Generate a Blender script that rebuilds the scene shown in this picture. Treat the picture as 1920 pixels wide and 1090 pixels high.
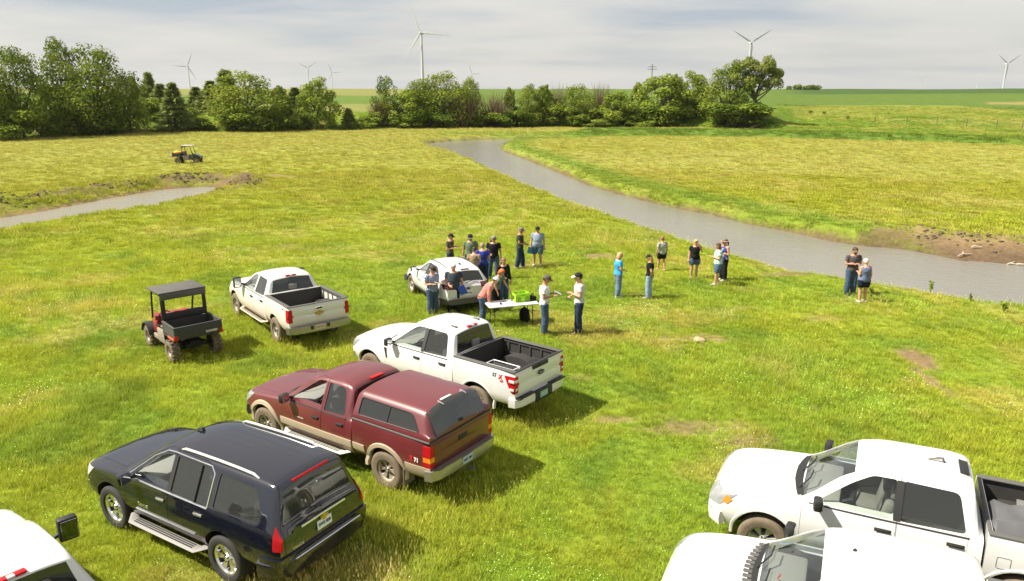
import bpy, bmesh, math, random
import numpy as np
from mathutils import Vector, Matrix, Euler

for _o in list(bpy.data.objects):
    bpy.data.objects.remove(_o)
SC = bpy.context.scene
COL = SC.collection
R = math.radians
PI = math.pi

# ------------------------------------------------------------------ camera, sky, sun, exposure
cam_d = bpy.data.cameras.new('camera')
cam = bpy.data.objects.new('camera', cam_d)
COL.objects.link(cam)
cam.location = (0, 0, 7.53)
cam.rotation_euler = (R(90 - 14.95), 0, 0)
cam_d.sensor_width = 36
cam_d.lens = 1396.6 / 1920 * 36
cam_d.clip_start = 0.1
cam_d.clip_end = 30000
SC.camera = cam

SUN_ELEV, SUN_AZ = 50.0, 186.0          # azimuth of the direction TO the sun, from +X counter-clockwise
sun_d = bpy.data.lights.new('sun', 'SUN')
sun_d.energy = 5.0
sun_d.angle = R(0.55)
sun_d.color = (1.0, 0.93, 0.80)
sun = bpy.data.objects.new('sun', sun_d)
COL.objects.link(sun)
sun_dir = Vector((math.cos(R(SUN_ELEV)) * math.cos(R(SUN_AZ)), math.cos(R(SUN_ELEV)) * math.sin(R(SUN_AZ)), math.sin(R(SUN_ELEV))))
sun.rotation_euler = (-sun_dir).to_track_quat('-Z', 'Y').to_euler()

world = bpy.data.worlds.new('World')
SC.world = world
world.use_nodes = True
wt = world.node_tree
wn, wl = wt.nodes, wt.links
wn.clear()
w_out = wn.new('ShaderNodeOutputWorld')
w_bg = wn.new('ShaderNodeBackground')
w_bg.inputs['Strength'].default_value = 0.1
sky = wn.new('ShaderNodeTexSky')
sky.sky_type = 'NISHITA'
sky.sun_disc = False
sky.sun_elevation = R(SUN_ELEV)
sky.sun_rotation = R(90 - SUN_AZ)
sky.dust_density = 2.0
SKYX, SKYY = 29.1, 28.43
tc = wn.new('ShaderNodeTexCoord')
sep = wn.new('ShaderNodeSeparateXYZ')
wl.new(tc.outputs['Generated'], sep.inputs[0])
def wmath(op, a, b=None, c=None):
    n = wn.new('ShaderNodeMath'); n.operation = op
    for i, v in enumerate((a, b, c)):
        if v is None: continue
        if isinstance(v, (int, float)): n.inputs[i].default_value = v
        else: wl.new(v, n.inputs[i])
    return n.outputs[0]
zz = wmath('MAXIMUM', sep.outputs[2], 0.0)
den = wmath('ADD', zz, 0.09)
px = wmath('DIVIDE', sep.outputs[0], den)
py = wmath('DIVIDE', sep.outputs[1], den)
comb = wn.new('ShaderNodeCombineXYZ')
wl.new(px, comb.inputs[0]); wl.new(py, comb.inputs[1])
def wnoise(scale, loc, detail, rough, stretch=(1, 1, 1)):
    mp = wn.new('ShaderNodeMapping')
    mp.inputs['Location'].default_value = loc
    mp.inputs['Scale'].default_value = stretch
    wl.new(comb.outputs[0], mp.inputs['Vector'])
    n = wn.new('ShaderNodeTexNoise')
    n.inputs['Scale'].default_value = scale
    n.inputs['Detail'].default_value = detail
    n.inputs['Roughness'].default_value = rough
    wl.new(mp.outputs[0], n.inputs['Vector'])
    return n.outputs['Fac']
def wramp(fac, stops):
    n = wn.new('ShaderNodeValToRGB')
    wl.new(fac, n.inputs[0])
    els = n.color_ramp.elements
    while len(els) < len(stops): els.new(0.5)
    for e, (p, c) in zip(els, stops):
        e.position = p; e.color = c if len(c) == 4 else (*c, 1)
    return n.outputs[0]
def wmix(fac, a, b):
    n = wn.new('ShaderNodeMix'); n.data_type = 'RGBA'
    if isinstance(fac, (int, float)): n.inputs[0].default_value = fac
    else: wl.new(fac, n.inputs[0])
    for i, v in ((6, a), (7, b)):
        if isinstance(v, tuple): n.inputs[i].default_value = (*v, 1)
        else: wl.new(v, n.inputs[i])
    return n.outputs[2]
# thin overcast: a large slow pattern (grey-blue against cream) and small streaks on top of it
big = wramp(wnoise(0.42, (SKYX, SKYY, 0), 3, 0.5), [(0.40, (0, 0, 0)), (0.62, (1, 1, 1))])
streak = wramp(wnoise(0.9, (3.1, 0.4, 0), 6, 0.55, (0.6, 1.3, 1)), [(0.44, (0, 0, 0)), (0.68, (1, 1, 1))])
CLOUD_LIGHT, CLOUD_GREY, CLOUD_STREAK = (3.75, 3.62, 3.38), (2.15, 2.42, 2.78), (4.30, 3.88, 3.52)
cl = wmix(big, CLOUD_LIGHT, CLOUD_GREY)
cl = wmix(wmath('MULTIPLY', streak, 0.6), cl, CLOUD_STREAK)
low = wramp(zz, [(0.0, (1, 1, 1)), (0.10, (0, 0, 0))])
cl = wmix(wmath('MULTIPLY', low, 0.6), cl, (3.15, 3.10, 2.97))
fin = wmix(0.88, sky.outputs[0], cl)
wl.new(fin, w_bg.inputs['Color'])
wl.new(w_bg.outputs[0], w_out.inputs[0])

SC.view_settings.view_transform = 'Standard'
SC.view_settings.look = 'None'
SC.view_settings.exposure = 1.0
SC.view_settings.gamma = 1.0
SC.view_settings.use_curve_mapping = False
SC.render.engine = 'CYCLES'
SC.cycles.max_bounces = 8
SC.cycles.transparent_max_bounces = 12
SC.cycles.caustics_reflective = False
SC.cycles.caustics_refractive = False

# ------------------------------------------------------------------ helpers
def link(o, parent=None):
    COL.objects.link(o)
    if parent is not None: o.parent = parent
    return o

def tag(o, label=None, cat=None, group=None, kind=None):
    if label: o['label'] = label
    if cat: o['category'] = cat
    if group: o['group'] = group
    if kind: o['kind'] = kind
    return o

def empty(name, loc=(0, 0, 0), rotz=0.0, label=None, cat=None, group=None, parent=None):
    o = bpy.data.objects.new(name, None)
    o.empty_display_size = 0.2
    link(o, parent)
    o.location = loc
    o.rotation_euler = (0, 0, rotz)
    return tag(o, label, cat, group)

def finish(me, smooth=None):
    """smooth: None flat, else smooth shading with edges sharper than that angle split"""
    if smooth is not None:
        me.polygons.foreach_set('use_smooth', [True] * len(me.polygons))
        me.set_sharp_from_angle(angle=R(smooth))
    me.update()
    return me

def mesh_from(name, verts, faces, mats=(), smooth=None, mat_idx=None):
    me = bpy.data.meshes.new(name)
    me.from_pydata([tuple(v) for v in verts], [], [tuple(f) for f in faces])
    for m in (mats if isinstance(mats, (list, tuple)) else [mats]): me.materials.append(m)
    if mat_idx is not None: me.polygons.foreach_set('material_index', mat_idx)
    return finish(me, smooth)

def put(name, me, parent=None, loc=None):
    o = bpy.data.objects.new(name, me)
    link(o, parent)
    if loc is not None: o.location = loc
    return o

class MB:
    """collects simple solids into one mesh"""
    def __init__(s): s.v, s.f, s.m = [], [], []
    def add(s, verts, faces, mi=0):
        b = len(s.v)
        s.v += [tuple(v) for v in verts]
        s.f += [tuple(i + b for i in f) for f in faces]
        s.m += [mi] * len(faces)
        return s
    def box(s, c, size, mi=0, rot=None, bev=0.0):
        x, y, z = size[0] / 2, size[1] / 2, size[2] / 2
        if bev <= 0:
            V = [Vector((sx * x, sy * y, sz * z)) for sx in (-1, 1) for sy in (-1, 1) for sz in (-1, 1)]
            F = [(0, 1, 3, 2), (4, 6, 7, 5), (0, 4, 5, 1), (2, 3, 7, 6), (0, 2, 6, 4), (1, 5, 7, 3)]
        else:
            bm = bmesh.new()
            bmesh.ops.create_cube(bm, size=1.0)
            for v in bm.verts: v.co = Vector((v.co.x * 2 * x, v.co.y * 2 * y, v.co.z * 2 * z))
            bmesh.ops.bevel(bm, geom=list(bm.edges), offset=bev, segments=2, profile=0.5, affect='EDGES')
            bm.verts.index_update()
            V = [v.co.copy() for v in bm.verts]
            F = [[v.index for v in f.verts] for f in bm.faces]
            bm.free()
        if rot is not None: V = [rot @ v for v in V]
        cc = Vector(c)
        return s.add([v + cc for v in V], F, mi)
    def tube(s, pts, rad, n=8, mi=0, cap=True, ell=1.0):
        pts = [Vector(p) for p in pts]
        k = len(pts)
        if isinstance(rad, (int, float)): rad = [rad] * k
        V, F = [], []
        up = Vector((0, 0, 1))
        d0 = (pts[1] - pts[0]).normalized()
        if abs(d0.dot(up)) > 0.95: up = Vector((1, 0, 0))
        side = d0.cross(up).normalized()
        for i in range(k):
            d = (pts[min(i + 1, k - 1)] - pts[max(i - 1, 0)])
            d = d.normalized() if d.length > 1e-9 else d0
            side = (side - d * side.dot(d)).normalized()
            w = side.cross(d).normalized()
            for j in range(n):
                a = 2 * PI * j / n
                V.append(pts[i] + side * (math.cos(a) * rad[i]) + w * (math.sin(a) * rad[i] * ell))
        for i in range(k - 1):
            for j in range(n):
                F.append((i * n + j, i * n + (j + 1) % n, (i + 1) * n + (j + 1) % n, (i + 1) * n + j))
        if cap:
            F.append(tuple(range(n - 1, -1, -1)))
            F.append(tuple((k - 1) * n + j for j in range(n)))
        return s.add(V, F, mi)
    def prism(s, poly, a0, a1, axis='y', mi=0):
        """poly in the other two axes (x,z for y; x,y for z; y,z for x)"""
        n = len(poly)
        def P(p, a):
            return (p[0], a, p[1]) if axis == 'y' else ((p[0], p[1], a) if axis == 'z' else (a, p[0], p[1]))
        V = [P(p, a0) for p in poly] + [P(p, a1) for p in poly]
        F = [tuple(range(n)), tuple(range(2 * n - 1, n - 1, -1))]
        for i in range(n):
            j = (i + 1) % n
            F.append((i, i + n, j + n, j))
        return s.add(V, F, mi)
    def ellipsoid(s, c, r, nu=12, nv=8, mi=0, rot=None):
        V, F = [], []
        for i in range(nv + 1):
            t = PI * i / nv
            for j in range(nu):
                p = 2 * PI * j / nu
                v = Vector((r[0] * math.sin(t) * math.cos(p), r[1] * math.sin(t) * math.sin(p), r[2] * math.cos(t)))
                if rot is not None: v = rot @ v
                V.append(v + Vector(c))
        for i in range(nv):
            for j in range(nu):
                F.append((i * nu + j, (i + 1) * nu + j, (i + 1) * nu + (j + 1) % nu, i * nu + (j + 1) % nu))
        return s.add(V, F, mi)
    def lathe(s, prof, n=24, axis='y', c=(0, 0, 0), mi=0):
        """prof: list of (radius, along)"""
        V, F = [], []
        k = len(prof)
        for r, a in prof:
            for j in range(n):
                t = 2 * PI * j / n
                if axis == 'y': V.append((c[0] + r * math.cos(t), c[1] + a, c[2] + r * math.sin(t)))
                elif axis == 'z': V.append((c[0] + r * math.cos(t), c[1] + r * math.sin(t), c[2] + a))
                else: V.append((c[0] + a, c[1] + r * math.cos(t), c[2] + r * math.sin(t)))
        for i in range(k - 1):
            for j in range(n):
                F.append((i * n + j, i * n + (j + 1) % n, (i + 1) * n + (j + 1) % n, (i + 1) * n + j))
        return s.add(V, F, mi)
    def mesh(s, name, mats, smooth=None, fix=True):
        me = bpy.data.meshes.new(name)
        me.from_pydata(s.v, [], s.f)
        for m in (mats if isinstance(mats, (list, tuple)) else [mats]): me.materials.append(m)
        me.polygons.foreach_set('material_index', s.m)
        if fix:
            bm = bmesh.new(); bm.from_mesh(me)
            bmesh.ops.remove_doubles(bm, verts=bm.verts, dist=1e-5)
            bmesh.ops.recalc_face_normals(bm, faces=bm.faces)
            bm.to_mesh(me); bm.free()
        return finish(me, smooth)
    def obj(s, name, mats, parent=None, smooth=None, fix=True, loc=None):
        return put(name, s.mesh(name, mats, smooth, fix), parent, loc)

def remesh(me, voxel):
    o = bpy.data.objects.new('tmp', me)
    COL.objects.link(o)
    m = o.modifiers.new('r', 'REMESH')
    m.mode = 'VOXEL'; m.voxel_size = voxel; m.use_smooth_shade = True
    dg = bpy.context.evaluated_depsgraph_get()
    r = bpy.data.meshes.new_from_object(o.evaluated_get(dg), depsgraph=dg)
    bpy.data.objects.remove(o)
    return r

def _volume(me):
    bm = bmesh.new(); bm.from_mesh(me); v = abs(bm.calc_volume()); bm.free()
    return v

def boolean(me, ops):
    """ops: list of (mesh, 'DIFFERENCE'|'INTERSECT'); each step is checked and retried with a nudged cutter if it went wrong"""
    cur, vol = me, _volume(me)
    for cm, op in ops:
        best = None
        for tries in range(4):
            if tries:
                cm.transform(Matrix.Translation((.0013 * tries, .0, -.0011 * tries)) @ Matrix.Rotation(.0007 * tries, 4, 'Y'))
            o = bpy.data.objects.new('tmp', cur); COL.objects.link(o)
            c = bpy.data.objects.new('cut', cm); COL.objects.link(c)
            m = o.modifiers.new('b', 'BOOLEAN'); m.operation = op; m.object = c; m.solver = 'EXACT'
            if tries >= 2: m.use_hole_tolerant = True
            dg = bpy.context.evaluated_depsgraph_get()
            r = bpy.data.meshes.new_from_object(o.evaluated_get(dg), depsgraph=dg)
            bpy.data.objects.remove(o); bpy.data.objects.remove(c)
            v = _volume(r); cv = _volume(cm)
            good = (vol - cv * 1.02 - 1e-4 <= v <= vol * 1.002 and v > .12 * vol) if op == 'DIFFERENCE' else (1e-6 < v <= min(vol, cv) * 1.02)
            if good: best = r; break
            best = best or r
            print('boolean retry', op, round(vol, 3), round(cv, 3), round(v, 3))
        cur = best; vol = _volume(cur)
    return cur

# ------------------------------------------------------------------ noise in numpy (for terrain, colours, scattering)
def _hash(ix, iy, seed):
    h = (ix.astype(np.int64) * 374761393 + iy.astype(np.int64) * 668265263 + seed * 974711) & 0xffffffff
    h = ((h ^ (h >> 13)) * 1274126177) & 0xffffffff
    return ((h ^ (h >> 16)) & 0xffff) / 65535.0
def vnoise(x, y, seed=0):
    x = np.asarray(x, float); y = np.asarray(y, float)
    ix, iy = np.floor(x), np.floor(y)
    fx, fy = x - ix, y - iy
    fx, fy = fx * fx * (3 - 2 * fx), fy * fy * (3 - 2 * fy)
    a, b = _hash(ix, iy, seed), _hash(ix + 1, iy, seed)
    c, d = _hash(ix, iy + 1, seed), _hash(ix + 1, iy + 1, seed)
    return (a + (b - a) * fx) * (1 - fy) + (c + (d - c) * fx) * fy
def fbm(x, y, seed=0, oct=4, gain=0.5):
    t, a, n = 0, 1.0, 0
    for k in range(oct):
        t = t + a * vnoise(np.asarray(x) * 2 ** k + 17.3 * k, np.asarray(y) * 2 ** k - 9.1 * k, seed + k)
        n += a; a *= gain
    return t / n
def sstep(a, b, x):
    t = np.clip((np.asarray(x, float) - a) / (b - a), 0, 1)
    return t * t * (3 - 2 * t)
def sdist(x, y, poly):
    """signed distance to a polygon, negative inside"""
    x = np.asarray(x, float).ravel(); y = np.asarray(y, float).ravel()
    P = np.asarray(poly, float)
    best = np.full(x.shape, 1e18); inside = np.zeros(x.shape, bool)
    for i in range(len(P)):
        (ax, ay), (bx, by) = P[i], P[(i + 1) % len(P)]
        ex, ey = bx - ax, by - ay
        t = np.clip(((x - ax) * ex + (y - ay) * ey) / (ex * ex + ey * ey + 1e-12), 0, 1)
        best = np.minimum(best, (x - ax - t * ex) ** 2 + (y - ay - t * ey) ** 2)
        cr = ((ay > y) != (by > y)) & (x < (bx - ax) * (y - ay) / (by - ay + 1e-18) + ax)
        inside ^= cr
    d = np.sqrt(best)
    return np.where(inside, -d, d)

# ------------------------------------------------------------------ materials
MATS = {}
def nodes(name):
    m = bpy.data.materials.new(name)
    m.use_nodes = True
    nt = m.node_tree
    b = nt.nodes['Principled BSDF']
    return m, nt, b
def pm(name, col, rough=0.6, metal=0.0, coat=0.0, spec=0.5, vary=0.0, vscale=8.0, bump=0.0, bscale=40.0, emit=None):
    """plain principled with a little procedural variation"""
    if name in MATS: return MATS[name]
    m, nt, b = nodes(name)
    b.inputs['Base Color'].default_value = (*col, 1)
    b.inputs['Roughness'].default_value = rough
    b.inputs['Metallic'].default_value = metal
    b.inputs['Coat Weight'].default_value = coat
    b.inputs['Coat Roughness'].default_value = 0.04
    b.inputs['Specular IOR Level'].default_value = spec
    t = nt.nodes.new('ShaderNodeTexCoord')
    if vary > 0:
        n = nt.nodes.new('ShaderNodeTexNoise')
        n.inputs['Scale'].default_value = vscale; n.inputs['Detail'].default_value = 4
        nt.links.new(t.outputs['Object'], n.inputs['Vector'])
        mx = nt.nodes.new('ShaderNodeMix'); mx.data_type = 'RGBA'
        nt.links.new(n.outputs['Fac'], mx.inputs[0])
        mx.inputs[6].default_value = (*[max(0, c * (1 - vary)) for c in col], 1)
        mx.inputs[7].default_value = (*[min(1, c * (1 + vary)) for c in col], 1)
        nt.links.new(mx.outputs[2], b.inputs['Base Color'])
    if bump > 0:
        n2 = nt.nodes.new('ShaderNodeTexNoise')
        n2.inputs['Scale'].default_value = bscale; n2.inputs['Detail'].default_value = 3
        nt.links.new(t.outputs['Object'], n2.inputs['Vector'])
        bp = nt.nodes.new('ShaderNodeBump'); bp.inputs['Strength'].default_value = bump
        bp.inputs['Distance'].default_value = 0.02
        nt.links.new(n2.outputs['Fac'], bp.inputs['Height'])
        nt.links.new(bp.outputs[0], b.inputs['Normal'])
    MATS[name] = m
    return m
# ------------------------------------------------------------------ land
NEAR = [(24.46, 22.51), (21.85, 24.49), (18.85, 26.33), (17.67, 26.97), (16.49, 28.52), (14.98, 29.79), (13.71, 30.98), (12.31, 32.16), (11.0, 34.09), (9.87, 36.52), (8.6, 40.84), (7.11, 44.68), (5.35, 49.5), (3.25, 56.6), (0.92, 64.4), (-1.59, 74.6), (-4.35, 87.78), (-7.74, 99.72), (-12.86, 114.12)]
FAR = [(-14.06, 124.86), (-10.09, 130.33), (-5.65, 134.0), (3.81, 135.52), (11.63, 137.87), (9.27, 131.77), (3.73, 132.51), (0.0, 126.19), (-2.01, 114.06), (-1.13, 106.86), (2.56, 90.45), (5.01, 78.33), (7.18, 67.01), (9.47, 60.02), (11.73, 54.31), (13.9, 50.67), (15.49, 46.49), (17.17, 43.76), (18.94, 40.57), (21.01, 39.41), (22.65, 36.78), (25.25, 35.82), (29.56, 33.71), (34.27, 32.21)]
RIVER = [(60, -5), (44, 8)] + [(x + 0.35, y + 0.35) for x, y in NEAR] + FAR + [(50, 26), (70, 10)]
POND = [(-36, 24), (-34.2, 28)] + [(-33.58, 31.18), (-31.96, 36.12), (-29.67, 42.61), (-28.44, 45.74), (-26.8, 48.9), (-24.92, 52.51), (-24.22, 57.27), (-24.41, 61.86), (-25.93, 65.39), (-27.41, 65.01), (-29.83, 63.18), (-31.44, 57.65), (-32.36, 52.24), (-33.68, 48.57), (-36.19, 41.09), (-38.17, 35.65), (-41, 28)]
EDGE_A = [-3.0, -0.817, -0.675, -0.463, -0.224, -0.112, 0.028, 0.196, 0.322, 0.3645, 0.52, 0.676, 0.80, 3.0]
EDGE_Y = [100, 113, 123.3, 144.5, 157, 164, 171.5, 171.5, 157, 148, 128, 107, 98, 70]
WATER_Z, POND_Z = -0.7, -0.5

def land(x, y):
    """height of the ground and the masks used for colour and grass"""
    x = np.asarray(x, float).ravel(); y = np.asarray(y, float).ravel()
    r = np.hypot(x, y)
    az = np.where(y > 1, x / np.maximum(y, 1), np.sign(x) * 3)
    ye = np.interp(az, EDGE_A, EDGE_Y)
    right = sstep(0.33, 0.40, az)
    width = 16 + 70 * right
    back = np.where(y > 0, y - ye, -50)
    rise = 3.0 * sstep(0, 1, back / width)
    crest = 690 + 120 * vnoise(az * 4, az * 0, 5)
    up = np.clip(y, 0, crest) - ye - width * 0.6
    z = rise + np.maximum(up, 0) * 0.0118 * (y > 0)
    z = z - np.clip(y - crest, 0, 4000) * 0.003
    z = z + (fbm(x * 0.012, y * 0.012, 3) - 0.5) * np.clip((r - 60) / 200, 0, 1) * 1.4
    z = z + (fbm(x * 0.12, y * 0.12, 8) - 0.5) * 0.10 + (fbm(x * 0.9, y * 0.9, 4) - 0.5) * 0.05 * np.clip(60 / (r + 1), 0, 1)
    # swale running on from the river bend towards the right
    sw_y = np.interp(x, [5, 12, 20, 40, 60, 80, 100, 160], [136, 139, 142, 137, 124, 108, 100, 80])
    sw = np.exp(-((y - sw_y - 2.5) / 4.5) ** 2) * sstep(8, 16, x) * (y > 60)
    z = z - 0.5 * np.exp(-((y - sw_y + 2) / 3.0) ** 2) * sstep(8, 16, x) * (y > 60) + 0.75 * np.exp(-((y - sw_y - 5) / 4.0) ** 2) * sstep(8, 16, x) * (y > 60)
    dr = sdist(x, y, RIVER)
    dp = sdist(x, y, POND)
    jit = (fbm(x * 0.5, y * 0.5, 21) - 0.5)
    mudbank = sstep(19.5, 23.0, x) * sstep(34, 36, y + 0.35 * (x - 17)) * (y > 30) * (x < 60)
    bw = 1.0 + 1.7 * mudbank
    t = np.clip((dr + jit * 0.7) / bw, -1.2, 1)
    prof = np.where(t > 0, 0.12 + 0.88 * sstep(0, 1, t) ** np.where(mudbank > 0.5, 0.7, 1.0), t * 0.8)
    z = np.where(dr < bw + 0.4, (WATER_Z - 0.02) * (1 - np.minimum(prof, 1)) + z * np.clip(prof, 0, 1), z)
    farp = sstep(-0.5, 0.6, (y - 40) * 0.45 - (x + 32) * 0.9)     # far side of the pond
    bwp = 0.9 + 1.6 * farp
    tp = np.clip((dp + jit * 0.9) / bwp, -1.2, 1)
    profp = np.where(tp > 0, 0.1 + 0.9 * sstep(0, 1, tp), tp * 0.8)
    z = np.where(dp < bwp + 0.4, (POND_Z - 0.02) * (1 - np.minimum(profp, 1)) + z * np.clip(profp, 0, 1), z)
    clod = np.clip(fbm(x * 1.6, y * 1.6, 33, 3) - 0.45, 0, 1) * 1.4
    spoil = np.exp(-((dp - 2.3) / 1.7) ** 2) * farp
    z = z + clod * spoil * 1.0 + spoil * 0.25
    z = z + clod * 0.5 * mudbank * np.exp(-((dr - 2.8) / 1.3) ** 2)
    return dict(z=z, dr=dr, dp=dp, az=az, back=back, right=right, mudbank=mudbank, spoil=spoil, sw=sw, r=r, farp=farp, width=width)

# bare patches in the meadow: x, y, radius x, radius y, strength
PATCHES = [(2.6, 16.3, .9, .4, .85), (3.7, 15.75, 1.6, .38, .8), (5.0, 15.2, 1.0, .4, .7), (11.8, 20.3, .6, .9, 1), (11.3, 18.6, .32, 1.5, .8), (4.0, 34.6, .9, .7, .9),
           (-11.4, 36.9, .6, .5, 1), (6.0, 22.3, 1.1, .4, .8), (11.8, 30.9, 1.3, .4, .9), (.7, 32.4, .8, .5, .7), (-24.6, 65.1, 2.4, 1.6, 1), (-22.5, 69, 3.2, 1.6, .9),
           (21.5, 41, 2.4, 1.0, .8), (25, 39, 3.0, 1.2, .8), (1.9, 18.9, .5, .25, .8), (7.5, 17.0, .3, .2, .8), (10.8, 24.5, 1.3, .25, .6), (9.5, 28.4, 1.6, .35, .5), (27, 47, 3, .8, .6), (8.6, 25.8, .9, .2, .5), (3.0, 20.6, .3, .2, .7)]
def patch_mask(x, y):
    m = np.zeros(len(x))
    n = fbm(x * 1.3, y * 1.3, 51, 3)
    for cx, cy, rx, ry, s in PATCHES:
        d = np.sqrt(((x - cx) / rx) ** 2 + ((y - cy) / ry) ** 2)
        m = np.maximum(m, s * sstep(1.25, 0.55, d + (n - 0.5) * 1.5))
    return m

GREEN, LUSH, OLIVE, STRAW = np.array((.185, .225, .020)), np.array((.120, .195, .020)), np.array((.205, .220, .024)), np.array((.252, .254, .058))
CROP, CROPD, SOIL, MUD, TAN = np.array((.088, .138, .022)), np.array((.048, .090, .018)), np.array((.21, .145, .075)), np.array((.10, .068, .042)), np.array((.22, .190, .068))
def mixc(a, b, t):
    return a * (1 - t[:, None]) + b * t[:, None]
def land_col(x, y, L, grass=False):
    r, az, back = L['r'], L['az'], L['back']
    n1 = fbm(x * 0.035, y * 0.035, 61); n2 = fbm(x * 0.25, y * 0.25, 62); n3 = fbm(x * 1.1, y * 1.1, 63, 3)
    nn = n1 * 0.5 + n2 * 0.35 + n3 * 0.25
    c = np.tile(GREEN, (len(x), 1))
    c = mixc(c, LUSH, sstep(0.54, 0.70, nn) * 0.55)
    c = mixc(c, OLIVE, sstep(28, 78, r + (nn - .55) * 50) * 0.92)
    c = mixc(c, STRAW, sstep(48, 118, r + (nn - .55) * 80) * 0.74)
    across = sstep(1.0, 3.5, L['dr']) * (x > 0) * (y > np.interp(x, [0, 10, 20, 40], [125, 56, 40, 30])) * (back < 0)
    c = mixc(c, OLIVE, across * 0.6 * sstep(.35, .6, n2)); c = mixc(c, STRAW, across * sstep(0.38, 0.58, n1 * .5 + n2 * .5) * 0.75)
    lush_bank = np.exp(-((L['dr'] - 2.2) / 1.9) ** 2) * (x > -4) * (1 - L['mudbank']) * (y > np.interp(x, [-5, 10, 20], [108, 54, 36]))
    c = mixc(c, np.array((.125, .195, .024)), np.clip(lush_bank * .85, 0, 1))
    c = mixc(c, np.array((.085, .150, .022)), np.clip(L['sw'] * 1.3, 0, .95))
    c = mixc(c, np.array((.13, .20, .025)), np.exp(-((y - np.interp(x, [-20, 40], [143, 146])) / 5) ** 2) * (x > -14) * (x < 45) * 0.7)
    # beyond the edge of the meadow
    beh = sstep(-2, 3, back)
    bank = mixc(np.tile(np.array((.11, .175, .016)), (len(x), 1)), OLIVE * .9, sstep(.45, .65, n2) * .7)
    bank = mixc(bank, np.tile(STRAW * np.array((.86, .90, .80)), (len(x), 1)), L['right'] * sstep(.46, .74, n1 * .4 + n2 * .6 + np.clip(back / 200, 0, .2)) * .65)
    bank = mixc(bank, SOIL * np.array((.8, .75, .7)), .6 * (1 - L['right']) * sstep(.60, .70, fbm(x * .12, y * .3, 71)) * sstep(16, 8, back) * (az < -.24))
    yy = y + (n1 - .5) * 14 + (n2 - .5) * 8
    crop = mixc(np.tile(CROP, (len(x), 1)), CROPD, sstep(420, 480, yy) * L['right'])
    cs = np.where(az > 0.3, 195 + 22 * L['right'] - 40 * sstep(.55, .68, az), 400)
    far_r = sstep(0, 6, yy - cs)
    hill = np.tile(TAN * .6 + CROP * .5, (len(x), 1))
    hill = mixc(hill, CROP * 1.1, sstep(226, 234, yy) * (1 - sstep(396, 410, yy)))
    hill = mixc(bank, hill, sstep(180, 186, yy))
    hillr = mixc(bank, crop, sstep(192, 198, yy))
    behind = np.where((az < -.14)[:, None], hill, hillr)
    behind = np.where((L['right'] > .01)[:, None], mixc(bank, crop, far_r), behind)
    tanf = sstep(.612, .622, az + (n2 - .5) * .01) * sstep(232, 236, y + (az - .62) * 200) * (1 - sstep(262, 268, y + (az - .62) * -120))
    behind = mixc(behind, TAN, tanf)
    c = mixc(c, behind, beh)
    c = mixc(c, np.array((.105, .165, .022)), np.clip(L['sw'] * 1.1, 0, .85))
    n4 = fbm(x * .55, y * .55, 64, 3)
    c = mixc(c, np.array((.085, .150, .018)), sstep(.56, .70, n4) * .55 * sstep(75, 25, r))
    c = mixc(c, np.array((.27, .245, .06)), sstep(.58, .72, fbm(x * .4, y * .4, 65, 4)) * .55 * sstep(90, 20, r))
    for cx, cy, rr in ((-19, 62, 16.0), (-19, 62, 17.7), (-12, 50, 11.5), (-12, 50, 13.1), (3, 70, 21)):   # faint wheel tracks
        tr = np.exp(-((np.hypot(x - cx, (y - cy) * .8) - rr + (n2 - .5) * 1.2) / .35) ** 2) * (x > cx - 2) * (r > 34) * (L['dr'] > 3)
        c = mixc(c, np.array((.30, .29, .075)), tr * .45)
    c = c * (0.84 + 0.32 * n3)[:, None]
    # bare ground
    bare = patch_mask(x, y)
    bare = np.maximum(bare, L['mudbank'] * sstep(3.0, 1.5, L['dr'] + (n2 - .5) * 2.4))
    bare = np.maximum(bare, sstep(0.55, 0.15, L['dr'] + (n2 - .5) * .6) * .9)
    bare = np.maximum(bare, sstep(0.5, 0.1, L['dp'] + (n2 - .5) * .5))
    bare = np.maximum(bare, L['spoil'] * sstep(.35, .55, n2 * .6 + n3 * .4) * 1.0)
    if grass: return c, bare
    dirt = mixc(np.tile(SOIL, (len(x), 1)), MUD, np.clip(sstep(.5, .7, n2) * .6 + L['spoil'] * .9 + sstep(2.6, .3, L['dr']) * .85, 0, 1))
    c = mixc(c, dirt, np.clip(bare, 0, 1))
    return c

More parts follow.
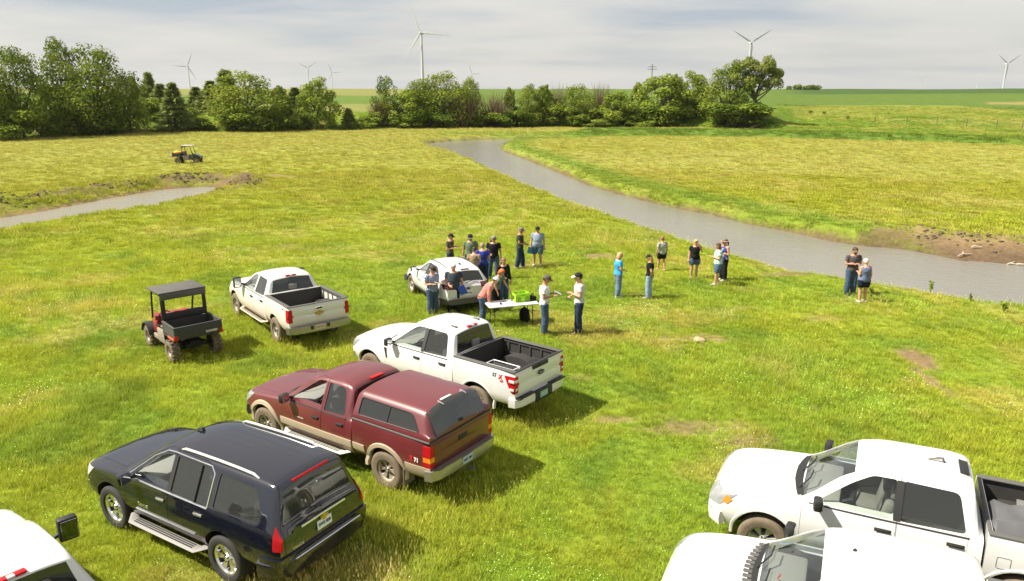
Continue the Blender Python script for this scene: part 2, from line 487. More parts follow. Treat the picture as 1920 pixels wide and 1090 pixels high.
def build_ground():
    fine = np.radians(np.arange(-47, 47.01, 0.30))
    rest = np.radians(np.arange(50, 310.1, 4.0))
    ang = np.concatenate([fine, rest])
    rad = [0.4]
    while rad[-1] < 9500:
        q = rad[-1]
        rad.append(q * (1.06 if q < 8 else 1.0125 if q < 190 else 1.035))
    rad = np.array(rad)
    A, Rr = np.meshgrid(ang, rad)
    x = (Rr * np.sin(A)).ravel(); y = (Rr * np.cos(A)).ravel()
    L = land(x, y)
    c = land_col(x, y, L)
    n, m = len(ang), len(rad)
    v = np.stack([x, y, L['z']], 1)
    i = np.arange(m - 1)[:, None] * n; j = np.arange(n)[None, :]; j2 = (j + 1) % n
    f = np.stack([i + j, i + j2, i + n + j2, i + n + j], -1).reshape(-1, 4)
    me = bpy.data.meshes.new('ground')
    me.vertices.add(len(v) + 1)
    vv = np.concatenate([v, [[0, 0, float(L['z'][:n].mean())]]])
    me.vertices.foreach_set('co', vv.ravel())
    tri = np.stack([np.full(n, len(v)), (np.arange(n) + 1) % n, np.arange(n)], 1)
    me.loops.add(f.size + tri.size)
    me.polygons.add(len(f) + n)
    me.loops.foreach_set('vertex_index', np.concatenate([f[:, ::-1].ravel(), tri[:, ::-1].ravel()]).astype(np.int32))
    st = np.concatenate([np.arange(len(f)) * 4, len(f) * 4 + np.arange(n) * 3])
    me.polygons.foreach_set('loop_start', st.astype(np.int32))
    me.update(calc_edges=True); me.validate()
    at = me.attributes.new('col', 'FLOAT_COLOR', 'POINT')
    cc = np.concatenate([np.concatenate([c, np.ones((len(c), 1))], 1), [[*GREEN, 1]]])
    at.data.foreach_set('color', cc.ravel())
    m_, nt, b = nodes('meadow_ground')
    a = nt.nodes.new('ShaderNodeAttribute'); a.attribute_name = 'col'
    g = nt.nodes.new('ShaderNodeNewGeometry')
    def nz(sc, det):
        q = nt.nodes.new('ShaderNodeTexNoise'); q.inputs['Scale'].default_value = sc; q.inputs['Detail'].default_value = det
        nt.links.new(g.outputs['Position'], q.inputs['Vector']); return q.outputs['Fac']
    na, nb = nz(5.0, 5), nz(0.9, 4)
    mul = nt.nodes.new('ShaderNodeMath'); mul.operation = 'MULTIPLY_ADD'
    nt.links.new(na, mul.inputs[0]); mul.inputs[1].default_value = 1.1; mul.inputs[2].default_value = 0.42
    mul2 = nt.nodes.new('ShaderNodeMath'); mul2.operation = 'MULTIPLY_ADD'
    nt.links.new(nb, mul2.inputs[0]); mul2.inputs[1].default_value = 0.6; mul2.inputs[2].default_value = 0.7
    mm = nt.nodes.new('ShaderNodeMath'); mm.operation = 'MULTIPLY'
    nt.links.new(mul.outputs[0], mm.inputs[0]); nt.links.new(mul2.outputs[0], mm.inputs[1])
    vm = nt.nodes.new('ShaderNodeVectorMath'); vm.operation = 'SCALE'
    nt.links.new(a.outputs['Color'], vm.inputs[0]); nt.links.new(mm.outputs[0], vm.inputs['Scale'])
    nt.links.new(vm.outputs[0], b.inputs['Base Color'])
    b.inputs['Roughness'].default_value = 0.95
    b.inputs['Specular IOR Level'].default_value = 0.1
    bp = nt.nodes.new('ShaderNodeBump'); bp.inputs['Strength'].default_value = 0.8; bp.inputs['Distance'].default_value = 0.12
    nt.links.new(nz(3.0, 6), bp.inputs['Height']); nt.links.new(bp.outputs[0], b.inputs['Normal'])
    me.materials.append(m_)
    finish(me, 180)
    o = put('ground', me)
    tag(o, kind='structure')
    return o
build_ground()

def gz(x, y):
    return float(land([x], [y])['z'][0])

def water(name, poly, z, col, scale):
    m, nt, b = nodes(name)
    b.inputs['Roughness'].default_value = 0.12
    b.inputs['IOR'].default_value = 1.33
    g = nt.nodes.new('ShaderNodeNewGeometry')
    n0 = nt.nodes.new('ShaderNodeTexNoise'); n0.inputs['Scale'].default_value = 0.12; n0.inputs['Detail'].default_value = 3
    nt.links.new(g.outputs['Position'], n0.inputs['Vector'])
    mx = nt.nodes.new('ShaderNodeMix'); mx.data_type = 'RGBA'
    mx.inputs[6].default_value = (*[c * .88 for c in col], 1); mx.inputs[7].default_value = (*[c * 1.12 for c in col], 1)
    nt.links.new(n0.outputs['Fac'], mx.inputs[0]); nt.links.new(mx.outputs[2], b.inputs['Base Color'])
    mp = nt.nodes.new('ShaderNodeMapping'); mp.inputs['Rotation'].default_value = (0, 0, R(25)); mp.inputs['Scale'].default_value = (1.0, 2.2, 1)
    nt.links.new(g.outputs['Position'], mp.inputs['Vector'])
    n1 = nt.nodes.new('ShaderNodeTexNoise'); n1.inputs['Scale'].default_value = scale; n1.inputs['Detail'].default_value = 4; n1.inputs['Roughness'].default_value = .6
    nt.links.new(mp.outputs[0], n1.inputs['Vector'])
    bp = nt.nodes.new('ShaderNodeBump'); bp.inputs['Strength'].default_value = 0.55; bp.inputs['Distance'].default_value = 0.06
    nt.links.new(n1.outputs['Fac'], bp.inputs['Height']); nt.links.new(bp.outputs[0], b.inputs['Normal'])
    bm = bmesh.new()
    # grown a little so that it runs in under the banks
    P = np.asarray(poly, float); nx = np.roll(P, -1, 0) - np.roll(P, 1, 0)
    area = 0.5 * np.sum(P[:, 0] * np.roll(P[:, 1], -1) - np.roll(P[:, 0], -1) * P[:, 1])
    nr = np.stack([nx[:, 1], -nx[:, 0]], 1) / (np.hypot(nx[:, 0], nx[:, 1])[:, None] + 1e-9) * np.sign(area)
    P = P + nr * 0.45
    vs = [bm.verts.new((p[0], p[1], z)) for p in P]
    f = bm.faces.new(vs)
    bmesh.ops.triangulate(bm, faces=[f])
    bmesh.ops.recalc_face_normals(bm, faces=bm.faces)
    me = bpy.data.meshes.new(name); bm.to_mesh(me); bm.free()
    if me.polygons[0].normal.z < 0: me.flip_normals()
    me.materials.append(m)
    return tag(put(name, me), kind='structure')
water('river_water', RIVER, WATER_Z, (.185, .178, .155), 2.2)
water('pond_water', POND, POND_Z, (.25, .235, .205), 2.6)
# ------------------------------------------------------------------ trees, shrubs, turbines and other things far off
PITCH, FPX = R(14.95), 1396.6
def ray(u, v):
    dx, dy = (u - 960) / FPX, -(v - 545) / FPX
    return Vector((dx, math.cos(PITCH) + dy * math.sin(PITCH), -math.sin(PITCH) + dy * math.cos(PITCH)))
def ground_at(u, v, guess=None):
    """where the line of sight through a spot of the photograph meets the ground"""
    d = ray(u, v)
    ts = np.linspace(40, 700, 1400)
    x, y, z = d.x * ts, d.y * ts, 7.53 + d.z * ts
    g = land(x, y)['z']
    k = np.where(z < g)[0]
    t = ts[k[0]] if len(k) else 300
    return Vector((d.x * t, d.y * t, float(g[k[0]]) if len(k) else 3.0))
def height_at(P, v):
    d = ray(960, v); k = d.z / d.y
    return 7.53 + k * P.y - P.z

def leaf_mat(nm, cols):
    m = bpy.data.materials.new(nm); m.use_nodes = True
    nt = m.node_tree; nt.nodes.clear()
    out = nt.nodes.new('ShaderNodeOutputMaterial')
    a = nt.nodes.new('ShaderNodeAttribute'); a.attribute_name = 'leaf'
    oi = nt.nodes.new('ShaderNodeObjectInfo')
    r = nt.nodes.new('ShaderNodeValToRGB')
    els = r.color_ramp.elements
    while len(els) < len(cols): els.new(.5)
    for i, (e, c) in enumerate(zip(els, cols)): e.position = i / (len(cols) - 1); e.color = (*c, 1)
    sp = nt.nodes.new('ShaderNodeSeparateColor'); nt.links.new(a.outputs['Color'], sp.inputs[0])
    ad = nt.nodes.new('ShaderNodeMath'); ad.operation = 'MULTIPLY_ADD'; nt.links.new(oi.outputs['Random'], ad.inputs[0]); ad.inputs[1].default_value = .35
    nt.links.new(sp.outputs[0], ad.inputs[2])
    sb = nt.nodes.new('ShaderNodeMath'); sb.operation = 'SUBTRACT'; nt.links.new(ad.outputs[0], sb.inputs[0]); sb.inputs[1].default_value = .175
    nt.links.new(sb.outputs[0], r.inputs[0])
    d = nt.nodes.new('ShaderNodeBsdfDiffuse'); t = nt.nodes.new('ShaderNodeBsdfTranslucent'); ms = nt.nodes.new('ShaderNodeMixShader'); ms.inputs[0].default_value = .28
    nt.links.new(r.outputs[0], d.inputs[0]); nt.links.new(r.outputs[0], t.inputs[0])
    nt.links.new(d.outputs[0], ms.inputs[1]); nt.links.new(t.outputs[0], ms.inputs[2]); nt.links.new(ms.outputs[0], out.inputs[0])
    return m
LEAF = leaf_mat('broad_leaves', [(.070, .115, .015), (.165, .220, .028), (.275, .310, .050)])
LEAFL = leaf_mat('bright_leaves', [(.115, .175, .022), (.215, .275, .036), (.310, .350, .060)])
LEAFD = leaf_mat('cedar_needles', [(.14, .19, .055), (.24, .295, .082), (.32, .345, .11)])
LEAFB = leaf_mat('brown_twigs', [(.13, .088, .058), (.19, .135, .09), (.26, .20, .13)])
LEAFW = leaf_mat('willow_leaves', [(.12, .16, .030), (.21, .245, .052), (.29, .31, .085)])
BARK = pm('grey_bark', (.10, .078, .058), .95, vary=.3, vscale=3, bump=.6, bscale=12)
PROTO = {}
def crown_mesh(nm, clumps, n, size, mat, rng, aspect=1.0, droop=0.0, shell=.55):
    V, F, C = [], [], []
    tot = sum(c[1][0] * c[1][2] + .0001 for c in clumps)
    for c, r, tone in clumps:
        k = max(6, int(n * (r[0] * r[2]) / tot))
        for _ in range(k):
            d = Vector((rng.gauss(0, 1), rng.gauss(0, 1), rng.gauss(0, 1) + .25)).normalized()
            q = shell + (1 - shell) * rng.random() ** .6 if rng.random() < .8 else rng.random()
            p = Vector(c) + Vector((d.x * r[0] * q, d.y * r[1] * q, d.z * r[2] * q))
            nrm = (d + Vector((rng.gauss(0, .55), rng.gauss(0, .55), rng.gauss(0, .55) + .35))).normalized()
            u = nrm.orthogonal().normalized()
            u = Matrix.Rotation(rng.uniform(0, 2 * PI), 3, nrm) @ u
            if droop: u = (u + Vector((0, 0, -droop))).normalized()
            w = nrm.cross(u).normalized()
            s = size * rng.uniform(.55, 1.35)
            a, b2 = u * s * aspect, w * s * .62
            i = len(V)
            V += [p - a, p + b2 * .9 - a * .1, p + a, p - b2 * .9 + a * .15]
            F.append((i, i + 1, i + 2, i + 3))
            t = min(1, max(0, tone + rng.gauss(0, .10)))
            C += [(t, t, t, 1)] * 4
    me = mesh_from(nm, V, F, [mat])
    at = me.attributes.new('leaf', 'FLOAT_COLOR', 'POINT'); at.data.foreach_set('color', np.array(C, np.float32).ravel())
    return me
def limb_mesh(nm, tips, rng, base_r=.030, fork=.28, lean=0.0, bark=None):
    b = MB()
    top = Vector((lean * .5, 0, fork + .12))
    b.tube([(0, 0, -.03), (lean * .08, 0, .03), (lean * .25, .005, fork * .6), top], [base_r * 1.5, base_r, base_r * .85, base_r * .7], 8)
    for t in tips:
        t = Vector(t)
        st = Vector((lean * .3, 0, fork * rng.uniform(.65, 1.2)))
        m = st.lerp(t, .5) + Vector((rng.gauss(0, .025), rng.gauss(0, .025), .03))
        b.tube([st, m, t], [base_r * .5, base_r * .3, base_r * .08], 6)
    return b.mesh(nm, [bark or BARK], 50)
def proto_broad(seed, n=9500, tall=1.0, mat=None, leafs=.0165, blobs=56, wid=.5, low=.10):
    rng = random.Random(seed)
    cl, tips = [], []
    for i in range(blobs):
        zz_ = low + (1 - low - .05) * (i + .5) / blobs
        prof = math.sin(PI * min(1, max(0, (zz_ - low + .16) / (1.14 - low))) ** .9) ** .55 * wid
        a = i * 2.4 + rng.uniform(-.5, .5); rr = prof * rng.uniform(.35, .86)
        c = (rr * math.cos(a), rr * math.sin(a), zz_ + rng.uniform(-.03, .03))
        s = rng.uniform(.07, .155) * (1.15 if zz_ < .7 else .95)
        cl.append((c, (s * 1.15, s * 1.15, s * .80), rng.uniform(.25, .85)))
        if i % 3 == 0: tips.append(c)
    return crown_mesh('crown', cl, n, leafs, mat or LEAF, rng), limb_mesh('trunk', tips, rng, .026 * (wid / .5))
def proto_cedar(seed, n=2600, spiky=0.0):
    rng = random.Random(seed)
    V, F, C = [], [], []
    b = MB(); b.tube([(0, 0, -.03), (.005, 0, .5), (0, 0, .97)], [.028, .018, .003], 6)
    for i in range(n):
        zz_ = rng.random() ** 1.3 * .94 + .03
        if i % 7 == 0: zz_ = rng.random() ** .8 * .9 + .05
        rad = .30 * (1 - zz_) ** 1.0 + .012
        lay = .5 + .5 * math.sin(zz_ * 46 + seed)
        a = rng.uniform(0, 2 * PI)
        q = rad * (.35 + .65 * rng.random() ** .5) * (.72 + .28 * lay) * (1 + .25 * math.sin(a * 5 + zz_ * 9))
        p = Vector((q * math.cos(a), q * math.sin(a), zz_ - q * .22))
        o = Vector((math.cos(a), math.sin(a), rng.gauss(.05, .55) + spiky)).normalized()
        w = Vector((-math.sin(a) + rng.gauss(0, .4), math.cos(a) + rng.gauss(0, .4), rng.gauss(0, .7))).normalized()
        s = .042 * rng.uniform(.6, 1.3) * (1 + spiky)
        k = len(V); V += [p - o * s, p + w * s * .38, p + o * s * 1.2, p - w * s * .38]; F.append((k, k + 1, k + 2, k + 3))
        t = min(1, max(0, .35 + .3 * lay + rng.gauss(0, .12))); C += [(t, t, t, 1)] * 4
    me = mesh_from('crown', V, F, [LEAFD]); at = me.attributes.new('leaf', 'FLOAT_COLOR', 'POINT'); at.data.foreach_set('color', np.array(C, np.float32).ravel())
    return me, b.mesh('trunk', [BARK], 50)
def proto_bush(seed, n=3400, mat=None, leafs=.029):
    rng = random.Random(seed); cl = []
    for i in range(20):
        a, rr, zz_ = rng.uniform(0, 2 * PI), .40 * math.sqrt(rng.random()), rng.uniform(.12, .82)
        rr *= math.sqrt(max(.1, 1 - (zz_ - .2) ** 2 * 1.3))
        s = rng.uniform(.11, .20); cl.append(((rr * math.cos(a), rr * math.sin(a), zz_), (s, s, s * .85), rng.uniform(.2, .85)))
    tips = [c[0] for c in cl[::3]]
    return crown_mesh('crown', cl, n, leafs, mat or LEAF, rng), limb_mesh('trunk', tips, rng, .02, .12)
def proto_brush(seed, green=.25):
    rng = random.Random(seed); V, F, C = [], [], []
    for i in range(420):
        a = rng.uniform(0, 2 * PI); b0 = Vector((.22 * rng.gauss(0, .6), .22 * rng.gauss(0, .6), 0))
        L_ = rng.uniform(.45, 1.0); d = Vector((rng.gauss(0, .22), rng.gauss(0, .22), 1)).normalized()
        st = b0 + d * L_ * rng.uniform(0, .55); en = b0 + d * L_ + Vector((rng.gauss(0, .10), rng.gauss(0, .10), rng.gauss(0, .05)))
        w = Vector((math.cos(a), math.sin(a), 0)) * rng.uniform(.004, .011)
        k = len(V); V += [st - w, st + w, en + w * .2, en - w * .2]; F.append((k, k + 1, k + 2, k + 3)); t = rng.random(); C += [(t, t, t, 1)] * 4
    me = mesh_from('crown', V, F, [LEAFB]); at = me.attributes.new('leaf', 'FLOAT_COLOR', 'POINT'); at.data.foreach_set('color', np.array(C, np.float32).ravel())
    b = MB()
    for i in range(9):
        a = rng.uniform(0, 2 * PI); r0 = rng.uniform(0, .15)
        b.tube([(r0 * math.cos(a), r0 * math.sin(a), -.03), (r0 * 1.6 * math.cos(a + .3), r0 * 1.6 * math.sin(a + .3), .35), (r0 * 2.4 * math.cos(a), r0 * 2.4 * math.sin(a), .75)], [.018, .012, .004], 5)
    return me, b.mesh('trunk', [pm('pale_dead_bark', (.24, .19, .14), .95, vary=.2)], 50)
def proto_lean(seed):
    rng = random.Random(seed); cl, tips = [], []
    for i in range(48):
        u, v = rng.uniform(-.42, .46), rng.random()
        zz_ = .56 + v * .40 - max(0, u - .2) * .35 - max(0, -u - .25) * .3
        if abs(u) > .34 and v > .7: zz_ -= .15
        if u < -.1: zz_ -= .10 * rng.random()
        c = (u, rng.uniform(-.18, .18), zz_); s = rng.uniform(.065, .11)
        cl.append((c, (s * 1.1, s, s * .8), rng.uniform(.3, .9)))
        if i % 4 == 0: tips.append(c)
    tips += [(.44, .02, .66), (.36, -.05, .60), (.20, .05, .78)]
    b = MB()
    b.tube([(.06, 0, -.04), (.05, 0, .12), (.06, .01, .32), (.03, 0, .46)], [.036, .024, .021, .017], 8)
    for t in tips:
        t = Vector(t); st = Vector((.05, 0, rng.uniform(.30, .46))); m = st.lerp(t, .55) + Vector((0, 0, .035 if t.x < .3 else -.03))
        b.tube([st, m, t], [.013, .008, .002], 6)
    b.tube([(.06, 0, .22), (.13, .01, .30), (.14, 0, .34)], [.016, .010, .004], 6); b.tube([(.055, 0, .14), (.12, 0, .17)], [.012, .004], 6)
    return crown_mesh('crown', cl, 8500, .0165, LEAFW, rng, 1.3, .3), b.mesh('trunk', [BARK], 50)
PROTO['broad'] = [proto_broad(1), proto_broad(2, wid=.47), proto_broad(3, low=.04), proto_broad(4, low=.02, wid=.52)]
PROTO['light'] = [proto_broad(5, 7000, mat=LEAFL, leafs=.024, blobs=40, low=.02), proto_broad(6, 7000, mat=LEAFL, leafs=.024, blobs=40, low=.03)]
PROTO['narrow'] = [proto_broad(7, 4500, leafs=.029, blobs=28, low=.03), proto_broad(8, 4500, leafs=.029, blobs=28, low=.05)]
PROTO['sparse'] = [proto_broad(9, 2600, leafs=.021, blobs=20, low=.34)]
PROTO['bush'] = [proto_bush(11), proto_bush(12), proto_bush(13)]
PROTO['lightbush'] = [proto_bush(14, mat=LEAFL), proto_bush(15, mat=LEAFL)]
PROTO['cedar'] = [proto_cedar(21), proto_cedar(22), proto_cedar(23, spiky=.5)]
PROTO['brush'] = [proto_brush(31), proto_brush(32)]
PROTO['lean'] = [proto_lean(41)]
_pc = {}
def tree(kind, u, vb, vt, wpx, label, cat='tree', name=None, Y=None, variant=None, rot=None, group=None):
    if Y is None: P = ground_at(u, vb)
    else:
        x = (u - 960) / FPX * (Y * math.cos(PITCH) + 5.5 * math.sin(PITCH)); P = Vector((x, Y, gz(x, Y)))
    h = height_at(P, vt); w = wpx / FPX * P.y * {'cedar': 1.6, 'brush': 1.15, 'lean': 1.05}.get(kind, 1.30 if wpx > 20 else 1.0)
    k = _pc.get(kind, 0); _pc[kind] = k + 1
    cm, tm = PROTO[kind][k % len(PROTO[kind]) if variant is None else variant]
    rz = rot if rot is not None else (k * 2.1) % 6.28
    root = empty(name or {'cedar': 'cedar_tree', 'bush': 'shrub', 'lightbush': 'shrub', 'brush': 'bare_brush'}.get(kind, 'broadleaf_tree'), P, rz, label, cat, group)
    wn_ = {'cedar': .62, 'bush': 1.0, 'lightbush': 1.0, 'brush': .9, 'lean': 1.02}.get(kind, 1.02)
    root.scale = (w / wn_, w / wn_, h)
    put('trunk', tm, root); put('crown', cm, root)
    return root
TREES_G = 'trees along the far edge of the meadow'
T_LIST = [
 ('broad', -25, 263, 97, 95, 'dark broadleaf tree mostly cut off by the left edge of the picture', 0),
 ('broad', 46, 259, 93, 88, 'rounded broadleaf tree at far left, left of the tallest trees', 1),
 ('broad', 130, 250, 74, 78, 'tall narrow crown rising behind the left side of the largest left tree', 2),
 ('broad', 190, 251, 84, 128, 'largest broadleaf tree of the left cluster with trunks in shade', 3),
 ('broad', 246, 247, 140, 62, 'low dark tree at the right flank of the largest left tree', 2),
 ('light', 108, 253, 158, 66, 'sunlit pale young tree in front of the largest left tree', 0),
 ('broad', 466, 246, 133, 122, 'broad round dome-shaped tree between cedars and the small round tree', 3),
 ('narrow', 530, 240, 158, 38, 'thin dark tree against the right side of the dome-shaped tree', 0),
 ('light', 597, 242, 149, 64, 'small round-topped tree standing alone left of the green hillside gap', 1),
 ('sparse', 727, 236, 141, 46, 'thin-crowned tree with bare lower limbs left of the big turbine', 0),
 ('light', 770, 238, 168, 66, 'bushy pale tree at the left foot of the big turbine', 0),
 ('broad', 792, 236, 150, 58, 'bright topped tree directly below the big turbine tower', 1),
 ('broad', 833, 236, 134, 84, 'tallest tree of the middle row, right of the big turbine', 3),
 ('broad', 881, 233, 145, 42, 'round ball-topped tree under the small turbine right of the big one', 0),
 ('narrow', 957, 236, 164, 28, 'narrow dark green tree between two patches of bare brush', 1),
 ('broad', 991, 237, 159, 46, 'dense dark tree right of the pale bare brush in the middle row', 2),
 ('narrow', 1020, 236, 156, 32, 'slim upright tree right beside the dense dark middle tree', 0),
 ('broad', 1082, 237, 158, 64, 'full leafy tree left of the bare grey sticks in the middle row', 3),
 ('light', 1152, 238, 174, 72, 'low spreading pale tree right of the bare grey sticks', 1),
 ('narrow', 1194, 228, 154, 30, 'small dark upright tree left of the power pole', 1),
 ('light', 1240, 236, 141, 88, 'wide pale green tree in front of the power pole', 0),
 ('narrow', 1263, 226, 136, 28, 'slim tree top rising at right shoulder of the wide pale tree', 0),
 ('light', 1300, 215, 137, 58, 'pale tree on the bank left of the leaning tree group', 1),
 ('broad', 1364, 238, 124, 84, 'dark leafy tree joined to the left of the leaning tree', 1),
]
for kd, u, vb, vt, w, lab, va in T_LIST: tree(kd, u, vb, vt, w, lab, variant=va, group=TREES_G)
tree('lean', 1408, 233, 104, 98, 'leaning open-crowned tree with bare trunk at the right end of the tree row', rot=0, group=TREES_G, name='leaning_tree')
C_G = 'cedars behind the left meadow edge'
for u, vb, vt, w, Y, lab, va in [
 (258, 0, 144, 22, 178, 'small bushy cedar top just right of the largest left tree', 0), (286, 0, 136, 34, 176, 'sharply pointed cedar against the sky right of the largest left tree', 2),
 (306, 0, 156, 48, 170, 'wide low cedar between the pointed cedar and the big front cedar', 1), (331, 245, 153, 54, None, 'big front cedar standing at the meadow edge', 0),
 (372, 0, 162, 44, 168, 'dark cedar right of the big front cedar under the left turbine', 1), (400, 0, 150, 52, 166, 'feathery cedar left of the spiky topped cedar', 0),
 (430, 0, 131, 50, 165, 'spiky topped cedar touching the dome-shaped tree', 2), (556, 0, 163, 44, 168, 'flat dark cedar left of the small round-topped tree', 1), (655, 243, 203, 26, None, 'tiny dark conifer alone at foot of the green hillside gap', 2)]:
    tree('cedar', u, vb, vt, w, lab, Y=Y, variant=va, group=C_G)
S_G = 'shrubs along the meadow edge'
for kd, u, vb, vt, w, lab in [
 ('lightbush', 22, 263, 182, 92, 'large light green shrub in the far left corner of the meadow edge'), ('bush', 78, 258, 203, 62, 'dull green shrub below the rounded far left tree'),
 ('lightbush', 222, 252, 239, 18, 'tiny bright sapling shrub below the largest left tree'), ('lightbush', 282, 222, 178, 58, 'yellow-green shrub on the slope beneath the pointed cedar'),
 ('lightbush', 312, 226, 190, 46, 'yellow-green shrub just left of the big front cedar'), ('lightbush', 448, 236, 180, 50, 'yellow-green shrub between spiky cedar and dome-shaped tree'), ('lightbush', 566, 244, 206, 46, 'yellow-green shrub at left foot of the small round-topped tree'), ('lightbush', 690, 240, 212, 50, 'low bright shrub right of the green hillside gap'),
 ('bush', 386, 244, 217, 46, 'grey-green shrub between the big front cedar and dome-shaped tree'), ('lightbush', 432, 247, 202, 48, 'bright shrub at the left foot of the dome-shaped tree'),
 ('bush', 505, 245, 196, 62, 'dark shrub at the right foot of the dome-shaped tree'), ('lightbush', 352, 232, 196, 44, 'pale shrub on the slope right of the big front cedar'), ('bush', 720, 238, 192, 46, 'dark shrub at the left end of the middle row'),
 ('lightbush', 888, 238, 207, 34, 'small bright shrub below the ball-topped tree'), ('bush', 820, 239, 203, 70, 'round shrub at the foot of the tallest middle tree'), ('bush', 1062, 238, 192, 60, 'dark shrub at the left foot of the full leafy middle tree'), ('bush', 1006, 238, 196, 64, 'shaded shrub at foot of the dense dark middle tree'),
 ('bush', 930, 239, 205, 70, 'dark shrub at the foot of the pale bare brush'), ('bush', 968, 239, 200, 56, 'dark shrub under the narrow dark green tree'), ('bush', 1100, 239, 200, 64, 'dark shrub at the right foot of the full leafy middle tree'), ('bush', 1170, 238, 198, 60, 'dark shrub behind the low yellow-green shrub'), ('lightbush', 765, 240, 208, 56, 'yellow-green shrub at the meadow edge below the big turbine'), ('bush', 1235, 238, 190, 84, 'dark shrub under the middle of the wide pale tree'), ('bush', 150, 254, 205, 84, 'dark shrub in the shade under the largest left tree'), ('bush', 210, 252, 210, 66, 'dark shrub at right in the shade under the largest left tree'), ('bush', 455, 248, 205, 84, 'dark shrub under the middle of the dome-shaped tree'),
 ('lightbush', 1130, 239, 218, 66, 'low yellow-green shrub in front of the bare grey sticks'), ('lightbush', 1203, 239, 203, 54, 'leafy shrub at the left foot of the wide pale tree'), ('bush', 1268, 222, 180, 60, 'dark shrub at the right foot of the wide pale tree'),
 ('bush', 1306, 216, 176, 66, 'grey-green shrub below the pale bank tree'), ('bush', 1376, 240, 184, 116, 'broad dark shrub below the leaning tree'), ('bush', 1416, 238, 210, 56, 'rounded dark shrub around the bare trunk of the leaning tree'),
 ('bush', 1520, 213, 206, 10, 'left one of two little dark shrubs on the right slope'), ('bush', 1545, 214, 208, 9, 'right one of two little dark shrubs on the right slope'), ('bush', 1590, 224, 217, 9, 'single little shrub lower on the right slope'),
 ('bush', 1668, 258, 251, 10, 'little dark shrub in the green swale at right')]:
    tree(kd, u, vb, vt, w, lab, 'shrub', group=S_G)
for u, vb, vt, w, lab, va in [(868, 237, 168, 62, 'reddish brown brush right of the tallest middle tree', 0), (930, 237, 170, 54, 'pale bare brush in the middle of the row', 1), (1046, 234, 157, 40, 'thin brown brush behind the slim upright tree', 0), (1125, 232, 152, 40, 'tall bare grey sticks rising above the middle row', 1), (712, 236, 178, 34, 'brown brush under the thin-crowned tree', 1), (1316, 216, 150, 34, 'brown bare brush beside the pale bank tree', 0)]:
    tree('brush', u, vb, vt, w, lab, 'brush', variant=va, group='bare brush in the tree row')
# far grove on the skyline
_r = random.Random(3); cl = [((_r.uniform(-14, 14), _r.uniform(-4, 4), _r.uniform(1.0, 3.2)), (2.6, 2.6, 2.0), _r.uniform(.0, .4)) for _ in range(26)]
_g = put('far_grove', crown_mesh('far_grove', cl, 1600, .8, LEAF, _r)); _q = ray(1507, 168); _q = _q * (690 / _q.y); _g.location = (_q.x, 690, gz(_q.x, 690) - .3)
tag(_g, 'dark grove far off on the skyline right of the leaning tree', 'grove', kind='stuff')

# ---- wind turbines
WTM = pm('turbine_white', (.52, .53, .55), .5)
def turbine(u, v, lpx, angs, label, turn=0, blade=45.0):
    D = blade * FPX / lpx
    q = ray(u, v); q = q * (D / q.y)
    x, z = q.x, 7.53 + q.z
    g = gz(x, D)
    root = empty('wind_turbine', (x, D, g), 0, label, 'wind turbine', 'wind turbines on the horizon')
    hh = z - g
    b = MB(); b.tube([(0, 0, -1), (0, 0, hh * .5), (0, 0, hh - 1.6)], [2.3, 1.8, 1.35], 14); b.obj('tower', [WTM], root, 50)
    hd = empty('nacelle', (0, 0, hh), R(turn), parent=root)
    b = MB(); b.box((0, 1.5, 0), (3.4, 9.5, 3.4), 0, None, .6); b.obj('nacelle_housing', [WTM], hd, 40)
    b = MB(); b.lathe([(.01, -5.6), (1.0, -5.2), (1.6, -4.2), (1.7, -3.0)], 16, 'y'); b.obj('hub', [WTM], hd, 50)
    for a in angs:
        c, s = math.cos(R(a)), math.sin(R(a)); V, F = [], []
        for q, ch, th in ((1.2, 1.0, .9), (4, 1.3, 1.0), (9, 2.1, .7), (20, 1.6, .45), (34, 1.0, .25), (blade, .25, .08)):
            for e, t in ((-.35 * ch * 1.6, 0), (0, th * .5), (.65 * ch * 1.6, 0), (0, -th * .5)):
                V.append((q * c - e * s, -4.1 + t, q * s + e * c))
        n = 6
        for i in range(n - 1):
            for j in range(4): F.append((i * 4 + j, i * 4 + (j + 1) % 4, (i + 1) * 4 + (j + 1) % 4, (i + 1) * 4 + j))
        F += [(0, 1, 2, 3), (20, 23, 22, 21)]
        b = MB(); b.add(V, F); b.obj('blade', [WTM], hd, 60)
for t in [(790, 62, 57, (-6, 234, 110), 'largest wind turbine above the middle of the tree row', -14), (1408, 80, 43, (152, 31, 271), 'wind turbine behind the leaning tree', 10), (352, 125, 26, (177, 67, 300), 'wind turbine above the left cedars', 10),
          (577, 128, 20, (152, 35, 270), 'left one of the paired turbines above the small round-topped tree', 25), (622, 136, 17, (110, 246, 0), 'right one of the paired turbines beside the green hillside gap', 10), (885, 139, 18, (106, 0, 240), 'small turbine above the ball-topped tree', 0),
          (1728, 147, 11.5, (155, 25, 270), 'faintest turbine on the right skyline', 0), (1835, 142, 13, (70, 190, 310), 'small turbine seen nearly edge-on, left of the right-edge turbine', 72), (1888, 120, 29, (146, 33, 268), 'wind turbine close to the right edge of the picture', 12)]:
    turbine(*t)
